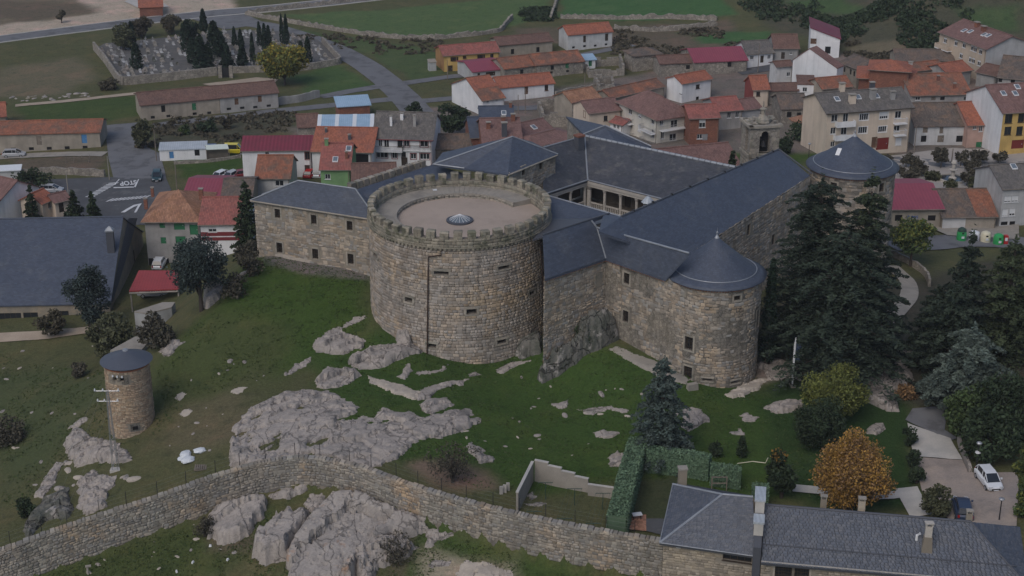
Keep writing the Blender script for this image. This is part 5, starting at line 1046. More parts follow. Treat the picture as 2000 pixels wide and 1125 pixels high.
def z2(face,x,y,w,h,**k): return V(face,x,y,w,h,650,0,**k)
def z3(face,x,y,w,h,**k): return V(face,x,y,w,h,1300,0,**k)
def z4(face,x,y,w,h,**k): return V(face,x,y,w,h,0,300,**k)
def z6(face,x,y,w,h,**k): return V(face,x,y,w,h,1300,300,**k)
VO=dict(kind='void'); 
def balcony(hd,px0,px1,py,depth=1.1,face='f',rail='steel',slabm='white_plaster',solid=None,rh=.95):
    f=hd['f'] if face=='f' else hd['rt'];
    if face=='f': s0,z=hd['hit'](px0,py); s1,_=hd['hit'](px1,py)
    else:
        o=hd['P'](hd['L'],0,0); g=lambda px: (lambda q:(np.dot(q[:2]-o[:2],hd['n']),q[2]))(hitplane(px,py,o,np.array((*hd['e'],0)))); s0,z=g(px0); s1,_=g(px1)
    q=MB(); fbox(q,f,s0,s1,z-.16,z,-depth,0); b=q.build('balcony',M[slabm],hd['th'])
    q=MB()
    if solid: fbox(q,f,s0,s1,z,z+rh*.9,-depth,-depth+.08); fbox(q,f,s0,s0+.08,z,z+rh*.9,-depth+.08,0); fbox(q,f,s1-.08,s1,z,z+rh*.9,-depth+.08,0)
    else:
        fbox(q,f,s0,s1,z+rh-.05,z+rh,-depth,-depth+.05); fbox(q,f,s0,s0+.05,z+rh-.05,z+rh,-depth,0); fbox(q,f,s1-.05,s1,z+rh-.05,z+rh,-depth,0)
        k=int((s1-s0)/.22)
        for i in range(k+1): x=s0+(s1-s0-.03)*i/k; fbox(q,f,x,x+.03,z,z+rh,-depth,-depth+.03)
        for i in range(4): x=-depth+depth*i/4; fbox(q,f,s0,s0+.03,z,z+rh,x,x+.03); fbox(q,f,s1-.03,s1,z,z+rh,x,x+.03)
    q.build('railing',M[solid or rail],b)
# --- left side
house('barn','long low stone barn with a weathered brown roof and green shuttered hatch',(275,205),(428,191),3.3,(420,168),16,wall='tan_plaster',roof='brown_tile',cat='barn',wins=[z1('f',911,607,.8,1.4,**VO),z1('f',1083,595,.8,1.4,kind='door',m='green_wood')]+[z1('f',x,y,.8,.55,**VO) for x,y in((853,655),(940,648),(1087,635),(1168,630))])
house('barn','grey rendered barn joined to the right end of the long stone barn',(429,190.5),(542.5,180),3.3,(535,158),16,wall='grey_plaster',roof='brown_tile',cat='barn',wins=[z1('f',1320,567,.8,1.3,kind='door',m='brown_wood'),z1('f',1450,552,.8,1.3,kind='door',m='brown_wood')]+[z1('f',x,y,.9,.5,**VO) for x,y in((1278,608),(1352,602),(1425,598),(1500,590))])
house('barn','wide grey barn with mottled orange roof and blue door at the left edge',(-60,263),(194,257),3.6,(191,233),16,wall='tan_plaster',roof='mixed_tile',cat='barn',wins=[z1('f',219,785,.9,1.7,kind='door',m='old_wood'),z1('f',470,775,1.,1.7,kind='door',m='blue_wood')]+[z1('f',x,y,.9,.6,**VO) for x,y in((75,833),(175,830),(275,828),(375,825),(475,822))])
house('barn','small orange roofed barn cut by the left edge behind the wide grey barn',(-70,232),(10,226),3.2,(8,200),20,wall='tan_plaster',roof='orange_tile',cat='barn',side=('tan_plaster','r'))
hd=house('shed','long white shed with a pale grey sheet roof beside the parked vans',(311,293),(402,290),2.1,(398,276),9,kind='shed',wall='white_plaster',roof='grey_sheet',cat='shed',o=.15,wins=[z1('f',957,865,.8,1.3,kind='door',m='blue_wood'),z1('f',1100,852,.9,1.2,kind='void')])
def lean_to():
    ze=G(425,292,2.0)[2]; th=thing('carport','open lean to with a pale green roof at the end of the white shed','carport',W(425,292,ze-2)); p=[W(403,292,ze),W(447,290,ze),W(444,281,ze+.5),W(401,283,ze+.5)]; q=MB(); slab(q,p,.12); q.build('roof',M['palegreen_sheet'],th)
    for c in p: m_=MB(); m_.box((c[0],c[1],ze-3.2),.12,.12,3.2+c[2]-ze-.1); m_.build('post',M['old_wood'],th)
    q=MB(); q.hexa([tuple(p[3]+(0,0,-3)),tuple(p[2]+(0,0,-3)),tuple(p[2]+(0,.2,-3)),tuple(p[3]+(0,.2,-3))],[tuple(p[3]+(0,0,-.15)),tuple(p[2]+(0,0,-.15)),tuple(p[2]+(0,.2,-.15)),tuple(p[3]+(0,.2,-.15))]); q.build('back_wall',M['old_wood'],th)
lean_to()
house('house','white house with a long maroon sheet roof above the small orange roofed house',(472.5,294),(606,292.5),5,(607,264),17,wall='white_plaster',roof='maroon_sheet',wins=[z1('f',1715,870,.8,1.3,frame='brown_wood',sur='dark_red_trim'),z1('f',1490,855,.7,1.)],doors=[z1('f',1715,950,.9,1.9,kind='door',m='dark_wood')])
house('house','house with a big plain orange roof beside the maroon roofed house',(609,295),(726,297),4.6,(727,250),19,wall='white_plaster',roof='orange_tile',d=None,chim=[(683,272,dict(m='lead_dark',h=.7,w=.5)),(637,258,dict(m='lead_dark',h=.6,w=.4))],wins=[(  'f',705,310,2.6,1.6,VO)])
house('shed','glass roofed shed with blue panels and white strips behind the balcony house',(621,249),(728,247.5),3.2,(727,224),14,kind='shed',wall='tan_plaster',roof='blue_sheet',cat='shed',o=.2)
def strips():
    ze=(G(621,249,3.2)[2]+G(728,247.5,3.2)[2])/2
for k in range(4):
    x=621+107*(k+.02)/3.6
hs=[o for o in bpy.data.objects if o.get('label','').startswith('glass roofed shed')][0]
rf=[o for o in hs.children if o.name.startswith('roof')][0]
vv=[Vector(v.co)+Vector(hs.location) for v in rf.data.vertices][4:8]
for k in(.0,.31,.62,.93):
    q=MB(); p=lambda u,v:(vv[0]*(1-u)+vv[1]*u)*(1-v)+(vv[3]*(1-u)+vv[2]*u)*v; q.poly([tuple(p(k,0)+Vector((0,0,.03))),tuple(p(k+.07,0)+Vector((0,0,.03))),tuple(p(k+.07,1)+Vector((0,0,.03))),tuple(p(k,1)+Vector((0,0,.03)))]); q.build('white_panel',M['white_sheet'],hs)
house('house','old brown roofed stone outbuilding left of the glass roofed shed',(583,248),(622,246),3,(618,222),20,wall='old_stone_wall',roof='brown_tile',cat='outbuilding')
house('shed','small brick shed with a light blue sheet roof beside the road bend',(660,208),(722,204),2.3,(716,186),12,kind='shed',wall='brick_wall',roof='blue_sheet',cat='shed')
house('house','small white house with a rusty orange roof standing in front of the maroon roof',(500,347),(565,347),3.2,(574,303.5),27,wall='dirty_white',roof='mixed_tile',side=('dirty_white','r'),wins=[('f',546,358,1.4,1.,{})])
house('house','green walled house with a dull red roof and two skylights',(626,330),(682,330),4.6,(687,280),24,wall='green_plaster',roof='pink_tile',sky=[(655,312),(681,291)],chim=[(677,309,dict(m='brick_wall',h=1.,w=.45)),(638,283,dict(m='green_plaster',h=.9))],wins=[('f',640,345,.9,.9,{})])
house('house','low house with a plain brown roof right of the green house',(689,362),(772,360),3,(770,318),20,wall='white_plaster',roof='brown_tile')
# balcony house
BH=house('house','white village house with dark red timber trim, long balcony and grey roof',(729,269),(843,272),5.6,(735,218),27,wall='white_plaster',roof='grey_tile',o=.35,wins=[z2('f',275,865,2.,1.0,sur='dark_red_trim',mull=2),z2('f',345,868,.9,1.1,sur='dark_red_trim'),z2('f',395,862,.8,.9,frame='dark_wood'),z2('f',450,872,1.0,1.,sur='dark_red_trim'),z2('f',513,873,1.7,1.1,sur='dark_red_trim',mull=2),z2('f',300,800,.9,1.5,frame='white_frame'),z2('f',265,797,.7,1.3,frame='white_frame'),z2('f',375,800,.9,1.3,frame='dark_wood'),z2('f',412,800,1.0,1.2,sur='dark_red_trim'),z2('f',510,803,1.4,1.1,sur='dark_red_trim')],doors=[z2('f',400,910,1.1,2.,kind='door',m='dark_wood')],chim=[(764,245,dict(m='white_plaster',w=.4,h=1.6)),(785,233,dict(m='white_plaster',w=.55,h=1.)),(810,246,dict(m='grey_plaster',w=.5,h=1.8))],eave_m='dark_red_trim')
balcony(BH,733,787,292,1.0,rail='dark_wood',slabm='white_plaster'); balcony(BH,788,842,293,.25,rail='dark_wood')
house('house','ruined stone outbuilding with a sagging brown roof right of the balcony house',(851,290),(920,289),2.6,(900,262),22,wall='old_stone_wall',roof='dull_tile',cat='outbuilding',wins=[('f',890,300,.8,1.3,dict(kind='void'))])
house('house','house with a blue slate roof standing right of the bushy tree',(938,229),(1002,228),4.5,(1000,207),22,wall='white_plaster',roof='slate',sky=[(984,221)],chim=[(997,209,dict(m='brick_wall',w=.5,h=.8))])
house('house','narrow brick house with a slate roof squeezed left of the mauve roofs',(921,268),(944,267),4.2,(946,228),26,wall='brick_wall',roof='slate')
house('house','broad mauve roof with several chimneys behind the raised castle block',(945,286),(1020,284),4.6,(1014,230),20,wall='brick_wall',roof='mauve_tile',chim=[(954,250,dict(w=.7,h=.9)),(983,240,dict(w=.7,h=1.)),(1002,235,dict(w=.7,h=1.)),(985,265,dict(m='lead_dark',w=.9,h=2.2))])
house('house','mauve roof with one skylight right of the broad chimneyed roof',(1021,264),(1079,251),4.6,(1070,229),20,wall='brick_wall',roof='mauve_tile',sky=[(1043,249)])
house('house','low hipped mauve roof touching the castle range',(1032,292),(1136,266),4.4,(1096,250),18,kind='hip',wall='brick_wall',roof='mauve_tile')
# --- barns and farmhouses above
house('house','yellow house with a maroon roof and an ochre gable',(867,108.5),(975,100.5),3.7,(972,81.5),19,wall='yellow_plaster',roof='pink_tile',side=('ochre_plaster','l'),frame='brown_wood',wins=[z2('f',678,330,.9,.9,mull=1,shut='dark_wood'),z2('f',736,320,.8,.6),z2('f',828,316,.9,.9,shut='dark_wood'),z2('f',888,312,.8,.9)],doors=[z2('f',656,385,1.1,1.6,kind='door',m='dark_wood')])
house('shed','small grey lean to against the ochre gable',(838,122),(852,121),2.,(851,115),14,kind='shed',wall='pale_grey_plaster',roof='concrete',cat='shed',o=.1)
house('barn','brown stone barn behind the yellow house',(975.5,88),(1079,79.5),3,(1070,64.5),17,wall='tan_plaster',roof='brown_tile',cat='barn',wins=[z2('f',1003,288,.8,1.2,**VO),z2('f',1145,277,.8,1.2,**VO)])
house('barn','tall white barn with a clean orange roof in the field',(1110,67.5),(1196,60.5),3.8,(1187,43.5),24,wall='dirty_white',roof='orange_tile',side=('dirty_white','l'),cat='barn',wins=[z2('f',1405,218,.7,1.6,kind='door',m='dark_wood'),z2('f',1528,208,.8,1.7,kind='door',m='dark_wood')]+[z2('f',x,y,.7,.5,**VO) for x,y in((1343,265),(1405,258),(1465,255),(1525,248))])
house('barn','low grey shed with a flat magenta sheet roof',(924,140),(989,133.5),2.4,(958,116),11,wall='pale_grey_plaster',roof='magenta_sheet',cat='barn',wins=[z2('f',815,415,.6,.5,kind='void'),z2('f',880,412,2.2,.9,kind='door',m='dark_wood')],side=('pale_grey_plaster','l'))
house('barn','stone barn with an orange roof, left half of the long pair',(986,134),(1046,127),2.9,(1034,107),19,wall='old_stone_wall',roof='mixed_tile',cat='barn',wins=[z2('f',1055,400,.8,1.,**VO)])
house('barn','stone barn with a dark brown roof, right half of the long pair',(1047,127),(1140,118.5),2.9,(1130,98),19,wall='old_stone_wall',roof='old_tile',cat='barn',wins=[z2('f',1225,378,.8,1.,**VO),z2('f',1308,367,.8,1.1,kind='door',m='green_wood'),z2('f',1220,405,.7,.5,**VO),z2('f',1310,397,.7,.5,**VO)])
house('shed','little white hut with a light blue roof and a green door',(1143,117),(1163,115.5),2.1,(1158,105.5),12,kind='shed',wall='white_plaster',roof='blue_sheet',cat='hut',doors=[('f',1153,122,.8,1.4,dict(kind='door',m='green_wood'))])
house('house','white farmhouse with a roof half orange and half brown and green doors in its gable',(943,196),(985,190),3.2,(963,145.5),22,wall='white_plaster',roof='old_tile',side=('white_plaster','l'),wins=[z2('f',865,562,.5,.5),z2('f',915,555,.5,.4)])
house('barn','low white barn with a bright orange roof beside the half brown farmhouse',(976,171),(1082,161.5),2.9,(1077,141.5),21,wall='white_plaster',roof='orange_tile',cat='barn',side=('white_plaster','l'),wins=[z2('f',1080,505,.8,1.6,kind='door',m='brown_wood'),z2('f',1192,490,.8,1.2,frame='brown_wood')])
house('house','long low roof of old brown tiles behind the hipped apartment house',(1195,191),(1297,168),3,(1288,152),20,wall='tan_plaster',roof='old_tile')
house('house','terracotta roof behind the cream gabled house',(1118,200),(1172,190),4,(1160,169),24,wall='tan_plaster',roof='ochre_tile')
house('house','cream house with dark brown corner trim and a weathered roof',(1151,221),(1213,214),4.3,(1205,190),20,wall='cream_plaster',roof='mauve_tile',side=('cream_plaster','l'),wins=[z2('f',1523,660,.8,1.,frame='dark_wood'),z2('l',1405,638,.8,1.2,frame='dark_wood',sur='brown_wood'),z2('l',1365,688,.7,.9,frame='dark_wood',sur='brown_wood'),z2('l',1405,700,.8,.9,frame='dark_wood',sur='brown_wood')])
house('house','low white building with a red tiled edge left of the hipped apartment house',(1192,238),(1216,244),2.4,(1212,230),18,wall='white_plaster',roof='pink_tile',wins=[('f',1200,245,.6,.9,{}),('f',1207,247,.6,.9,{})])
AP=house('apartment_house','ivory apartment house with curved balconies under a broad brown hipped roof',(1210,196),(1284,230),5.4,None,d=7.6,rise=2.4,kind='hip',wall='ivory_plaster',roof='mauve_tile',cat='apartment building',o=.6,wins=[z2('r',1835,675,.8,1.6),z2('r',1905,690,1.5,1.4,mull=1),z2('r',1840,755,.8,1.4),z2('r',1898,765,1.5,1.3,mull=1),z2('f',1660,618,1.2,1.4),z2('f',1712,640,1.1,1.3,roller=.8),z2('f',1658,690,1.2,1.4),z2('f',1710,715,1.1,1.2,roller=.9),z2('f',1785,668,1.1,1.5),z2('f',1785,745,1.1,1.4)])
balcony(AP,1288,1337,254,1.1,face='r',rail='steel'); balcony(AP,1288,1337,280,1.1,face='r',rail='steel'); balcony(AP,1258,1282,250,1.1,rail='steel'); balcony(AP,1258,1282,275,1.1,rail='steel'); balcony(AP,1212,1238,230,1.1,rail='steel'); balcony(AP,1212,1238,257,1.1,rail='steel')
house('house','brick house with a pink roof and a wooden balcony beside the ivory apartments',(1348,231),(1405,229),4.9,(1397,203),20,wall='brick_wall',roof='pink_tile',wins=[z3('f',205,690,1.2,1.5,roller=.4),z3('f',190,762,1.,.9),z3('f',220,765,1.0,1.2,kind='door',m='steel')])
house('house','house with a pink red roof and white framed windows in grey walls',(1403,217),(1450,213.5),3.7,(1436,188),20,wall='grey_plaster',roof='pink_tile',wins=[z3('f',355,642,.8,1.2),z3('f',400,640,.8,1.1)])
house('house','old low house with a mauve roof behind the bell tower',(1449,215),(1487,210),3.,(1478,190),20,wall='pale_grey_plaster',roof='mauve_tile')
house('house','white two storey house with an orange roof, blank gable to the left',(1333,163),(1390,153),4,(1382,137),22,wall='white_plaster',roof='orange_tile',side=('white_plaster','l'),wins=[z3('f',180,483,1.,.9,frame='dark_wood'),z3('f',178,550,.8,.8,kind='void'),z3('l',108,520,.7,.9,frame='dark_wood')])
house('house','house with a dark red blank gable and an orange roof',(1472,174.5),(1502,173.5),3.7,(1500,147),30,wall='cream_plaster',roof='orange_tile',side=('red_plaster','l'),wins=[z3('f',517,525,.8,.9,frame='brown_wood')])
house('outbuilding','low brown roofed outbuilding beside the dark red gable',(1503,176.5),(1558,175.5),2.7,(1557,162),18,wall='tan_plaster',roof='brown_tile',cat='outbuilding')
house('outbuilding','stone outbuilding with a dull brown roof behind the bell tower pinnacle',(1527,212),(1577,211),3,(1568,183),22,wall='old_stone_wall',roof='dull_tile',cat='outbuilding',wins=[z3('f',690,640,.9,1.1,**VO),z3('f',745,640,.8,.9,**VO)])
house('outbuilding','little stone lean to with a pale tile edge beside the cream apartment block',(1555,240),(1583,233),1.9,(1578,224),18,kind='shed',wall='old_stone_wall',roof='ochre_tile',cat='outbuilding')
house('house','tall blank white gable towering over the street',(1549,117),(1635,133),5.6,None,d=2.6,rise=3.0,kind='gableP',wall='white_plaster',roof='mauve_tile',o=.1,cat='house',ridge=False,pk=.36)
house('house','narrow white annex with two windows in front of the tall blank gable',(1558,164),(1592,165),3.6,None,d=5,rise=.5,kind='shed',wall='white_plaster',roof='brown_tile',o=.12,wins=[('f',1572,175,.9,.9,{})])
house('house','old white house with a short brown roof left of the tall blank gable',(1518,130),(1548,128),4.2,(1545,118),18,wall='dirty_white',roof='brown_tile',wins=[('f',1540,145,.8,.9,{})])
house('house','white house with a slanting maroon roof falling to the right',(1583,74),(1641,76),4.6,None,d=10,rise=2.3,kind='sideshed',wall='white_plaster',roof='maroon_sheet',o=.25,wins=[z3('f',825,222,1.3,1.2,kind='door',m='brown_wood'),z3('f',905,280,1.2,1.6,kind='void')])
house('house','white cottage with a grey roof and small barred windows',(1461,105),(1511,102),2.9,(1503,78),24,wall='white_plaster',roof='grey_tile',wins=[z3('f',482,322,.9,.9,mull=2),z3('f',578,318,.8,.9,mull=2)],doors=[z3('f',538,330,.8,1.6,kind='door',m='dark_wood')])
house('house','grey walled cottage with a brown roof edged in cream',(1513,94),(1560,94),2.9,(1553,67),25,wall='grey_plaster',roof='brown_tile',wins=[z3('f',655,310,.8,1.5,kind='door',m='dark_wood'),z3('f',700,298,.6,.5)])
house('barn','long stone barn with a magenta sheet roof',(1357,121),(1459,116.5),2.9,(1447,90),17,wall='old_stone_wall',roof='magenta_sheet',cat='barn',wins=[z3('f',357,360,.9,1.1,**VO)])
house('barn','stone barn with a brown roof at the left end of the magenta roof',(1290,124),(1356,121),2.9,(1352,106),18,wall='old_stone_wall',roof='brown_tile',cat='barn',wins=[z3('f',125,375,.9,.9,**VO)])
house('barn','ruinous stone barn with a small hipped brown roof at the end of the short lane',(1238,109),(1293,104),3.6,(1275,91),20,kind='hip',wall='old_stone_wall',roof='dull_tile',cat='barn')
GB=house('apartment_house','large tan apartment block with a brown roof and grey blank gable at the upper right',(1836,62),(1927,95),6.8,(1903,45),20,wall='apartment_tan',roof='mauve_tile',side=('pale_grey_plaster','r'),cat='apartment building',sky=[(1883,60),(1895,62),(1922,68),(1930,70)],chim=[(1908,52,dict(w=.9,h=.8)),(1921,60,dict(w=.9,h=.8))],o=.4,wins=[z3('f',x,y,1.1,1.1,mull=1,roller=.3) for x,y in((1620,240),(1665,252),(1712,268),(1727,275),(1757,287),(1648,310),(1700,332),(1716,338),(1748,352),(1560,225))])
balcony(GB,1834,1860,90,1.2,solid='apartment_tan'); 
house('house','orange roofed brick house of two hipped tiers below the tall white gable',(1678,150),(1786,156),4.8,(1702,127),18,kind='hip',wall='brick_wall',roof='orange_tile',o=.6,wins=[z3('f',1238,475,1.6,1.,mull=2),z3('f',1332,480,1.2,1.2,roller=.5),z3('f',1335,540,1.4,1.,mull=1)],chim=[(1777,140,dict(m='grey_plaster',w=.8,h=1.8))])
hh=house('roof_storey','raised second tier of the orange roofed brick house',(1699,134),(1776,139),7.2,(1735,116),18,kind='hip',wall='brick_wall',roof='orange_tile',o=.5,cat='house',base=-1)
low=[o for o in bpy.data.objects if o.get('label','').startswith('orange roofed brick house')][0]; up=hh['th']
for c_ in list(up.children): c_.parent=low; c_.location=up.location-low.location; c_.name='upper_'+c_.name.split('.')[0]
bpy.data.objects.remove(up)
house('house','grey stone house with three windows left of the orange brick house',(1641,121),(1677,135),4.2,(1668,106),20,wall='tan_plaster',roof='dull_tile',wins=[z3('f',998,388,.6,1.1,**VO),z3('f',1032,402,.6,1.1,**VO),z3('f',1052,412,.6,1.1,**VO)])
house('house','long dull brown roof running behind the orange brick house',(1752,117),(1862,118),3,(1855,97),20,wall='tan_plaster',roof='dull_tile')
house('house','low orange roof right of the grey chimney',(1790,138),(1845,132),3.4,(1838,117),18,wall='tan_plaster',roof='mixed_tile')
house('house','clean orange roof over a grey wall below the tan apartment block',(1852,143),(1898,136),3.4,(1888,117),20,wall='grey_plaster',roof='orange_tile')
house('house','old house with patchy ochre and brown tiles and a white edged gable',(1781,186),(1896,183),3.2,(1850,143),20,wall='grey_plaster',roof='mixed_tile',chim=[(1832,157,dict(w=.5,h=.8)),(1864,172,dict(w=.5,h=.8))],wins=[z3('f',1408,550,1.,.7),z3('f',1495,550,.9,.7,kind='door',m='old_wood'),z3('f',1545,550,.9,.7,**VO),z3('f',1675,550,.8,.6,**VO)])
house('house','small orange roof behind the long cream apartment block',(1607,173),(1664,168),3.4,(1652,148),22,wall='tan_plaster',roof='mixed_tile')
house('house','grey roofed old house at the right edge below the tan apartments',(1950,150),(2050,160),3.2,(2000,112),22,wall='grey_plaster',roof='dull_tile',wins=[z3('f',1940,432,.8,1.1,**VO),z3('f',1870,430,.7,.9,**VO)])
house('house','small brown roof wedged between the tan apartments and the old grey house',(1908,140),(1945,148),2.8,(1940,127),20,wall='grey_plaster',roof='brown_tile')
CA=house('apartment_house','long cream apartment block with four window bays, garage door and dark grey roof',(1617,220),(1781,208),8.2,(1744,172),22,wall='cream_plaster',roof='grey_tile',cat='apartment building',side=('cream_plaster','l'),sky=[(1635,194),(1676,190),(1712,188)],chim=[(1644,177,dict(m='cream_plaster',w=.9,h=1.2)),(1664,200,dict(m='cream_plaster',w=1.1,h=1.3)),(1704,192,dict(m='grey_plaster',w=1.,h=1.5)),(1703,173,dict(m='lead_dark',w=.8,h=1.)),(1743,193,dict(m='grey_plaster',w=.8,h=1.2))],o=.45,eave_m='dark_wood',
 wins=[z3('f',943,660,1.2,1.3,mull=1),z3('f',1005,657,1.,1.5),z3('f',1107,653,1.7,1.2,mull=3,sur='white_plaster'),z3('f',1218,645,1.6,1.2,mull=3,sur='white_plaster',roller=.6),z3('f',1298,640,1.2,1.3,mull=1),z3('f',935,730,1.,1.2,mull=1),z3('f',995,730,1.1,1.4,mull=1),z3('f',1100,726,1.7,1.2,mull=3,sur='white_plaster'),z3('f',1210,721,1.6,1.1,mull=3,sur='white_plaster'),z3('f',1290,718,1.2,1.1,mull=1),z3('f',1300,790,1.2,1.3,roller=.95),z3('f',932,805,.8,1.),z3('f',1210,802,2.4,2.2,kind='door',m='garage_red'),z3('f',1165,795,1.1,2.,kind='door',m='brown_wood')])
balcony(CA,1630,1666,245,1.1,solid='white_plaster'); balcony(CA,1627,1666,271,1.1,solid='white_plaster'); balcony(CA,1744,1768,240,.9,rail='white_metal'); balcony(CA,1744,1766,263,.9,rail='white_metal')
house('barn','old white walled barn with a broad dark brown roof beside the cream apartments',(1788,246),(1891,244),3.7,(1883,200),25,wall='dirty_white',roof='dull_tile',cat='barn',wins=[z3('f',1450,720,.9,1.2,kind='door',m='old_wood'),z3('f',1540,722,.7,1.4,kind='door',m='old_wood'),z3('f',1440,775,1.,1.2,**VO),z3('f',1535,775,1.2,1.3,kind='door',m='old_wood'),z3('f',1640,775,1.2,1.2,**VO)])
house('house','narrow pink house with an orange roof and green gates',(1892,244),(1941,242),4.2,(1921,198),26,wall='pink_plaster',roof='orange_tile',wins=[z3('f',1760,712,.7,1.2),z3('f',1795,715,.7,.9),z3('f',1725,712,.6,.7)],doors=[z3('f',1748,810,1.1,1.2,kind='door',m='green_wood'),z3('f',1825,805,1.1,1.2,kind='door',m='green_wood')])
house('house','tall house with a white side gable and yellow front at the right edge',(1960,220),(2070,213),7.6,(2040,160),24,wall='yellow_plaster',roof='mauve_tile',side=('white_plaster','l'),sky=[(1960,183),(1983,183),(1987,170)],wins=[z3('f',1915,662,1.4,1.7,frame='dark_wood',mull=1),z3('f',1985,658,1.2,1.6,frame='dark_wood'),z3('f',1910,730,1.3,1.5,frame='dark_wood'),z3('f',1975,730,1.2,1.6,frame='dark_wood'),z3('f',1965,805,2.4,1.6,kind='door',m='garage_red')])
house('house','low house with a flat magenta roof and graffiti on its wall, below the square',(1744,408),(1841,407),3,(1830,358),13,wall='tan_plaster',roof='magenta_sheet',o=.35,wins=[z6('f',1485,360,1.2,.9,kind='void'),z6('f',1300,360,1.1,1.,kind='void')])
house('house','low old house whose tile roof is grey on the left and orange on the right',(1842,423),(1946,422),2.1,(1928,369),20,wall='tan_plaster',roof='dull_tile',o=.3)
house('house','tall plain grey house at the right edge above the containers',(1960,368),(2075,362),6.2,(2040,318),22,wall='pale_grey_plaster',roof='grey_tile',side=('pale_grey_plaster','l'),sky=[(1980,326)],wins=[z6('f',1910,255,1.1,1.,roller=.8),z6('f',1950,253,1.1,1.,roller=.8),z6('f',1895,330,.9,1.2,roller=.9),z6('f',1935,327,.9,1.2,roller=.7),z6('f',1890,390,1.1,.6,**VO),z6('f',1935,388,.9,.6,**VO)])
# church roof
house('church','broad brown tiled church roof beside the bell tower',(1255,345),(1448,326),8,(1440,277),20,wall='old_stone_wall',roof='mauve_tile',cat='church')
# --- left foreground buildings
MH=house('hall','modern hall with an enormous dark slate roof and a stone gable at the left edge',(-160,599),(214,591),2.3,(250,424),28,wall='mortar_pale',roof='slate',cat='hall',d=None,base=4,o=.2,wins=[('f',20,618,3.,1.,dict(mull=3,frame='dark_wood')),('f',60,617,2.,1.,dict(mull=1,frame='dark_wood')),('f',120,614,2.,1.,dict(mull=1,frame='dark_wood')),('r',262,495,1.,2.6,dict(frame='dark_wood',mull=0,rail=2))])
p=hitplane(218,490,MH['P'](0,0,MH['ze']),np.array((MH['n'][0]*-MH['k'],MH['n'][1]*-MH['k'],1))); q=MB(); q.box((p[0],p[1],p[2]-1),1.,.9,4.,MH['ang']); q.build('chimney',M['lead_dark'],MH['th']); q=MB(); q.box((p[0],p[1],p[2]+3),1.2,1.1,.2,MH['ang']); q.box((p[0],p[1],p[2]+3.2),1.1,1.,.5,MH['ang'],top=.2); q.build('chimney_cap',M['lead'],MH['th'])
P=MH['P'];L=MH['L']; q=MB(); q.poly([tuple(hitplane(x,y,P(L+.06,0,0),np.array((*MH['e'],0)))) for x,y in((220,590),(243,517),(265,440),(268,426),(251,426),(214,592))]); q.build('slate_verge',M['slate'],MH['th'])
house('house','house with a ribbed terracotta hipped roof and green shutters at the junction',(282,430),(388,430),6.3,(360,371),22,kind='hip',wall='grey_plaster',roof='ochre_tile',o=.5,chim=[(285,402,dict(w=.5,h=1.)),(393,383,dict(w=.6,h=1.)),(298,378,dict(w=.4,h=.8))],wins=[z4('f',x,y,w,h,kind='door',m='green_wood') for x,y,w,h in((905,398,.8,1.),(1000,398,1.6,1.4),(1083,425,1.3,1.6),(912,485,.8,1.),(1008,483,1.5,1.2))]+[z4('f',855,605,3.,1.2,kind='void')])
house('house','house with a smooth salmon roof and white walls banded dark red',(391,437),(478,436),4.8,(470,385),20,wall='white_plaster',roof='pink_tile',wins=[z4('f',1185,418,1.2,1.1,roller=.6)],o=.35)
RB_=[o for o in bpy.data.objects if o.get('label','').startswith('house with a smooth salmon')][0]
house('house','flat magenta sheet roof behind the terracotta hipped roof',(358,385),(431,386),3.6,(430,348.5),14,wall='white_plaster',roof='magenta_sheet')
house('house','brown ribbed roof right of the magenta sheet roof near the junction',(434,386),(490,385),3.4,(488,349),15,wall='tan_plaster',roof='dull_tile')
house('house','white house with a steep roof cut by the left edge',(-75,380),(-6,396),4.6,(-20,341),28,wall='white_plaster',roof='mauve_tile',side=('white_plaster','r'))
house('house','small white house with an orange roof behind the three conifers at the left',(82,397),(106,386),3.4,(88,367),28,wall='cream_plaster',roof='orange_tile',wins=[('f',97,400,.7,1.2,{}),])
house('house','white house with a brown roof right of the small orange roof',(107,395),(136,388),3.2,(118,376),25,wall='cream_plaster',roof='mauve_tile',doors=[('f',120,405,.9,1.7,dict(kind='door',m='dark_wood'))])
house('shed','low white sheet roof at the left edge below the silver car',(-20,334),(38,331),1.8,(34,323),10,kind='shed',wall='dirty_white',roof='white_sheet',cat='shed')
house('hut','small brick transformer hut on a concrete pad at the top edge',(272,14),(317,12),2.6,(316,-6),20,wall='brick_wall',roof='orange_tile',cat='hut'); patch('paving',[(243,4),(262,-4),(322,8),(330,14),(278,20)],M['concrete_pale'],'pale concrete pad around the brick hut')
# red canopy with a car beneath
def canopy():
    ze=G(300,566,2.4)[2]; th=thing('canopy','open carport with a flat red sheet roof beside the modern hall','carport',W(300,565,ze-2.4)); p=[W(252,568,ze),W(350,564,ze),W(347,528,ze+.5),W(271,528,ze+.5)]
    mb=MB(); slab(mb,p,.18); mb.build('roof',M['red_sheet'],th); mb=MB()
    for i in range(4): q=p[i]; q2=p[i]+(p[(i+2)%4]-p[i])*.03; m_=MB(); m_.box((q2[0],q2[1],ze-4.5),.2,.2,4.4+(q[2]-ze)); m_.build('post',M['concrete'],th)
    mb=MB(); mb.hexa([tuple(p[3]+(0,.2,-5)),tuple(p[2]+(0,.2,-5)),tuple(p[2]+(0,.5,-5)),tuple(p[3]+(0,.5,-5))],[tuple(p[3]+(0,.2,-.2)),tuple(p[2]+(0,.2,-.2)),tuple(p[2]+(0,.5,-.2)),tuple(p[3]+(0,.5,-.2))]); mb.build('back_wall',M['grey_plaster'],th)
    mb=MB(); a,b=p[0]+(0,-.05,-.35),p[1]+(0,-.05,-.35); mb.tube([a,b],.12,6); mb.build('beam',M['concrete'],th)
canopy()
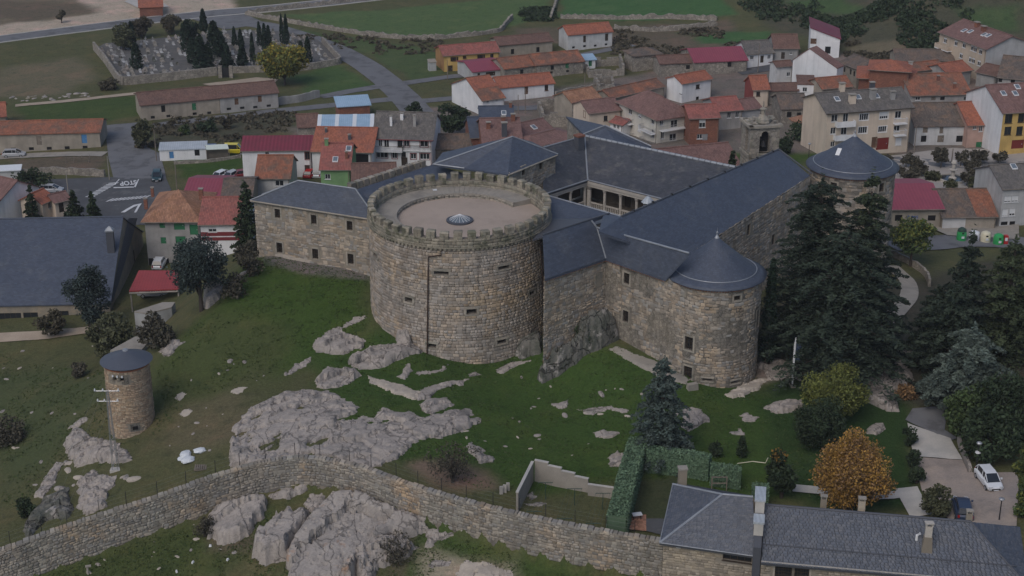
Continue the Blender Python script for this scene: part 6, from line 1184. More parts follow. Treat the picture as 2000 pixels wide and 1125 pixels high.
def solid(name,label,cat,pxs,ze,m,roofm,depth=3.,par=None):
    P=[W(x,y,ze) for x,y in pxs]; th=thing(name,label,cat,(*P[0][:2],T(*P[0][:2]))); mb=MB(); A=[(p[0],p[1],ze-depth) for p in P]; B=[(p[0],p[1],ze-.15) for p in P]
    ar=sum(P[i][0]*P[(i+1)%len(P)][1]-P[(i+1)%len(P)][0]*P[i][1] for i in range(len(P)))
    if ar<0: A=A[::-1];B=B[::-1]
    mb.hexa(A,B); mb.build('wall',M[m],th); mb=MB(); slab(mb,P,.2); mb.build('roof',M[roofm],th); return th
gz=G(300,600)[2]
solid('outbuilding','flat roofed concrete outbuilding below the red carport','outbuilding',[(262,608),(318,590),(342,590),(335,600),(288,612)],G(300,615,2.4)[2],'pale_grey_plaster','concrete',4); solid('outbuilding','low flat grey roof behind the little round tower','outbuilding',[(215,684),(264,657),(298,660),(270,690)],G(255,690,1.2)[2],'pale_grey_plaster','concrete',3)
# ruins
def ruin(label,pxs,hs,m='old_stone_wall',th_=.5):
    P=GP(pxs); th=thing('ruined_house',label,'ruin',P[0])
    for i in range(len(P)):
        a,b=P[i],P[(i+1)%len(P)]; f,L,hit,e,n=flat(a,b); mb=MB(); k=max(2,int(L/1.2))
        for j in range(k):
            h=hs[i%len(hs)]*random.uniform(.7,1.1); z=T(*f(L*(j+.5)/k,0,0)[:2]); fbox(mb,f,L*j/k,L*(j+1)/k,z-1,z+h,0,th_,random.random())
        mb.build('wall',M[m],th)
ruin('roofless ruined stone house below the village lane',[(1060,248),(1118,248),(1112,212),(1050,216)],[2.6,3,2.2,2.4]); ruin('broken walls of a fallen house right of the blue roofed hut',[(1150,152),(1215,148),(1208,128),(1140,132)],[1.6,2.4,2,1.4]); ruin('jagged ruin behind the long brown tiled roof',[(1168,182),(1196,180),(1192,166),(1160,168)],[1.6,1.8,2.5,2])
# --- gatehouse with long slate roofs at the lower right
GZ=W(1297,1053,4.)
def slates(par,quad,w=.36,h=.24,mname='slate_piece'):
    """real slates laid in courses over a sloping quad (eave left, eave right, top right, top left)"""
    a,b,c,d=[np.array(p,float) for p in quad]; V_=[];Q_=[];T_=[]; nrm=np.cross(b-a,d-a); nrm/=np.linalg.norm(nrm); 
    if nrm[2]<0: nrm=-nrm
    H=np.linalg.norm(d-a); rows=int(H/h); k=0
    for r in range(rows):
        v0,v1=r/rows,min((r+1.35)/rows,1); l0,r0=a+(d-a)*v0,b+(c-b)*v0; l1,r1=a+(d-a)*v1,b+(c-b)*v1; Lr=np.linalg.norm(r0-l0)
        if Lr<.2: continue
        n=max(1,int(Lr/w)); us=(np.arange(n+1)+(.5 if r%2 else 0))/n+RNG.uniform(-.3,.3,n+1)/n; us=np.clip(np.concatenate([[0],us,[1]]) if r%2 else us,0,1)
        for i in range(len(us)-1):
            u0,u1=us[i]+.002,us[i+1]-.002
            if u1-u0<.1/n: continue
            j=RNG.uniform(.0,.012); lf=.035+j; V_+=[l0+(r0-l0)*u0+nrm*lf,l0+(r0-l0)*u1+nrm*(lf+RNG.uniform(-.01,.01)),l1+(r1-l1)*u1+nrm*.012,l1+(r1-l1)*u0+nrm*.012,l0+(r0-l0)*u0+nrm*.0,l0+(r0-l0)*u1]
            Q_+=[(k,k+1,k+2,k+3),(k+4,k+5,k+1,k)]; T_+=[RNG.random()]*2; k+=6
    o=link('slates',fast_mesh('slates',np.array(V_)-ORG[par.name],Q_,M[mname],T_),par); o['kind']='stuff'
gh=thing('gatehouse','long slate roofed gatehouse with stone walls and chimneys in the lower right corner','house',G(1600,1080))
zE=4.2
A,B=W(1487,1090,zE),W(2000,1135,zE); f,L,hit,e,n=flat(A,B); rr=W(1490,986,zE+3.2); D=2*np.dot(rr[:2]-A[:2],n); P=lambda s,t,z:np.array(f(s,z,t))
_ops=[(*hit(1530,1118),1.5,1.3),(*hit(1566,1119),1.3,1.3)]; ops=[(s-w/2,s+w/2,z-h/2,z+h/2) for s,z,w,h in _ops]
mb=MB(); wall_grid(mb,f,0,L,-5,zE-.05,ops,.4); mb.poly([P(L,0,-5),P(L,D,-5),P(L,D,zE),P(L,0,zE)]); mb.poly([P(L,D,-5),P(0,D,-5),P(0,D,zE),P(L,D,zE)]); mb.poly([P(0,0,-5),P(0,D,-5),P(0,D,zE),P(0,D/2,zE+3.1),P(0,0,zE)]); mb.build('wall_core',M['mortar_pale'],gh)
for o in ops: window(gh,f,(o[0]+o[1])/2,(o[2]+o[3])/2,o[1]-o[0],o[3]-o[2],.3,'dark_wood','glass',1,0,'ashlar_pale',bars=4,ms=.18)
place_stones(gh,masonry(f,0,L,-4,zE-.2,[(o[0]-.2,o[1]+.2,o[2]-.2,o[3]+.2) for o in ops],(.3,.7),(.2,.34),rub=.05),'gate_stone',200,d=.05)
zR=rr[2]; hp=W(1897,1026,zR); sE=np.dot(hp[:2]-A[:2],e); ov=.35; k=(zR-zE)/(D/2)
c0,c1,c2,c3=P(0,-ov,zE-ov*k),P(L+ov,-ov,zE-ov*k),P(L+ov,D+ov,zE-ov*k),P(0,D+ov,zE-ov*k); ra,rb_=P(0,D/2,zR),P(sE,D/2,zR); c2=W(1992,1029,zE+2.3)
roofmesh('roof_bed',[[c0,c1,rb_,ra],[c1,c2,rb_],[c2,c3,ra,rb_]],M['slate_bed'],gh,.2)
slates(gh,[c0,c1,rb_,ra]); slates(gh,[c1,c2,rb_,rb_]); caps(gh,[[ra,rb_]],.12,'lead_dark','ridge_cap'); caps(gh,[[rb_,c1]],.09,'lead_dark','hip_cap')
sl=[P(0,.9,zE+.9*k+.09),P(L-.6,.9,zE+.9*k+.09)]; caps(gh,[sl],.045,'lead_dark','snow_rail'); mb=MB(); fbox(mb,f,0,L,zE-.35,zE-.14,-.28,.0); mb.build('eaves_course',M['cloister_stone'],gh)
def stone_chimney(px,py,z,w=.8,h=1.6,open_=True):
    p=W(px,py,z); q=MB(); q.box((p[0],p[1],p[2]-.6),w,w*.7,h+.6,math.atan2(e[1],e[0])); c=q.build('chimney',M['gate_stone'],gh); q=MB(); q.box((p[0],p[1],p[2]+h+.25),w*1.15,w*.85,.1,math.atan2(e[1],e[0]))
    for a in(-1,1): q.box((p[0]+e[0]*a*w*.4,p[1]+e[1]*a*w*.4,p[2]+h),w*.16,w*.6,.26,math.atan2(e[1],e[0]))
    q.build('chimney_cap',M['concrete'],c)
stone_chimney(1608,988,zR-.3,.55,.75); stone_chimney(1682,997,zR-.3,.62,1.0); stone_chimney(1892,1018,zR-.1,.55,.8)
p=hitplane(1810,1070,c0,np.array((n[0]*-k,n[1]*-k,1))); q=MB(); q.box((p[0],p[1],p[2]-.4),.95,.8,1.6,math.atan2(e[1],e[0]),top=.75); cc=q.build('chimney',M['gate_stone'],gh); q=MB(); q.box((p[0],p[1],p[2]+1.2),.6,.5,1.,math.atan2(e[1],e[0])); q.box((p[0]-.25,p[1],p[2]+2.2),.12,.4,.3); q.box((p[0]+.25,p[1],p[2]+2.2),.12,.4,.3); q.box((p[0],p[1],p[2]+2.5),.75,.55,.08); q.build('chimney_pot',M['cloister_stone'],cc)
p=hitplane(1790,1055,c0,np.array((n[0]*-k,n[1]*-k,1))); q=MB(); q.tube([p,p+(0,0,.5),p+(.25,-.1,.75)],.13,8); q.build('vent_pipe',M['white_metal'],gh)
# fire wall with metal capped steps
mb=MB(); fw_=flat(P(-.75,-.6,0),P(-.05,-.6,0)); 
mb.hexa([tuple(P(-.75,-.1,-5)),tuple(P(-.06,-.1,-5)),tuple(P(-.06,D*.62,-5)),tuple(P(-.75,D*.62,-5))],[tuple(P(-.75,-.1,zE+1.1)),tuple(P(-.06,-.1,zE+1.1)),tuple(P(-.06,D*.62,zR+.5)),tuple(P(-.75,D*.62,zR+.5))]); mb.build('fire_wall',M['lead_dark'],gh)
for t0,t1,z0,z1 in((D*.12,D*.3,zE+2.9,zE+3.1),(D*.34,D*.66,zR+1.0,zR+1.15)):
    q=MB(); fbox(q,f,-.82,0.0,z0-1.2,z0,t0,t1); q.build('stack',M['concrete_pale'],gh); q=MB(); fbox(q,f,-.9,.08,z0,z1,t0-.06,t1+.06); q.build('metal_cap',M['grey_sheet'],gh)
# smaller left block
sbk=thing('gatehouse','smaller hipped slate block joined to the left end of the long gatehouse','house',G(1400,1070)); A,B=W(1296,1055,3.6),W(1472,1080,3.6); f,L,hit,e,n=flat(A,B); P=lambda s,t,z:np.array(f(s,z,t)); zS=3.6
s_,z_=hit(1440,1086); ops=[(s_-1.3,s_+1.3,z_-.6,min(z_+.6,zS-.2))]
bl=W(1314,946,5.4); hp=W(1411,966,6.6); rt_=W(1471,971,6.6)
D=np.dot(bl[:2]-A[:2],n); mb=MB(); wall_grid(mb,f,0,L,-5,zS-.05,ops,.35); mb.poly([P(0,D-.3,-5),P(0,0,-5),P(0,0,zS),P(0,D-.3,zS+1.6)]); mb.poly([P(0,D-.3,-5),P(L,D-.3,-5),P(L,D-.3,zS+1.6),P(0,D-.3,zS+1.6)]); mb.build('wall_core',M['mortar_pale'],sbk)
o=ops[0]; window(sbk,f,(o[0]+o[1])/2,(o[2]+o[3])/2,o[1]-o[0],o[3]-o[2],.3,'dark_wood','glass',3,1,None)
place_stones(sbk,masonry(f,0,L,-4,zS-.2,[(o[0]-.1,o[1]+.1,o[2]-.1,o[3]+.1)],(.3,.7),(.2,.34),rub=.05),'gate_stone',150,d=.05)
fl_,fr_=P(-.3,-.35,zS-.15),P(L+.2,-.35,zS-.15)
roofmesh('roof_bed',[[fl_,fr_,rt_,hp],[fl_,hp,bl],[bl,hp,rt_,rt_+(0,1.2,-.5),bl+(.5,1.,-.4)]],M['slate_bed'],sbk,.2); slates(sbk,[fl_,fr_,rt_,hp]); slates(sbk,[bl,fl_,hp,hp]); caps(sbk,[[fl_,hp],[bl,hp],[hp,rt_]],.11,'lead','hip_cap'); caps(sbk,[[fl_,bl],[fl_,fr_]],.05,'lead','gutter')
p=W(1332,948,5.2); q=MB(); q.box((p[0],p[1],p[2]-1.2),.75,.65,3.,.1); c=q.build('chimney',M['gate_stone'],sbk); q=MB(); q.box((p[0],p[1],p[2]+1.8),.9,.8,.15,.1); q.build('chimney_cap',M['concrete'],c)
q=MB(); s,z=hit(1326,1066); fbox(q,f,s-.2,s+.2,z-.1,z+.1,-.25,0); q.build('flood_lamp',M['white_metal'],sbk)
# ------------------------------------------------------------------ trees
def leaves(C,size,rng,flat_=0.,tint=None,aspect=.55):
    """rhombic leaf faces at the points C"""
    n=len(C); a=rng.normal(size=(n,3)); a[:,2]*=(1-flat_); a/=np.linalg.norm(a,axis=1)[:,None]; b=rng.normal(size=(n,3)); b[:,2]*=(1-flat_); b-=a*(a*b).sum(1)[:,None]; b/=np.linalg.norm(b,axis=1)[:,None]
    s=(size*rng.uniform(.6,1.35,n))[:,None]; a*=s; b*=s*aspect
    V_=np.stack([C-a,C+b-a*.15,C+a,C-b+a*.15],1).reshape(-1,3); Q_=np.arange(4*n).reshape(n,4); return V_,Q_,(rng.random(n) if tint is None else tint)
def trunk_mesh(H,r0,limbs,name,m,bend=0.):
    mb=MB(); mb.tube([(0,0,-.6),(bend*.3,0,H*.3),(bend,bend*.3,H)],[r0,r0*.75,r0*.25],8)
    for l in limbs: mb.tube(*l,5)
    o=mb.build(name,M[m]); me=o.data; bpy.data.objects.remove(o); return me
def noisy(rng,n,d=3): return rng.normal(size=(n,d))
def crown_broad(H,Wd,n,rng,bot=.22,clumps=26,size=.3,egg=0.):
    K=[];r=Wd/2; zc=H*(bot+1)/2; hz=H*(1-bot)/2
    while len(K)<clumps:
        v=rng.normal(size=3); v/=np.linalg.norm(v); q=rng.uniform(.45,.86); z=v[2]*q; w=1-egg*max(z,0) if egg else 1; K.append((v[0]*r*q*w,v[1]*r*q*w,zc+z*hz))
    K=np.array(K); cr=Wd*.13+.25; k=rng.integers(len(K),size=n); v=noisy(rng,n); v/=np.linalg.norm(v,axis=1)[:,None]; rad=cr*rng.uniform(.3,1.15,n)**.6; C=K[k]+v*rad[:,None]*np.array((1,1,.8))*rng.uniform(.8,1.3,len(K))[k][:,None]
    C[:,2]=np.maximum(C[:,2],H*bot*.75); tk=rng.random(len(K))[k]*.6+rng.random(n)*.4
    lim=[]
    for i in range(min(8,clumps)): p=K[i]; lim.append(([(0,0,H*bot*.8),(p[0]*.4,p[1]*.4,H*bot+(p[2]-H*bot)*.5),tuple(p)],[Wd*.018+.03,Wd*.012+.02,.02]))
    return C,tk,lim
def crown_cypress(H,Wd,n,rng):
    z=rng.uniform(.04,1,n)**.85; r=Wd/2*np.minimum(1,(z/.14)**.6)*np.clip((1-z)/.75,0,1)**.55; a=rng.uniform(0,6.283,n); q=rng.uniform(.6,1.05,n)*(1+.14*np.sin(a*5+z*19)); C=np.stack([r*q*np.cos(a),r*q*np.sin(a),z*H],1)+noisy(rng,n)*.06; return C,rng.random(n),[]
def crown_conifer(H,Wd,n,rng,tiers=16,droop=.12,bot=.06,irr=.25,power=.9,perb=(7,11),flat_=True):
    C=[];tk=[];lim=[]; B=[]
    for t in range(tiers):
        zz=bot+(1-bot)*(t+rng.uniform(-.3,.3))/tiers; R=Wd/2*max(1-zz,0)**power+.15; nb=int(rng.integers(*perb)); a0=rng.uniform(0,6.3)
        for j in range(nb):
            a=a0+6.283*j/nb+rng.uniform(-.25,.25); L=R*rng.uniform(1-irr*1.6,1.08); B.append((a,L,zz*H+rng.uniform(-.02,.02)*H))
    tot=sum(b[1] for b in B)
    for a,L,z in B:
        m=max(6,int(n*L/tot)); u=rng.uniform(.06,1,m)**.75; wdt=L*.26*(1.05-u)+.1; off=rng.normal(size=m)*wdt*.7; x=u*L; zz=z-droop*L*u**1.6+rng.normal(size=m)*.07+.1*L*u*(1-u)-np.abs(off)*.22; C.append(np.stack([x*math.cos(a)-off*math.sin(a),x*math.sin(a)+off*math.cos(a),zz],1)); tk.append(np.full(m,rng.random()*.5)+rng.random(m)*.4+.1*u)
        if rng.random()<.35: lim.append(([(0,0,z),(L*.8*math.cos(a),L*.8*math.sin(a),z-droop*L*.7)],[.06+.008*L,.015]))
    top=rng.normal(size=(40,3))*np.array((.12,.12,.03*H)); top[:,2]+=H*.975; C.append(top); tk.append(rng.random(40)); return np.concatenate(C),np.concatenate(tk),lim
_proto={}
def tree(label,px,py,top,w,kind,leafm,n=3000,size=.28,cat='tree',group=None,name='tree',bark='bark',shape={},seed=None,proto=None,base=None,flat_=0.,asp=.55,extra=None):
    """tree standing at picture position px,py whose top shows at row top and whose crown is w picture pixels wide"""
    b=G(px,py) if base is None else np.array(base); x,y,_=PR(b)[0],PR(b)[1],PR(b)[2]; H=max(zfor(b[0],b[1],top)-b[2],.5); Wd=w*PR(b)[2]/F
    th=thing(name,label,cat,b,group); rot=random.uniform(0,6.28); th.rotation_euler=(0,0,rot)
    if proto and proto in _proto: tm,cm,H0,W0=_proto[proto]
    else:
        sd=abs(hash((px,py,kind)))%99991 if seed is None else seed; rng=np.random.default_rng(int(px*7+py*13))
        if kind=='broad': C,tk,lim=crown_broad(H,Wd,n,rng,**shape)
        elif kind=='cypress': C,tk,lim=crown_cypress(H,Wd,n,rng)
        else: C,tk,lim=crown_conifer(H,Wd,n,rng,**shape)
        V_,Q_,T_=leaves(C,size,rng,flat_,tk,asp); cm=fast_mesh('crown',V_,Q_,M[leafm],T_)
        if extra:
            cm.materials.append(M[extra[0]]); mi=(rng.random(len(T_))<extra[1](C/np.array((Wd/2,Wd/2,H)))).astype(np.int32); cm.polygons.foreach_set('material_index',mi)
        tm=trunk_mesh(H*(.9 if kind!='broad' else .6),.05*H**.75+.04,lim,'trunk',bark); H0,W0=H,Wd
        if proto: _proto[proto]=(tm,cm,H0,W0)
    for nm,me in(('trunk',tm),('crown',cm)):
        o=link(nm,me,th); o.scale=(Wd/W0,Wd/W0,H/H0)
    return th
# cemetery and its cypresses
CEM=[(184,97),(205,86),(290,78),(350,72),(450,60),(560,62),(620,78),(668,124),(600,136),(455,142),(425,147),(235,166)]
CY=[(740,270,128,55),(765,388,245,80),(1138,180,58,38),(1200,300,125,70),(1080,360,215,60),(1125,400,210,75),(1165,400,270,62),(1310,262,155,36),(1345,272,170,40),(1413,362,190,36),(1450,262,128,38),(1480,292,140,40),(1502,272,148,40),(1575,246,85,30),(1600,256,90,36),(1682,352,235,50),(1720,358,210,55),(1355,372,260,66),(1230,320,180,70),(1050,300,118,64)]
cyw=['tall dark cypress behind the left graves','stout dark cypress standing alone among the left graves','single slender cypress rising highest at the top of the cemetery','broad dark cypress in the middle clump','short cypress at the left of the middle clump','stout cypress left of the cemetery gate','low cypress just left of the gate','slim cypress left of the right hand graves','slim cypress beside the right hand graves','narrow cypress between the gate and the yellow tree','left cypress of the three behind the yellow tree','middle cypress of the three behind the yellow tree','right cypress of the three behind the yellow tree','left of the two thin cypresses by the far road','right of the two thin cypresses by the far road','left of the two cypresses at the right end of the cemetery','right of the two cypresses at the right end of the cemetery','dark spreading cypress over the gate wall','cypress leaning over the middle of the clump','dark cypress at the back left of the clump']
for i,(x,b,t_,w) in enumerate(CY): tree(cyw[i],x/Z,b/Z,t_/Z-2,w/Z*(1.2 if 1040<x<1300 else .9),'cypress','leaf_cypress',900,.3,'cypress','cypresses in the cemetery','cypress_tree',proto='cyp%d'%(i%3))
tree('dark spreading conifer filling the gap above the cemetery gate',1270/Z,390/Z,245/Z,110/Z,'conifer','leaf_cypress',1800,.35,'conifer',name='conifer_tree'); tree('dark wide conifer at the back of the cypress clump',1062/Z,280/Z,118/Z,120/Z,'broad','leaf_cypress',1800,.35,name='conifer_tree')
for x,b,t_,w,lb in((690,282,125,130,'dull grey green bushy tree at the upper left corner of the graves'),(795,215,90,125,'brownish round tree behind the cemetery by the far road'),(960,190,78,115,'brown bare looking tree beside the far junction')): tree(lb,x/Z,b/Z,t_/Z,w/Z,'broad','leaf_brown' if x>700 else 'leaf_olive',2200,.32,name='broadleaf_tree',shape=dict(bot=.1))
tree('bright yellow autumn tree in front of the cemetery',1590/Z,475/Z,250/Z,300/Z,'broad','leaf_yellow',5200,.33,name='autumn_tree',shape=dict(bot=.2,clumps=34,egg=.1),extra=('leaf_yellowgreen',lambda q:np.clip(.45+.5*q[:,0],0.1,.9)))
tree('small dark round tree alone on the bare ground at the top left',345/Z,128/Z,55/Z,46/Z,'broad','leaf_brown',700,.3,name='broadleaf_tree',shape=dict(bot=.12,clumps=10))
def graves():
    P=np.array(GP(CEM)); x0,y0=P.min(0)[:2]; x1,y1=P.max(0)[:2]; MS=[]
    for k in range(6):
        mb=MB(); L=random.uniform(1.9,2.3); w=random.uniform(.85,1.1); mb.box((0,0,-.3),w,L,.55+.1*(k%3)); mb.box((0,0,.25+.1*(k%3)),w*.85,L*.9,.12)
        if k%3==0: mb.box((0,L/2-.1,.2),.8,.16,1.0,top=.85)
        elif k%3==1: mb.box((0,L/2-.1,.2),.18,.16,1.4); mb.box((0,L/2-.1,1.05),.75,.15,.18)
        else: mb.box((0,L/2-.15,.2),1.0,.3,.8); mb.box((0,L/2-.15,1.),.6,.25,.35,top=.5)
        o=mb.build('grave',M[['pale_grey_plaster','grey_plaster','granite','granite_dark','grey_plaster','concrete'][k]]); MS.append(o.data); bpy.data.objects.remove(o)
    u=W(425,146,-11.5)-W(235,166,-11.5); u=u[:2]/np.linalg.norm(u[:2]); v=np.array((-u[1],u[0])); o0=P[-1][:2]; n=0; an=math.atan2(u[1],u[0])
    for j in range(40):
        for i in range(-12,40):
            if j%6==5 or i%10==9: continue
            q=o0+u*(i*1.8+random.uniform(-.6,.6)+1)+v*(j*2.75+1.6+random.uniform(-.8,.8))
            if poly_sd(P,np.array([q[0]]),np.array([q[1]]))[0]<1.2 or random.random()<.1: continue
            if n>=300: return
            g=link('grave',MS[random.randrange(6)]); g.location=(q[0],q[1],T(*q)); g.rotation_euler=(0,0,an+random.uniform(-.12,.12)); g.scale=(random.uniform(.65,.9),random.uniform(.7,.9),random.uniform(.5,1.)); tag(g,'grave with slab and headstone or cross among the crowded rows of the walled cemetery','grave','graves in the walled cemetery'); n+=1
patch('cemetery_floor',CEM,M['gravel_dark'],'grey gravel floor between the graves')
graves()
def lowwall(name,label,pxs,h=1.2,w=.5,m='old_stone_wall',cat='wall',rough=.15,step=.9,group=None):
    P=np.array(GP(pxs)); k=resample(P,step) if len(P)>2 else np.array([P[0][:2]+(P[1]-P[0])[:2]*t for t in np.linspace(0,1,max(2,int(np.linalg.norm((P[1]-P[0])[:2])/step)+1))]); mb=MB(); prev=random.uniform(-rough,rough)
    for a,b in zip(k[:-1],k[1:]):
        d=(b-a)/np.linalg.norm(b-a); nn=np.array((-d[1],d[0]))*w/2; za,zb=T(*a),T(*b); cur=random.uniform(-rough,rough)
        Q_=lambda p,s,z:(p[0]+nn[0]*s,p[1]+nn[1]*s,z)
        mb.hexa([Q_(a,-1,za-.5),Q_(b,-1,zb-.5),Q_(b,1,zb-.5),Q_(a,1,za-.5)],[Q_(a,-.8,za+h+prev),Q_(b,-.8,zb+h+cur),Q_(b,.8,zb+h+cur),Q_(a,.8,za+h+prev)],random.random()); prev=cur
    return tag(mb.build(name,M[m]),label,cat,group)
lowwall('cemetery_wall','stone wall along the front and left side of the cemetery',[(184,97),(205,122),(236,167),(330,158),(424,147)],1.9,.6,rough=.04); lowwall('cemetery_wall','stone wall right of the cemetery gate',[(452,143),(560,139),(600,137),(668,125),(630,84)],1.5,.6,rough=.04)
gt=thing('cemetery_gate','dark iron cemetery gate between two stone pillars','gate',G(440,152))
for x in(431,452): p=G(x,152); q=MB(); q.box((p[0],p[1],p[2]-.4),.8,.7,3.1); q.build('pillar',M['old_stone_wall'],gt)
p0,p1=G(434,152),G(449,151.5); f,L,hit,e,n=flat(p0,p1); q=MB(); fbox(q,f,0,L,p0[2]+.1,p0[2]+2.3,0,.06); q.build('gate_leaf',M['iron'],gt)
for lb,pts in [('dry stone wall running up the slope right of the curved road',[(480,29),(560,44),(640,58),(730,72),(800,77),(850,77)]),('dry stone wall along the top of the left field',[(485,27),(560,18),(640,9),(760,-6)]),('dry stone wall around the upper field corner',[(850,77),(930,70),(980,62),(988,48),(1000,38)]),('dry stone wall between the two green fields',[(1075,40),(1082,20),(1090,-5)]),('dry stone wall along the bright field',[(1095,36),(1200,38),(1300,36),(1400,40)]),('dry stone wall across the brown field at the right',[(1200,58),(1280,62),(1340,58),(1400,50)])]: lowwall('field_wall',lb,pts,1.1,.7,rough=.35,group='dry stone walls in the fields')
lowwall('garden_wall','grey wall at the right end of the joined grey barn',[(543,205),(585,200),(624,190)],1.6,.4,'grey_plaster'); lowwall('garden_wall','stone wall below the barns at the left beside the street',[(30,345),(110,340),(205,345)],1.3,.5); lowwall('garden_wall','stone wall in front of the parked vans',[(340,321),(400,318),(470,308)],.5,.5); lowwall('garden_wall','rough stone wall below the two white barns',[(1085,190),(1120,182),(1180,172)],1.2,.5); lowwall('garden_wall','curved grey wall bounding the dark cedar garden',[(1740,500),(1775,515),(1810,540),(1815,560)],1.,.4); lowwall('rubble_heap','line of rubble at the brow below the left wing',[(505,500),(560,505),(640,516),(722,526)],.35,.5,'granite_pale','kerb',.1,.7); lowwall('garden_wall','low wall beside the drive below the lamp post',[(1872,862),(1885,900),(1895,925)],.7,.4,'granite')
# ------------------------------------------------------------------ hillside scrub (uncountable) and grass tufts
def scrub(label,regions,mname,n,size,seed,hmax=1.2,name='scrub'):
    rng=np.random.default_rng(seed); CC=[]; tk=[]
    for pxs,frac in regions:
        P=np.array(GP(pxs)); x0,y0=P.min(0)[:2]; x1,y1=P.max(0)[:2]; m=int(n*frac); X=rng.uniform(x0,x1,m*4);Y=rng.uniform(y0,y1,m*4); dn=fbm(X/9,Y/9,seed,3); ok=(poly_sd(P,X,Y)+(dn-.5)*14>0)&(dn>.47); X,Y=X[ok][:m],Y[ok][:m]
        for x,y in zip(X,Y):
            k=12; v=rng.normal(size=(k,3)); v/=np.linalg.norm(v,axis=1)[:,None]; r=rng.uniform(.5,1.)*hmax; v*=r; v[:,2]=np.abs(v[:,2])*.8; v+=np.array((x,y,T(x,y)-.05)); CC.append(v); tk.append(np.full(k,rng.random()*.6)+rng.random(k)*.4)
    V_,Q_,T_=leaves(np.concatenate(CC),size,rng,0,np.concatenate(tk)); tag(link(name,fast_mesh(name,V_,Q_,M[mname],T_)),label,'scrub',kind='stuff')
scrub('dark scrub covering the hillside at the top right',[([(1420,-30),(2300,-90),(2300,60),(1900,40),(1700,50),(1500,40)],.5),([(1640,40),(1860,60),(2100,100),(2050,140),(1840,100),(1640,95)],.35),([(1000,20),(1080,20),(1070,38),(990,44)],.1)],'leaf_dark',2600,.5,5,1.3); scrub('dry brown thicket and brambles around the upper houses',[([(1200,60),(1480,60),(1470,110),(1200,115)],.3),([(560,70),(860,80),(860,110),(720,100)],.15),([(300,245),(560,220),(570,250),(300,292)],.25),([(1660,85),(1840,75),(1840,112),(1660,118)],.3)],'leaf_brown',900,.4,6,.8)
def tufts():
    rng=np.random.default_rng(9); regs=[([(500,505),(720,540),(720,640),(620,700),(440,760),(300,850),(310,720),(420,590)],2500),([(620,690),(760,640),(1000,680),(1250,690),(1480,770),(1560,800),(1640,990),(1250,940),(950,960),(780,900),(640,790)],5000),([(-20,680),(280,690),(280,860),(40,1000),(-20,960)],2500),([(-20,1140),(420,1000),(900,1030),(1320,1110),(1300,1170),(-20,1170)],4500)]
    V=[];Q=[];T_=[];k=0
    for pxs,n in regs:
        P=np.array(GP(pxs)); x0,y0=P.min(0)[:2]; x1,y1=P.max(0)[:2]; X=rng.uniform(x0,x1,n*3);Y=rng.uniform(y0,y1,n*3); ok=(poly_sd(P,X,Y)>0)&(fbm(X/3,Y/3,31,3)>.42); X,Y=X[ok][:n],Y[ok][:n]; Zz=Tn(X,Y)
        C=np.stack([X,Y,Zz],1); m=len(X)
        for b in range(3):
            a=rng.uniform(0,6.28,m); h=rng.uniform(.04,.13,m); w=rng.uniform(.05,.16,m); dx,dy=np.cos(a)*w,np.sin(a)*w; ln=rng.normal(size=(m,2))*.09; j=rng.normal(size=(m,2))*.12
            p0=C+np.stack([j[:,0]-dx,j[:,1]-dy,np.full(m,-.03)],1); p1=C+np.stack([j[:,0]+dx,j[:,1]+dy,np.full(m,-.03)],1); p2=C+np.stack([j[:,0]+ln[:,0],j[:,1]+ln[:,1],h],1)
            V.append(np.stack([p0,p1,p2],1).reshape(-1,3)); T_.append(rng.random(m))
    V=np.concatenate(V); tag(link('grass',fast_mesh('grass',V,np.arange(len(V)).reshape(-1,3),M['grass_blade'],np.concatenate(T_))),'short tufts of grass over the castle hill','grass',kind='stuff')
tufts()
# ------------------------------------------------------------------ other trees
tree('blue grey round headed cedar in front of the modern hall',178,650,512,95,'broad','leaf_bluegrey',9000,.17,'cedar',name='cedar_tree',shape=dict(bot=.12,clumps=40,egg=.45),flat_=.3); tree('blue grey bushy cedar at the edge of the lawn beside the red carport',394,607,455,112,'broad','leaf_bluegrey',11000,.17,'cedar',name='cedar_tree',shape=dict(bot=.22,clumps=42),flat_=.3)
tree('tall dark conifer against the corner of the left castle wing',487,500,357,72,'conifer','leaf_dark',3800,.26,'conifer',name='conifer_tree',shape=dict(tiers=18,power=.6,bot=.03)); tree('bare brown bush below the corner of the left castle wing',488,540,468,60,'broad','leaf_twig',1200,.22,'bush',name='bush',shape=dict(bot=0,clumps=14))
tree('olive green spreading bush left of the flat grey roof',225,695,602,95,'broad','leaf_olive',3200,.25,'bush',name='bush',shape=dict(bot=.02,clumps=26)); tree('brown low bush in front of the modern hall windows',108,655,603,60,'broad','leaf_brown',1300,.24,'bush',name='bush',shape=dict(bot=0,clumps=14)); tree('brown twiggy bush on the brow above the little tower roof',312,675,610,80,'broad','leaf_twig',1400,.24,'bush',name='bush',shape=dict(bot=0,clumps=16)); tree('bare bush behind the pale boulder on the brow',455,580,535,60,'broad','leaf_twig',700,.2,'bush',name='bush',shape=dict(bot=0,clumps=12))
tree('leftmost of the three small conifers behind the modern hall',66,440,366,46,'conifer','leaf_dark',1500,.28,'conifer',name='conifer_tree',shape=dict(tiers=9,perb=(5,8))); tree('middle of the three small conifers behind the modern hall',148,438,374,62,'conifer','leaf_dark',1700,.28,'conifer',name='conifer_tree',shape=dict(tiers=9,perb=(5,8))); tree('rightmost of the three small conifers behind the modern hall',184,440,377,46,'conifer','leaf_dark',1300,.28,'conifer',name='conifer_tree',shape=dict(tiers=9,perb=(5,8)))
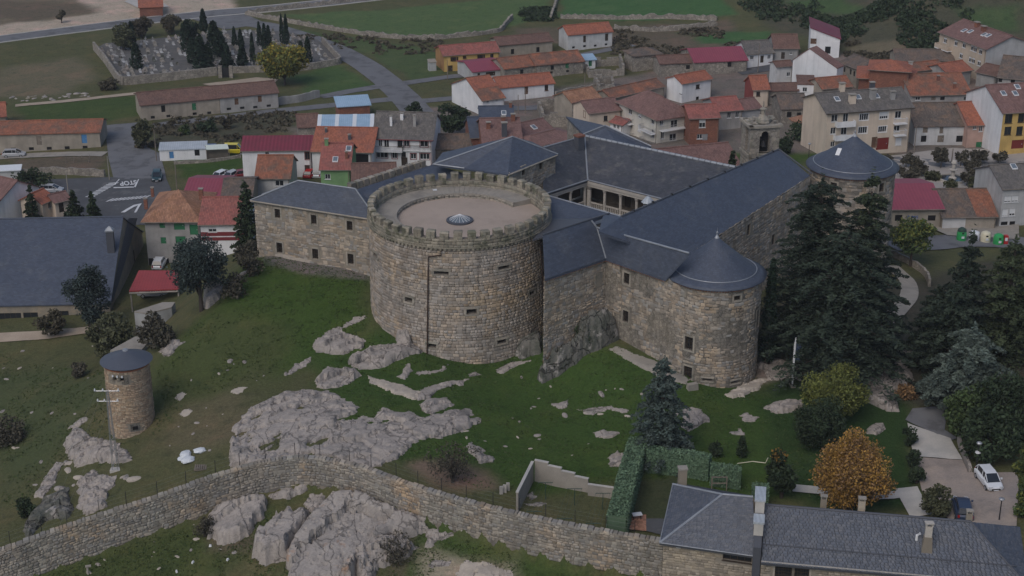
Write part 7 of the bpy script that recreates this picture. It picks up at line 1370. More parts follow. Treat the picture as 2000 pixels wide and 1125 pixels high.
tree('dark spreading bush by the junction left of the white houses',65,375,335,80,'broad','leaf_dark',1200,.28,'bush',name='bush',shape=dict(bot=0,clumps=14)); tree('grey green bush at the end of the long white shed',279,291,232,52,'broad','leaf_olive',1600,.3,'bush',name='bush',shape=dict(bot=0,clumps=18)); tree('round dark bush in the scrub below the lane',408,256,233,42,'broad','leaf_dark',900,.3,'bush',name='bush',shape=dict(bot=0,clumps=10)); tree('brown bush right of the round dark bush',440,252,228,30,'broad','leaf_brown',500,.3,'bush',name='bush',shape=dict(bot=0,clumps=8)); tree('brown bush at the left corner of the cemetery wall',210,175,150,44,'broad','leaf_brown',900,.3,'bush',name='bush',shape=dict(bot=0,clumps=12)); tree('olive bush left of the long shed near the pole',362,262,246,22,'broad','leaf_green',400,.3,'bush',name='bush',shape=dict(bot=0,clumps=8))
tree('bushy green tree behind the balcony house',882,266,198,72,'broad','leaf_dark',3200,.3,name='broadleaf_tree',shape=dict(bot=.08,clumps=26)); tree('dark conifer top behind the balcony house roof',810,225,200,32,'broad','leaf_dark',700,.3,name='conifer_tree',shape=dict(bot=0,clumps=9)); tree('small conifer in front of the green walled house',652,372,318,48,'conifer','leaf_dark',1400,.28,'conifer',name='conifer_tree',shape=dict(tiers=9,perb=(5,8))); tree('thin dark conifer at the eaves of the church roof',1430,326,297,26,'conifer','leaf_dark',500,.25,'conifer',name='conifer_tree',shape=dict(tiers=7,perb=(4,6)),base=(*W(1430,324,9)[:2],8.2))
tree('dark bush right of the bell tower',1532,300,262,34,'broad','leaf_dark',1000,.28,'bush',name='bush',shape=dict(bot=0,clumps=12)); tree('dark shrubbery under the cream apartment block gable',1572,272,245,70,'broad','leaf_dark',1400,.3,'bush',name='bush',shape=dict(bot=0,clumps=16)); tree('small green tree in front of the cream apartment block',1608,292,262,30,'broad','leaf_olive',800,.28,name='broadleaf_tree',shape=dict(bot=.2,clumps=10)); tree('small leafy tree before the yellow house front',1968,275,248,28,'broad','leaf_green',600,.28,name='broadleaf_tree',shape=dict(bot=.2,clumps=10)); tree('olive tree behind the right edge houses',1992,125,95,60,'broad','leaf_olive',1400,.35,name='broadleaf_tree',shape=dict(bot=.0,clumps=16))
# pollarded trees of the square
POL=[(1340,935,865,78),(1385,980,890,78),(1430,990,930,66),(1355,1020,945,100),(1535,940,838,88),(1645,930,845,66),(1750,915,850,100),(1855,915,850,80),(1700,960,885,96),(1720,1000,918,84),(1680,1040,955,84),(1310,995,935,40),(1250,895,868,50)]
polw=['beside the foot of the cream apartment block','left of the street lamp by the far tower roof','with a thin crown near the left of the square','with the widest crown, nearest the far tower','standing alone at the top of the square','small one right of the lone tree','with a broad crown at the top right of the square','before the pink house gates','in the row right of the fountain','middle one right of the fountain','lowest one right of the fountain','half hidden by the far tower cone','small one above the far tower cone']
for i,(x,b,t_,w) in enumerate(POL): tree('pollarded brown plane tree '+polw[i],1300+x/Z,b/Z,t_/Z,w/Z*1.0,'broad','leaf_twig',900,.24,'plane tree','pollarded plane trees in the square','plane_tree','bark_grey',dict(bot=.45,clumps=16),proto='pol')
for x,b,t_,w,lb in((1485,1010,958,90,'round green shrub left of the fountain'),(1590,1070,1000,70,'olive shrub in front of the fountain'),(1720,1065,980,55,'slim olive shrub right of the fountain')): tree(lb,1300+x/Z,b/Z,t_/Z,w/Z,'broad','leaf_olive',800,.25,'shrub',name='shrub',shape=dict(bot=0,clumps=12))
tree('yellow green round tree right of the further round tower',1778,520,432,88,'broad','leaf_green',3600,.24,name='broadleaf_tree',shape=dict(bot=.35,clumps=30),extra=('leaf_yellowgreen',lambda q:np.clip(q[:,2]-.35,0,.5)))
# dark cedars
cd=dict(tiers=17,droop=.18,irr=.3,power=.4,perb=(12,16),bot=.01)
tree('great dark cedar touching the long slate roof, left of the pair',1580,690,345,275,'conifer','leaf_cedar',34000,.26,'cedar',name='cedar_tree',shape=dict(cd,power=.4),flat_=.75,asp=.4); tree('great dark cedar with an olive pointed top in front of the further round tower',1674,690,338,262,'conifer','leaf_cedar',34000,.26,'cedar',name='cedar_tree',shape=dict(cd,power=.72),flat_=.75,asp=.4,extra=('leaf_cedar_olive',lambda q:np.clip((q[:,2]-.55)*2.2,0,.85)))
tree('dark cedar low between the two great cedars',1632,735,450,330,'conifer','leaf_cedar',30000,.28,'cedar',name='cedar_tree',shape=cd,flat_=.75,asp=.4)
tree('slender dark cypress beside the nearer round tower',1497,715,505,30,'cypress','leaf_cypress',2600,.2,'cypress',name='cypress_tree'); tree('small pointed cypress under the dark cedars',1628,722,586,38,'cypress','leaf_cypress',2600,.2,'cypress',name='cypress_tree')
tree('tall blackish pine before the recycling containers',1872,700,455,175,'conifer','leaf_cedar',9000,.3,'conifer',name='conifer_tree',shape=dict(tiers=16,power=.8,irr=.3),flat_=.4,asp=.4); tree('dark low cedar beside the curving path',1822,690,560,140,'conifer','leaf_cedar',11000,.28,'cedar',name='cedar_tree',shape=dict(tiers=12,power=.5,irr=.3,perb=(10,14),bot=.01),flat_=.7,asp=.4)
tree('dark bushy conifer below the right edge houses',1955,705,462,190,'conifer','leaf_cedar_olive',16000,.28,'conifer',name='conifer_tree',shape=dict(tiers=14,power=.5,irr=.35,perb=(10,14),bot=.01),flat_=.6,asp=.4); tree('dark tree mass at the right edge below the street',2015,690,478,160,'conifer','leaf_cedar',10000,.3,name='conifer_tree',shape=dict(tiers=13,power=.5,irr=.35,perb=(10,14),bot=.01),flat_=.6,asp=.4); tree('dark rounded tree behind the grey cedar',1850,745,560,190,'conifer','leaf_cedar',14000,.28,name='conifer_tree',shape=dict(tiers=12,power=.42,irr=.35,perb=(10,14),bot=.01),flat_=.6,asp=.4); tree('dark tree filling the corner behind the parked white car',1965,860,735,150,'broad','leaf_dark',15000,.22,name='broadleaf_tree',shape=dict(bot=.02,clumps=60))
tree('spreading grey green cedar with drooping plates above the drive',1885,800,640,250,'conifer','leaf_greygreen',20000,.3,'cedar',name='cedar_tree',shape=dict(tiers=9,droop=.3,irr=.35,power=.42,perb=(8,12),bot=.25),flat_=.6,asp=.4)
tree('round glossy green bush beside the top of the drive',1888,860,762,92,'broad','leaf_green',4200,.22,'bush',name='bush',shape=dict(bot=.0,clumps=30)); tree('dark shrubs behind the lamp post on the drive',1930,900,800,120,'broad','leaf_dark',5000,.25,'shrub',name='shrub',shape=dict(bot=0,clumps=36)); tree('yellow green shrub at the lower right edge',2002,1010,860,70,'broad','leaf_green',3200,.22,'shrub',name='shrub',shape=dict(bot=0,clumps=24),extra=('leaf_yellowgreen',lambda q:np.full(len(q),.35))); tree('grey olive bush between the drive and the pale path',1825,1010,945,58,'broad','leaf_olive',2200,.18,'bush',name='bush',shape=dict(bot=0,clumps=20))
tree('large golden autumn tree behind the gatehouse roof',1655,1005,838,150,'broad','leaf_gold',30000,.125,name='autumn_tree',shape=dict(bot=.02,clumps=110,egg=.75),extra=('leaf_rust',lambda q:np.clip(.35+.3*np.sin(q[:,0]*6+q[:,2]*8),.1,.8)))
tree('airy yellow green tree behind the golden tree',1632,815,712,132,'broad','leaf_yellowgreen',12000,.14,name='broadleaf_tree',shape=dict(bot=.05,clumps=46)); tree('dark green pine left of the golden tree',1600,870,775,112,'broad','leaf_dark',10000,.14,'pine',name='pine_tree',shape=dict(bot=0,clumps=36)); tree('shrub with an orange tinted top between the hedge and the golden tree',1526,972,872,58,'broad','leaf_dark',3200,.2,'shrub',name='shrub',shape=dict(bot=0,clumps=24,egg=.3),extra=('leaf_gold',lambda q:np.clip((q[:,2]-.72)*2.5,0,.5)))
tree('grey green spruce on the lawn behind the clipped hedge',1290,892,700,172,'conifer','leaf_spruce',15000,.2,'spruce',name='spruce_tree',shape=dict(tiers=15,droop=.28,irr=.28,power=.68,perb=(9,13),bot=.03),flat_=.5,asp=.42)
tree('small round clipped bush on the lawn',1396,892,863,22,'broad','leaf_dark',900,.12,'bush',name='bush',shape=dict(bot=0,clumps=12)); tree('small pointed clipped bush on the lawn',1448,892,852,20,'cypress','leaf_dark',1100,.12,'bush',name='bush'); tree('leafless grey bush on the bare patch behind the wall',884,942,858,110,'broad','leaf_twig',1500,.13,'bush',name='bush',shape=dict(bot=.05,clumps=20)); tree('dark shrub at the far left edge',20,862,822,75,'broad','leaf_twig',1600,.2,'bush',name='bush',shape=dict(bot=0,clumps=16)); tree('dark green shrub at the left foot of the broken rock face',50,1010,972,34,'broad','leaf_dark',1100,.15,'bush',name='bush',shape=dict(bot=0,clumps=12)); tree('small dark bush on the left meadow',155,735,705,36,'broad','leaf_twig',700,.18,'bush',name='bush',shape=dict(bot=0,clumps=10)); tree('low reddish bush behind the drive rocks',1770,775,755,40,'broad','leaf_rust',700,.16,'bush',name='bush',shape=dict(bot=0,clumps=10)); tree('dark moss green ivy mound on the crag beside the keep',1143,668,628,60,'broad','leaf_dark',2600,.14,'ivy',name='ivy',shape=dict(bot=0,clumps=20)); tree('grey bramble under the right end of the great dome',775,1090,1058,90,'broad','leaf_twig',1100,.12,'bramble',name='bramble',shape=dict(bot=0,clumps=16)); tree('bramble against the bare ground under the wall',400,1048,1010,40,'broad','leaf_twig',700,.12,'bramble',name='bramble',shape=dict(bot=0,clumps=10))
for i,(x,y,t_,w) in enumerate([(1775,870,830,26),(1782,915,880,30),(1790,945,915,28)]): tree(['topmost','middle','lowest'][i]+' dark shrub of the three along the left edge of the drive',x,y,t_,w,'broad','leaf_dark',900,.15,'shrub','shrubs along the drive','shrub',shape=dict(bot=0,clumps=10))
tree('dark little shrub growing from a hollow in the orange stained dome',703,1000,982,26,'broad','leaf_dark',500,.1,'bush',name='bush',shape=dict(bot=0,clumps=8))
# clipped hedges: a dense box of leaves
def hedge(label,pxs,h,w,seed):
    P=np.array(GP(pxs)); k=resample(P,.5) if len(P)>2 else np.array([P[0][:2]+(P[1]-P[0])[:2]*t for t in np.linspace(0,1,40)]); th=thing('hedge',label,'hedge',P[0]); rng=np.random.default_rng(seed); mb=MB(); C=[];
    for a,b in zip(k[:-1],k[1:]):
        d=(b-a); L=np.linalg.norm(d); d/=L; nn=np.array((-d[1],d[0])); za=T(*a); zb=T(*b); q=lambda p,s,z:(p[0]+nn[0]*s*w/2,p[1]+nn[1]*s*w/2,z)
        mb.hexa([q(a,-.9,za-.3),q(b,-.9,zb-.3),q(b,.9,zb-.3),q(a,.9,za-.3)],[q(a,-.9,za+h-.12),q(b,-.9,zb+h-.12),q(b,.9,zb+h-.12),q(a,.9,za+h-.12)])
        m=int(L*330*(w+h)/2); u=rng.random(m); s=rng.uniform(-1,1,m); zz=rng.uniform(0,1,m); f_=rng.random(m); top=f_<w/(w+1.6*h); s=np.where(top,s,np.sign(s)*rng.uniform(.92,1.06,m)); zz=np.where(top,rng.uniform(.96,1.05,m),zz)
        X=a[0]+d[0]*L*u+nn[0]*s*w/2; Y=a[1]+d[1]*L*u+nn[1]*s*w/2; C.append(np.stack([X,Y,za+(zb-za)*u+zz*h],1))
    mb.build('dense_core',M['leaf_hedge'],th); C=np.concatenate(C); V_,Q_,T_=leaves(C-np.array(ORG[th.name]),.13,rng,.2); link('foliage',fast_mesh('foliage',V_,Q_,M['leaf_hedge'],T_),th); return th
HG=2.2
hedge('tall clipped green hedge running from the wall up the lawn',[(1204,1052),(1218,995),(1232,940),(1246,898)],2.6,1.9,1); hedge('tall clipped hedge along the back of the garden with a dark trimmed front',[(1262,918),(1330,925),(1385,936)],2.6,1.1,2); hedge('lower end of the garden hedge stepping down to the right',[(1386,944),(1446,952)],2.2,1.0,3); hedge('separate small hedge block behind the gatehouse fire wall',[(1466,985),(1500,988)],2.2,1.2,4)
# ------------------------------------------------------------------ concrete yard walls, clothes lines, garden bits
def yard_wall():
    th=thing('garden_wall','grey concrete wall stepping down around the washing lines','wall',G(1040,960))
    def seg(pa,pb,ztop,t=.22):
        a,b=G(*pa),G(*pb); f,L,hit,e,n=flat(a,b); k=3 if isinstance(ztop,list) else 1
        zs=ztop if isinstance(ztop,list) else [ztop]
        for i,z in enumerate(zs):
            q=MB(); s0,s1=L*i/len(zs),L*(i+1)/len(zs); zb=min(a[2],b[2])-1; fbox(q,f,s0,s1,zb,z,0,t); q.build('wall_panel',M['concrete'],th); q=MB(); fbox(q,f,s0-.02,s1+.02,z,z+.08,-.04,t+.04); q.build('coping',M['concrete_pale'],th)
    b=G(1044,938); z=b[2]+2.4; seg((1044,940),(1148,962),[z,z-.3,z-.6,z-.9]); seg((1148,968),(1202,976),z-1.2); seg((1012,1002),(1042,940),z-.15)
yard_wall()
for i,(x,y) in enumerate([(1065,975),(1122,987),(1177,996)]):
    b=G(x,y); top=G(x,y)[2]+1.9; th=thing('washing_line',['left','middle','right'][i]+' washing line frame with a T shaped post in the walled yard','washing line',b,'washing lines in the walled yard'); q=MB(); q.tube([b-(0,0,.2),(b[0],b[1],top)],.04,6); q.tube([(b[0]-.75,b[1],top),(b[0]+.75,b[1],top)],.035,6); q.build('post',M['post_green'],th)
    c=b+np.array((-1.2,-5.2,0)); c[2]=T(c[0],c[1]); q=MB(); q.tube([c-(0,0,.2),(c[0],c[1],c[2]+1.7)],.04,6); q.tube([(c[0]-.75,c[1],c[2]+1.7),(c[0]+.75,c[1],c[2]+1.7)],.035,6); q.build('post',M['post_green'],th)
    for k in range(4): q=MB(); o=-.7+1.4*k/3; q.tube([(b[0]+o,b[1],top),(c[0]+o,c[1],c[2]+1.7)],.012,3); q.build('line',M['post_green'],th)
outcrop('flat pale rock inside the walled yard',[(1028,985),(1050,978),(1068,983),(1060,990),(1035,990)],.3,80); outcrop('small boulder by the left yard wall',[(1030,968),(1040,962),(1046,972),(1036,978)],.6,81)
for k,(x,y,a) in enumerate([(979,965,.3),(986,962,-.2),(992,958,.1)]): p=G(x,y); q=MB(); q.box((p[0],p[1],p[2]-.1),.35,.12,1.0,a); tag(q.build('board',M['concrete_pale']),['left','middle','right'][k]+' pale board leaning in the scrub left of the yard wall','board','boards by the yard wall')
bm=thing('table','small white topped table on the terrace by the hedge','table',G(1244,1016)); p=G(1244,1016); q=MB(); q.box((p[0],p[1],p[2]+.65),.95,.6,.08,.2); q.build('table_top',M['white_paint'],bm)
for sx in(-1,1):
    for sy in(-1,1): q=MB(); q.box((p[0]+sx*.36,p[1]+sy*.2,p[2]),.06,.06,.66); q.build('leg',M['iron'],bm)
p=G(1229,1008); q=MB(); q.tube([p,(p[0]-.15,p[1]+.3,p[2]+1.7)],.05,6); tag(q.build('pole',M['white_metal']),'white pole leaning on the hedge by the terrace','pole')
p=G(1404,958); fr_=thing('wooden_frame','empty timber frame standing in front of the dark garden hedge','frame',p); 
for dx in(-.75,.75): q=MB(); q.box((p[0]+dx,p[1],p[2]),.1,.1,1.6); q.build('post',M['old_wood'],fr_)
for z in(.8,1.5): q=MB(); q.box((p[0],p[1]-.01,p[2]+z),1.6,.09,.09); q.build('rail',M['old_wood'],fr_)
hp=[G(1440,906),G(1470,902),G(1495,905),G(1500,895)]; q=MB(); q.tube([h+(0,0,.05) for h in hp],.05,5); tag(q.build('garden_hose',M['cream_paint']),'pale garden hose lying across the lawn near the hedge','hose')
# pallets and sacks
def sack(label,px,py,s,seed):
    rng=np.random.default_rng(seed); p=G(px,py); bm=__import__('bmesh').new(); __import__('bmesh').ops.create_icosphere(bm,subdivisions=3,radius=.5)
    for v in bm.verts: c=v.co; k=1+.5*(float(fbm(c.x*4+seed,c.y*4+c.z*4,seed,3))-.5); v.co=Vector((c.x*1.3*k*s,c.y*k*s,max(c.z,-.3)*.5*k*s))
    me=bpy.data.meshes.new('sack'); bm.to_mesh(me); bm.free(); me.materials.append(M['white_sheet']); o=link('sack',me); o.location=(p[0],p[1],p[2]+.2*s); o.rotation_euler=(0,0,rng.uniform(0,3)); tag(o,label,'sack','white building sacks')
sack('upper left white sack of the heap on the slope',363,890,1.15,1); sack('lower white sack of the heap on the slope',367,902,1.2,2); sack('white sack apart to the right of the heap',390,883,1.05,3); sack('small white sack left of the lower one',356,899,.8,4)
pt=thing('pallet','grey wooden pallet lying near the white sacks','pallet',G(392,915)); p=G(392,915)
for k in range(6): q=MB(); q.box((p[0]-.55+.22*k,p[1],p[2]+.16),.14,1.1,.04,.1); q.build('slat',M['old_wood'],pt)
for k in range(3): q=MB(); q.box((p[0],p[1]-.45+.45*k,p[2]),1.25,.1,.16,.1); q.build('bearer',M['old_wood'],pt)
for k,(x,y) in enumerate([(364,1012),(377,1099),(345,1117),(411,1067),(445,1094)]): p=G(x,y); q=MB(); q.box((p[0],p[1],p[2]-.05),.3,.2,.25,k,top=.6); tag(q.build('litter',M['white_plaster']),'small white scrap of litter in the grass under the wall','litter','white litter below the wall')
# power pole beside the little tower
pb=G(226,918); pz=pb[2]; pole=thing('power_pole','slim lattice power pole with cross arms next to the little round tower','power pole',pb); zt_=zfor(pb[0],pb[1],762); 
for dx in(-1,1):
    for dy in(-1,1): q=MB(); q.tube([(pb[0]+dx*.3,pb[1]+dy*.3,pz-.2),(pb[0]+dx*.09,pb[1]+dy*.09,zt_)],.035,4); q.build('leg',M['steel'],pole)
q=MB(); k=14
for i in range(k):
    u0,u1=i/k,(i+1)/k; w0,w1=.3-.21*u0,.3-.21*u1; z0,z1_=pz+(zt_-pz)*u0,pz+(zt_-pz)*u1; sg=1 if i%2 else -1; q.tube([(pb[0]-w0*sg,pb[1]-w0,z0),(pb[0]+w1*sg,pb[1]-w1,z1_)],.02,3); q.tube([(pb[0]-w0*sg,pb[1]+w0,z0),(pb[0]+w1*sg,pb[1]+w1,z1_)],.02,3)
q.build('lattice',M['steel'],pole); q=MB(); q.box((pb[0],pb[1],pz-.3),1.1,.8,.45); q.build('footing',M['concrete_pale'],pole)
for z,hw in((zt_-.1,1.3),(zt_-1.3,1.1)):
    q=MB(); q.tube([(pb[0]-hw,pb[1],z),(pb[0]+hw,pb[1],z)],.05,4); arm=q.build('cross_arm',M['steel'],pole)
    for x in(-1,-.35,.9): q=MB(); q.lathe((pb[0]+x*hw,pb[1],z),[(.08,0),(.09,.12),(.05,.18),(.08,.24),(0,.3)],8); q.build('insulator',M['white_paint'],arm)
for x,tx in((-1.2,190),(-.4,178),(.9,205)):
    a=np.array((pb[0]+x,pb[1],zt_-.05)); b_=np.array((pb[0]+x*1.2-4.,95.,zt_-9)); q=MB(); q.tube([a+(b_-a)*u-np.array((0,0,1.8))*4*u*(1-u) for u in np.linspace(0,1,14)],.011,3,cap=False); q.build('wire',M['wire'],pole)
pb2=G(172,1122); q=MB(); q.box((pb2[0],pb2[1],pb2[2]-.2),.18,.18,1.2); q.box((pb2[0]+.1,pb2[1],pb2[2]+.9),.55,.3,.12,.3); tag(q.build('meter_post',M['concrete']),'short concrete post with a cap below the wall at the left','post')
# lamp posts, poles, flags
def lamp(label,px,py,top,m='iron',arm=False,group=None,head=.3):
    b=G(px,py); H=zfor(b[0],b[1],top)-b[2]; th=thing('street_lamp',label,'street lamp',b,group); q=MB(); q.tube([b-(0,0,.2),(b[0],b[1],b[2]+H*.9)],[.07,.05],6); q.build('post',M[m],th); q=MB(); q.lathe((b[0],b[1],b[2]+H*.88),[(.08,0),(head*.8,H*.03),(head,H*.07),(head*.7,H*.1),(.05,H*.12)],10); q.build('lantern',M['steel'],th)
    if arm: q=MB(); q.lathe((b[0]-.05,b[1]-.1,b[2]+H*.62),[(.05,0),(.3,.05),(.28,.16),(0,.2)],8); q.build('flood_lamp',M['white_metal'],th)
lamp('lamp post with a round head and white floodlight beside the white car',1906,920,862,arm=True); lamp('dark lamp post with a conical lantern at the lower right yard',1951,1018,972); lamp('dark lamp post at the edge of the concrete drive under the cedars',1718,700,662); lamp('dark street lamp left of the further round tower',1579,312,279); 
def pole_(label,px,py,top,m='old_wood',r=.1,name='utility_pole'):
    b=G(px,py); H=zfor(b[0],b[1],top)-b[2]; q=MB(); q.tube([b-(0,0,.3),(b[0],b[1],b[2]+H)],[r,r*.7],6); o=q.build(name,M[m]); tag(o,label,'pole','utility poles in the village')
for l,x,y,t_ in(('concrete pole at the left of the white shed',306,315,252),('pole between the barn yard and the broad street',214,352,305),('pale concrete pole near the zebra crossing',136,400,335),('pole in front of the magenta sheet roof',346,372,320),('pole by the lane in front of the yellow house',874,156,117),('pole beside the low white barn',1012,222,185),('taller pole beside the low white barn',1026,222,172),('pole before the white cottage with the grey roof',1480,142,84),('pole beside the cream apartment block',1622,300,240),('pole between the cream block and the old white barn',1785,300,243),('pole by the ruin right of the blue hut',1142,170,122),('pole left of the fountain square street',1858,322,290)): pole_(l,x,y,t_,'concrete' if x<220 else 'old_wood')
fs=thing('flag_stand','row of three white flagpoles on a concrete plinth beside the nearer tower','flagpoles',G(1546,752)); p=G(1546,752); q=MB(); q.box((p[0],p[1],p[2]-.2),.5,1.6,.45,.1); q.build('plinth',M['concrete'],fs)
for k in range(3):
    b=p+np.array((-.02+.08*k,-.6+.6*k,0)); H=zfor(b[0],b[1],[660,668,672][k])-p[2]; q=MB(); q.tube([b,(b[0],b[1],p[2]+H)],.085,8); q.build('flagpole',M['white_metal'],fs)
    if k:
        q=MB(); m=8
        for i in range(m):
            for j in range(2):
                g=lambda ii,jj:(b[0]+.08+.26*jj*(1+.3*math.sin(ii)),b[1]+.1*math.sin(ii*1.1+jj*2),p[2]+H*(.95-.4*ii/m)); q.poly([g(i,j),g(i,j+1),g(i+1,j+1),g(i+1,j)],0)
        q.build('flag',M[['white_paint','navy_paint','navy_paint'][k]],fs)
# stone objects near the flags
for k,(x,y,s) in enumerate([(1568,702,1.5),(1716,712,1.1),(1754,708,1.2)]):
    o=link('standing_stone',SM[k]); p=G(x,y); o.location=p; o.scale=(s*.7,s*.7,s*1.5 if k==0 else s); tag(o,['upright rough stone behind the flagpoles','rounded stone under the drive lamp post','dark rounded stone right of the drive lamp post'][k],'stone')
outcrop('concrete apron sloping along the foot of the nearer round tower',[(1185,682),(1205,676),(1240,690),(1300,712),(1350,742),(1340,752),(1290,740),(1230,708)],.25,90,m='concrete',rough=.05,crack=.02,jag=.1,block=6,edge=.3)
p=G(1352,760); q=MB(); q.box((p[0],p[1],p[2]-.2),1.3,.6,.9,.4,top=.9); tag(q.build('concrete_block',M['concrete']),'grey concrete block at the end of the apron','block')
# ------------------------------------------------------------------ square: fountain, containers
fc=G(1860,352); ft=thing('fountain','round stone fountain with a central column in the square','fountain',fc); q=MB(); q.lathe(fc,[(2.4,-.2),(2.4,.5),(2.15,.5),(2.1,.15),(.0,.14)],24); q.build('basin',M['cloister_stone'],ft); q=MB(); q.lathe(fc,[(.7,0),(.65,.5),(.35,.7),(.32,1.6),(.7,1.8),(.7,1.95),(.3,2.0),(.3,2.9),(.5,3.0),(.35,3.4),(0,3.6)],12); q.build('column',M['cloister_stone'],ft); q=MB(); q.lathe(fc,[(2.1,.3),(0.01,.3)],20); q.build('water',M['glass'],ft)
def container(label,px,py,m,tall=1.5,w=1.3,lidm=None,slim=False):
    b=G(px,py); th=thing('recycling_container',label,'container',b); q=MB(); 
    if slim: q.box(b,.6,.6,tall,.1,top=.95); q.build('body',M[m],th); q=MB(); q.box((b[0],b[1]-.32,b[2]+tall*.45),.4,.03,tall*.35); q.build('slot_panel',M['white_paint'],th); return
    q.lathe(b,[(w*.3,0),(w*.5,.1),(w*.52,tall*.55),(w*.46,tall*.78)],14); q.build('body',M[m],th); q=MB(); q.lathe(b,[(w*.48,tall*.76),(w*.42,tall*.92),(w*.22,tall*1.02),(0,tall*1.04)],14); q.build('lid',M[lidm or m],th)
    q=MB(); a=-math.pi/2; q.box((b[0],b[1]-w*.46,b[2]+tall*.62),.32,.14,.2); q.build('opening',M['dark_void'],th); q=MB(); q.box((b[0],b[1]-w*.55,b[2]+tall*.3),.4,.06,.32); q.build('sticker',M['white_paint'],th)
container('tall dark green container, leftmost of the recycling row',1877,470,'green_paint',2.0,1.4,'post_green'); container('lilac grey container with a white lid in the recycling row',1902,470,'palegrey_paint',1.5,1.6,'white_paint'); container('cream container in the recycling row',1924,472,'cream_paint',1.6,1.5); container('bright green round container in the recycling row',1949,477,'green_paint',1.6,1.5); container('slim red container at the right end of the recycling row',1963,477,'red_paint',1.4,slim=True)
# graffiti on the low house below the square
gho=[o for o in bpy.data.objects if o.get('label','').startswith('low house with a flat magenta')][0]
def graffiti():
    ze=(G(1744,408,3)[2]+G(1841,407,3)[2])/2; a,b=W(1744,408,ze),W(1841,407,ze); f,L,hit,e,n=flat(a,b); q=MB(); s0,z0=hit(1771,424); ST=[[(0,.1),(.3,.5),(.1,.5)],[(.4,.5),(.4,.05),(.7,.05),(.7,.5)],[(.85,0),(.85,.5),(1.05,.25),(1.25,.5),(1.25,0)],[(1.7,.5),(1.4,.4),(1.7,.2),(1.4,0)]]
    for st in ST:
        for u,v in zip(st[:-1],st[1:]):
            pu,pv=np.array(f(s0+u[0],z0-.3+u[1],-.02)),np.array(f(s0+v[0],z0-.3+v[1],-.02)); q.tube([pu,pv],.055,4)
    q.build('graffiti',M['blue_paint'],gho); q=MB(); s1,z1_=hit(1787,432)
    for k in range(7): fbox(q,f,s1-.7+.2*k,s1-.62+.2*k,z1_-.3+.1*(k%3),z1_+.2+.05*(k%2),-.015,0.)
    q.build('graffiti',M['iron'],gho)
    q=MB(); A=W(1842,423,ze-.9); 
graffiti()
oh=[o for o in bpy.data.objects if o.get('label','').startswith('low old house whose')][0]
ze=(G(1842,423,2.1)[2]+G(1946,422,2.1)[2])/2; f,L,hit,e,n=flat(W(1842,423,ze),W(1946,422,ze)); q=MB(); s0,_=hit(1836,430); s1,_=hit(1886,430); fbox(q,f,max(s0,0),s1,ze-1.9,ze-.25,-.04,.0); q.build('painted_panel',M['dirty_white'],oh)
rf=[o for o in oh.children if o.name.startswith('roof')][0]; vv=[Vector(v.co)+Vector(oh.location) for v in rf.data.vertices][4:8]; q=MB(); mix=lambda u,v:(vv[0]*(1-u)+vv[1]*u)*(1-v)+(vv[3]*(1-u)+vv[2]*u)*v+Vector((0,0,.05)); q.poly([tuple(mix(.62,0)),tuple(mix(1,0)),tuple(mix(1,1)),tuple(mix(.6,1))]); q.build('orange_tiles',M['mixed_tile'],oh)
wfh=[o for o in bpy.data.objects if o.get('label','').startswith('white farmhouse with a roof half')][0]; rf=[o for o in wfh.children if o.name.startswith('roof')][0]; vv=[Vector(v.co)+Vector(wfh.location) for v in rf.data.vertices][4:8]; q=MB(); q.poly([tuple(mix(0,.5)),tuple(mix(1,.5)),tuple(mix(1,1)),tuple(mix(0,1))]); q.build('orange_tiles',M['orange_tile'],wfh)
# red bands on the salmon roofed house
a,b=W(391,437,0),W(478,436,0); ze=(G(391,437,4.8)[2]+G(478,436,4.8)[2])/2; f,L,hit,e,n=flat(W(391,437,ze),W(478,436,ze))
for z0,z1_ in((-1.9,-1.3),(-2.6,-2.1),(-.25,-.02)): q=MB(); fbox(q,f,0,L,ze+z0,ze+z1_,-.05,.0); q.build('red_band',M['dark_red_trim'],RB_)
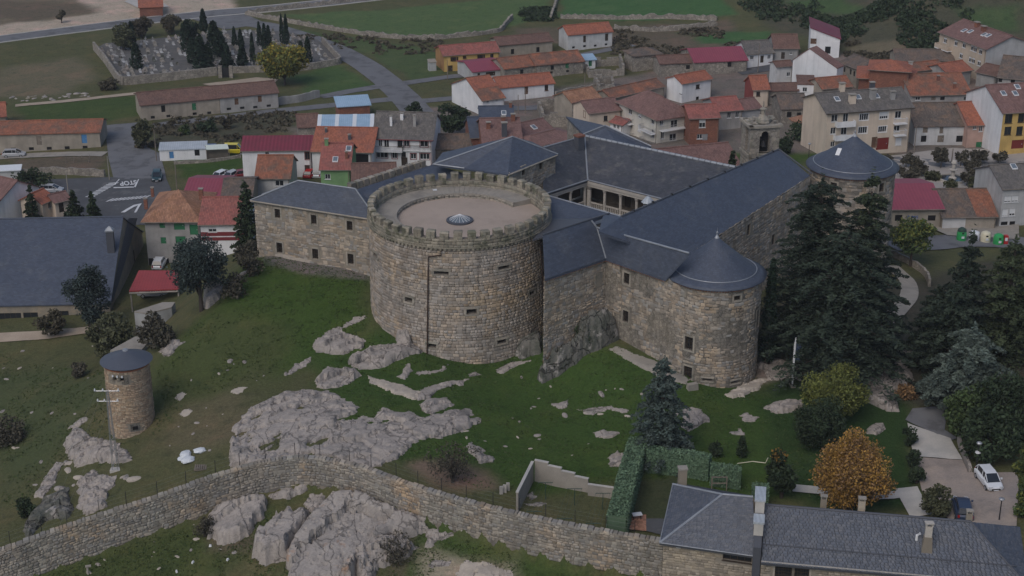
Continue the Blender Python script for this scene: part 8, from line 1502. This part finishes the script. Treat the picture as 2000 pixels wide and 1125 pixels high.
# ------------------------------------------------------------------ cars
def car(label,px,py,heading,paintm,L=4.1,Wd=1.72,Hh=1.5,kind='hatch',z=None,cat='car',group=None):
    b=G(px,py) if z is None else np.array(W(px,py,z)); th=thing('parked_car' if kind!='van' else 'parked_van',label,cat,b,group); th.rotation_euler=(0,0,heading)
    ORG[th.name]=np.zeros(3)
    hl=L/2; w=Wd/2
    if kind=='van': S=[(-hl,.35,.95,.88),(-hl+.05,.3,1.05,.97),(-hl*.2,.28,1.1,1),(hl*.5,.28,1.1,1),(hl*.85,.3,.95,.95),(hl,.4,.75,.8)]; cab=[(-hl+.06,1.05,Hh-.1,.9),(-hl+.2,1.08,Hh,.86),(hl*.3,1.1,Hh,.86),(hl*.62,1.1,1.12,.93)]
    else: S=[(-hl,.4,.72,.8),(-hl+.12,.3,.88,.94),(-hl*.5,.26,.93,1),(hl*.3,.26,.92,1),(hl*.7,.28,.86,.96),(hl*.93,.3,.72,.86),(hl,.4,.6,.74)]; cab=[(-hl+.15,.88,1.0,.88),(-hl+.5,.92,Hh-.06,.76),(-.2,.93,Hh,.76),(hl*.22,.92,Hh-.05,.77),(hl*.62,.88,.93,.86)]
    mb=MB(); rows=[]
    for x,z0,z1_,k in S: rows.append([(x,-w*k*.9,z0),(x,-w*k,z0+.15),(x,-w*k,z1_-.12),(x,-w*k*.86,z1_),(x,w*k*.86,z1_),(x,w*k,z1_-.12),(x,w*k,z0+.15),(x,w*k*.9,z0)])
    for a,c in zip(rows[:-1],rows[1:]):
        for i in range(8): mb.poly([a[i],a[(i+1)%8],c[(i+1)%8],c[i]])
    mb.poly(rows[0][::-1]); mb.poly(rows[-1]); bo=mb.build('body',M[paintm],th,smooth=False)
    gl=MB(); rf_=MB(); rr=[[(x,-w*k*.98,z0-.03),(x,-w*k*.88 if i not in(0,len(cab)-1) else -w*k*.9,z1_),(x,w*k*.88 if i not in(0,len(cab)-1) else w*k*.9,z1_),(x,w*k*.98,z0-.03)] for i,(x,z0,z1_,k) in enumerate(cab)]
    for i,(a,c) in enumerate(zip(rr[:-1],rr[1:])):
        end=i in(0,len(rr)-2); gl.poly([a[0],a[1],c[1],c[0]]); gl.poly([a[3],c[3],c[2],a[2]]); (gl if end else rf_).poly([a[1],a[2],c[2],c[1]])
    gl.poly(rr[0][::-1]); gl.poly(rr[-1]); gl.build('windows',M['glass'] if kind!='van' else M['glass'],th)
    for a in rr[1:-1]:
        for s in(0,1): p0,p1=(a[0],a[1]) if s==0 else (a[3],a[2]); rf_.tube([(p0[0],p0[1]*1.01,p0[2]),(p1[0],p1[1]*1.01,p1[2])],.04,4)
    for i0,i1 in((0,1),(len(rr)-2,len(rr)-1)):
        for s in(1,2): p0,p1=rr[i0][s],rr[i1][s]; rf_.tube([(p0[0],p0[1]*1.0,p0[2]),(p1[0],p1[1],p1[2])],.045,4)
    rf_.build('cabin',M[paintm],th)
    for x in(-hl*.62,hl*.64):
        for s in(-1,1):
            q=MB(); q.tube([(x,s*(w-.2),.3),(x,s*(w+.01),.3)],.3,14); wl_=q.build('wheel',M['rubber'],th); q=MB(); q.tube([(x,s*(w-.02),.3),(x,s*(w+.025),.3)],.19,10); q.build('rim',M['steel'],wl_)
    for s in(-1,1):
        q=MB(); q.box((hl*.93,s*w*.62,.55),.24,.38,.16); q.build('headlight',M['headlight'],th); q=MB(); q.box((-hl+.04,s*w*.72,.62),.12,.2,.26); q.build('tail_light',M['tail_red'],th); q=MB(); q.box((hl*.38,s*(w+.08),.92),.14,.2,.14); q.build('wing_mirror',M[paintm],th)
    q=MB(); q.box((hl-.03,0,.4),.08,.9,.14); q.build('grille',M['iron'],th); q=MB(); q.box((hl+.005,0,.32),.03,.5,.11); q.build('number_plate',M['white_paint'],th)
    return th
R_=math.radians
car('white hatchback parked facing the camera in the brown yard',1930,945,R_(-84),'white_paint',4.0,1.75,1.5); car('dark blue car half hidden behind the gatehouse ridge',1879,1002,R_(82),'navy_paint',4.1,1.75,1.48); car('dark car standing in the middle of the broad street',307,350,R_(-80),'teal_paint',4.2,1.75,1.5); car('silver car parked below the left barn',28,306,R_(5),'silver_paint',4.2,1.72,1.45); car('blue van parked beside the white shed',415,302,R_(2),'blue_paint',4.4,1.8,1.9,'van',cat='van'); car('yellow van at the right end of the white shed',459,300,R_(0),'yellow_paint',4.,1.9,1.9,'van',cat='van'); car('dark red low car in front of the white shed',364,309,R_(3),'darkred_paint',4.2,1.7,1.35); car('silver car under the red carport roof',300,578,R_(0),'silver_paint',4.2,1.7,1.45); car('white car behind the red carport',312,521,R_(90),'white_paint',4.,1.7,1.5); car('red car parked at the foot of the orange roofed white house',606,345,R_(80),'red_paint',4.,1.7,1.45); car('white car beside the red car near the green house',622,344,R_(85),'white_paint',4.,1.7,1.45); car('white car parked behind the magenta sheet roof',436,347,R_(60),'white_paint',4.,1.7,1.45); car('grey car parked behind the ribbed brown roof',458,347,R_(60),'silver_paint',4.,1.7,1.45); car('red car right of the grey car behind the brown ribbed roof',480,346,R_(20),'darkred_paint',4.,1.7,1.45); car('dark car parked at the left end of the asphalt junction',100,376,R_(0),'silver_paint',4.2,1.7,1.45)
# dung heap and cattle pen clutter below the left barn
p=G(150,318); pen=thing('pen','small pen of bent rails below the left barn','pen',p)
for k in range(4): q=MB(); x=p[0]-2+1.4*k; q.tube([(x,p[1],T(x,p[1])),(x+.2,p[1]+.3,T(x,p[1])+1.3)],.06,5); q.build('post',M['old_wood'],pen)
q=MB(); q.tube([(p[0]-2,p[1],p[2]+1),(p[0]+2.4,p[1],p[2]+.9)],.05,5); q.build('rail',M['old_wood'],pen)

# ------------------------------------------------------------------ thin autumn haze over everything
hz=MB(); hz.hexa([(-4300,-1700,-70),(4300,-1700,-70),(4300,6200,-70),(-4300,6200,-70)],[(-4300,-1700,110),(4300,-1700,110),(4300,6200,110),(-4300,6200,110)])
hm=bpy.data.materials.new('haze'); hm.use_nodes=True; hn=hm.node_tree.nodes; hn.remove(hn['Principled BSDF']); pv=hn.new('ShaderNodeVolumePrincipled'); pv.inputs['Color'].default_value=(.8,.85,.95,1); pv.inputs['Density'].default_value=.00012
hm.node_tree.links.new(pv.outputs[0],hn['Material Output'].inputs['Volume']); tag(hz.build('haze',hm),'thin pale haze in the air','haze',kind='stuff')
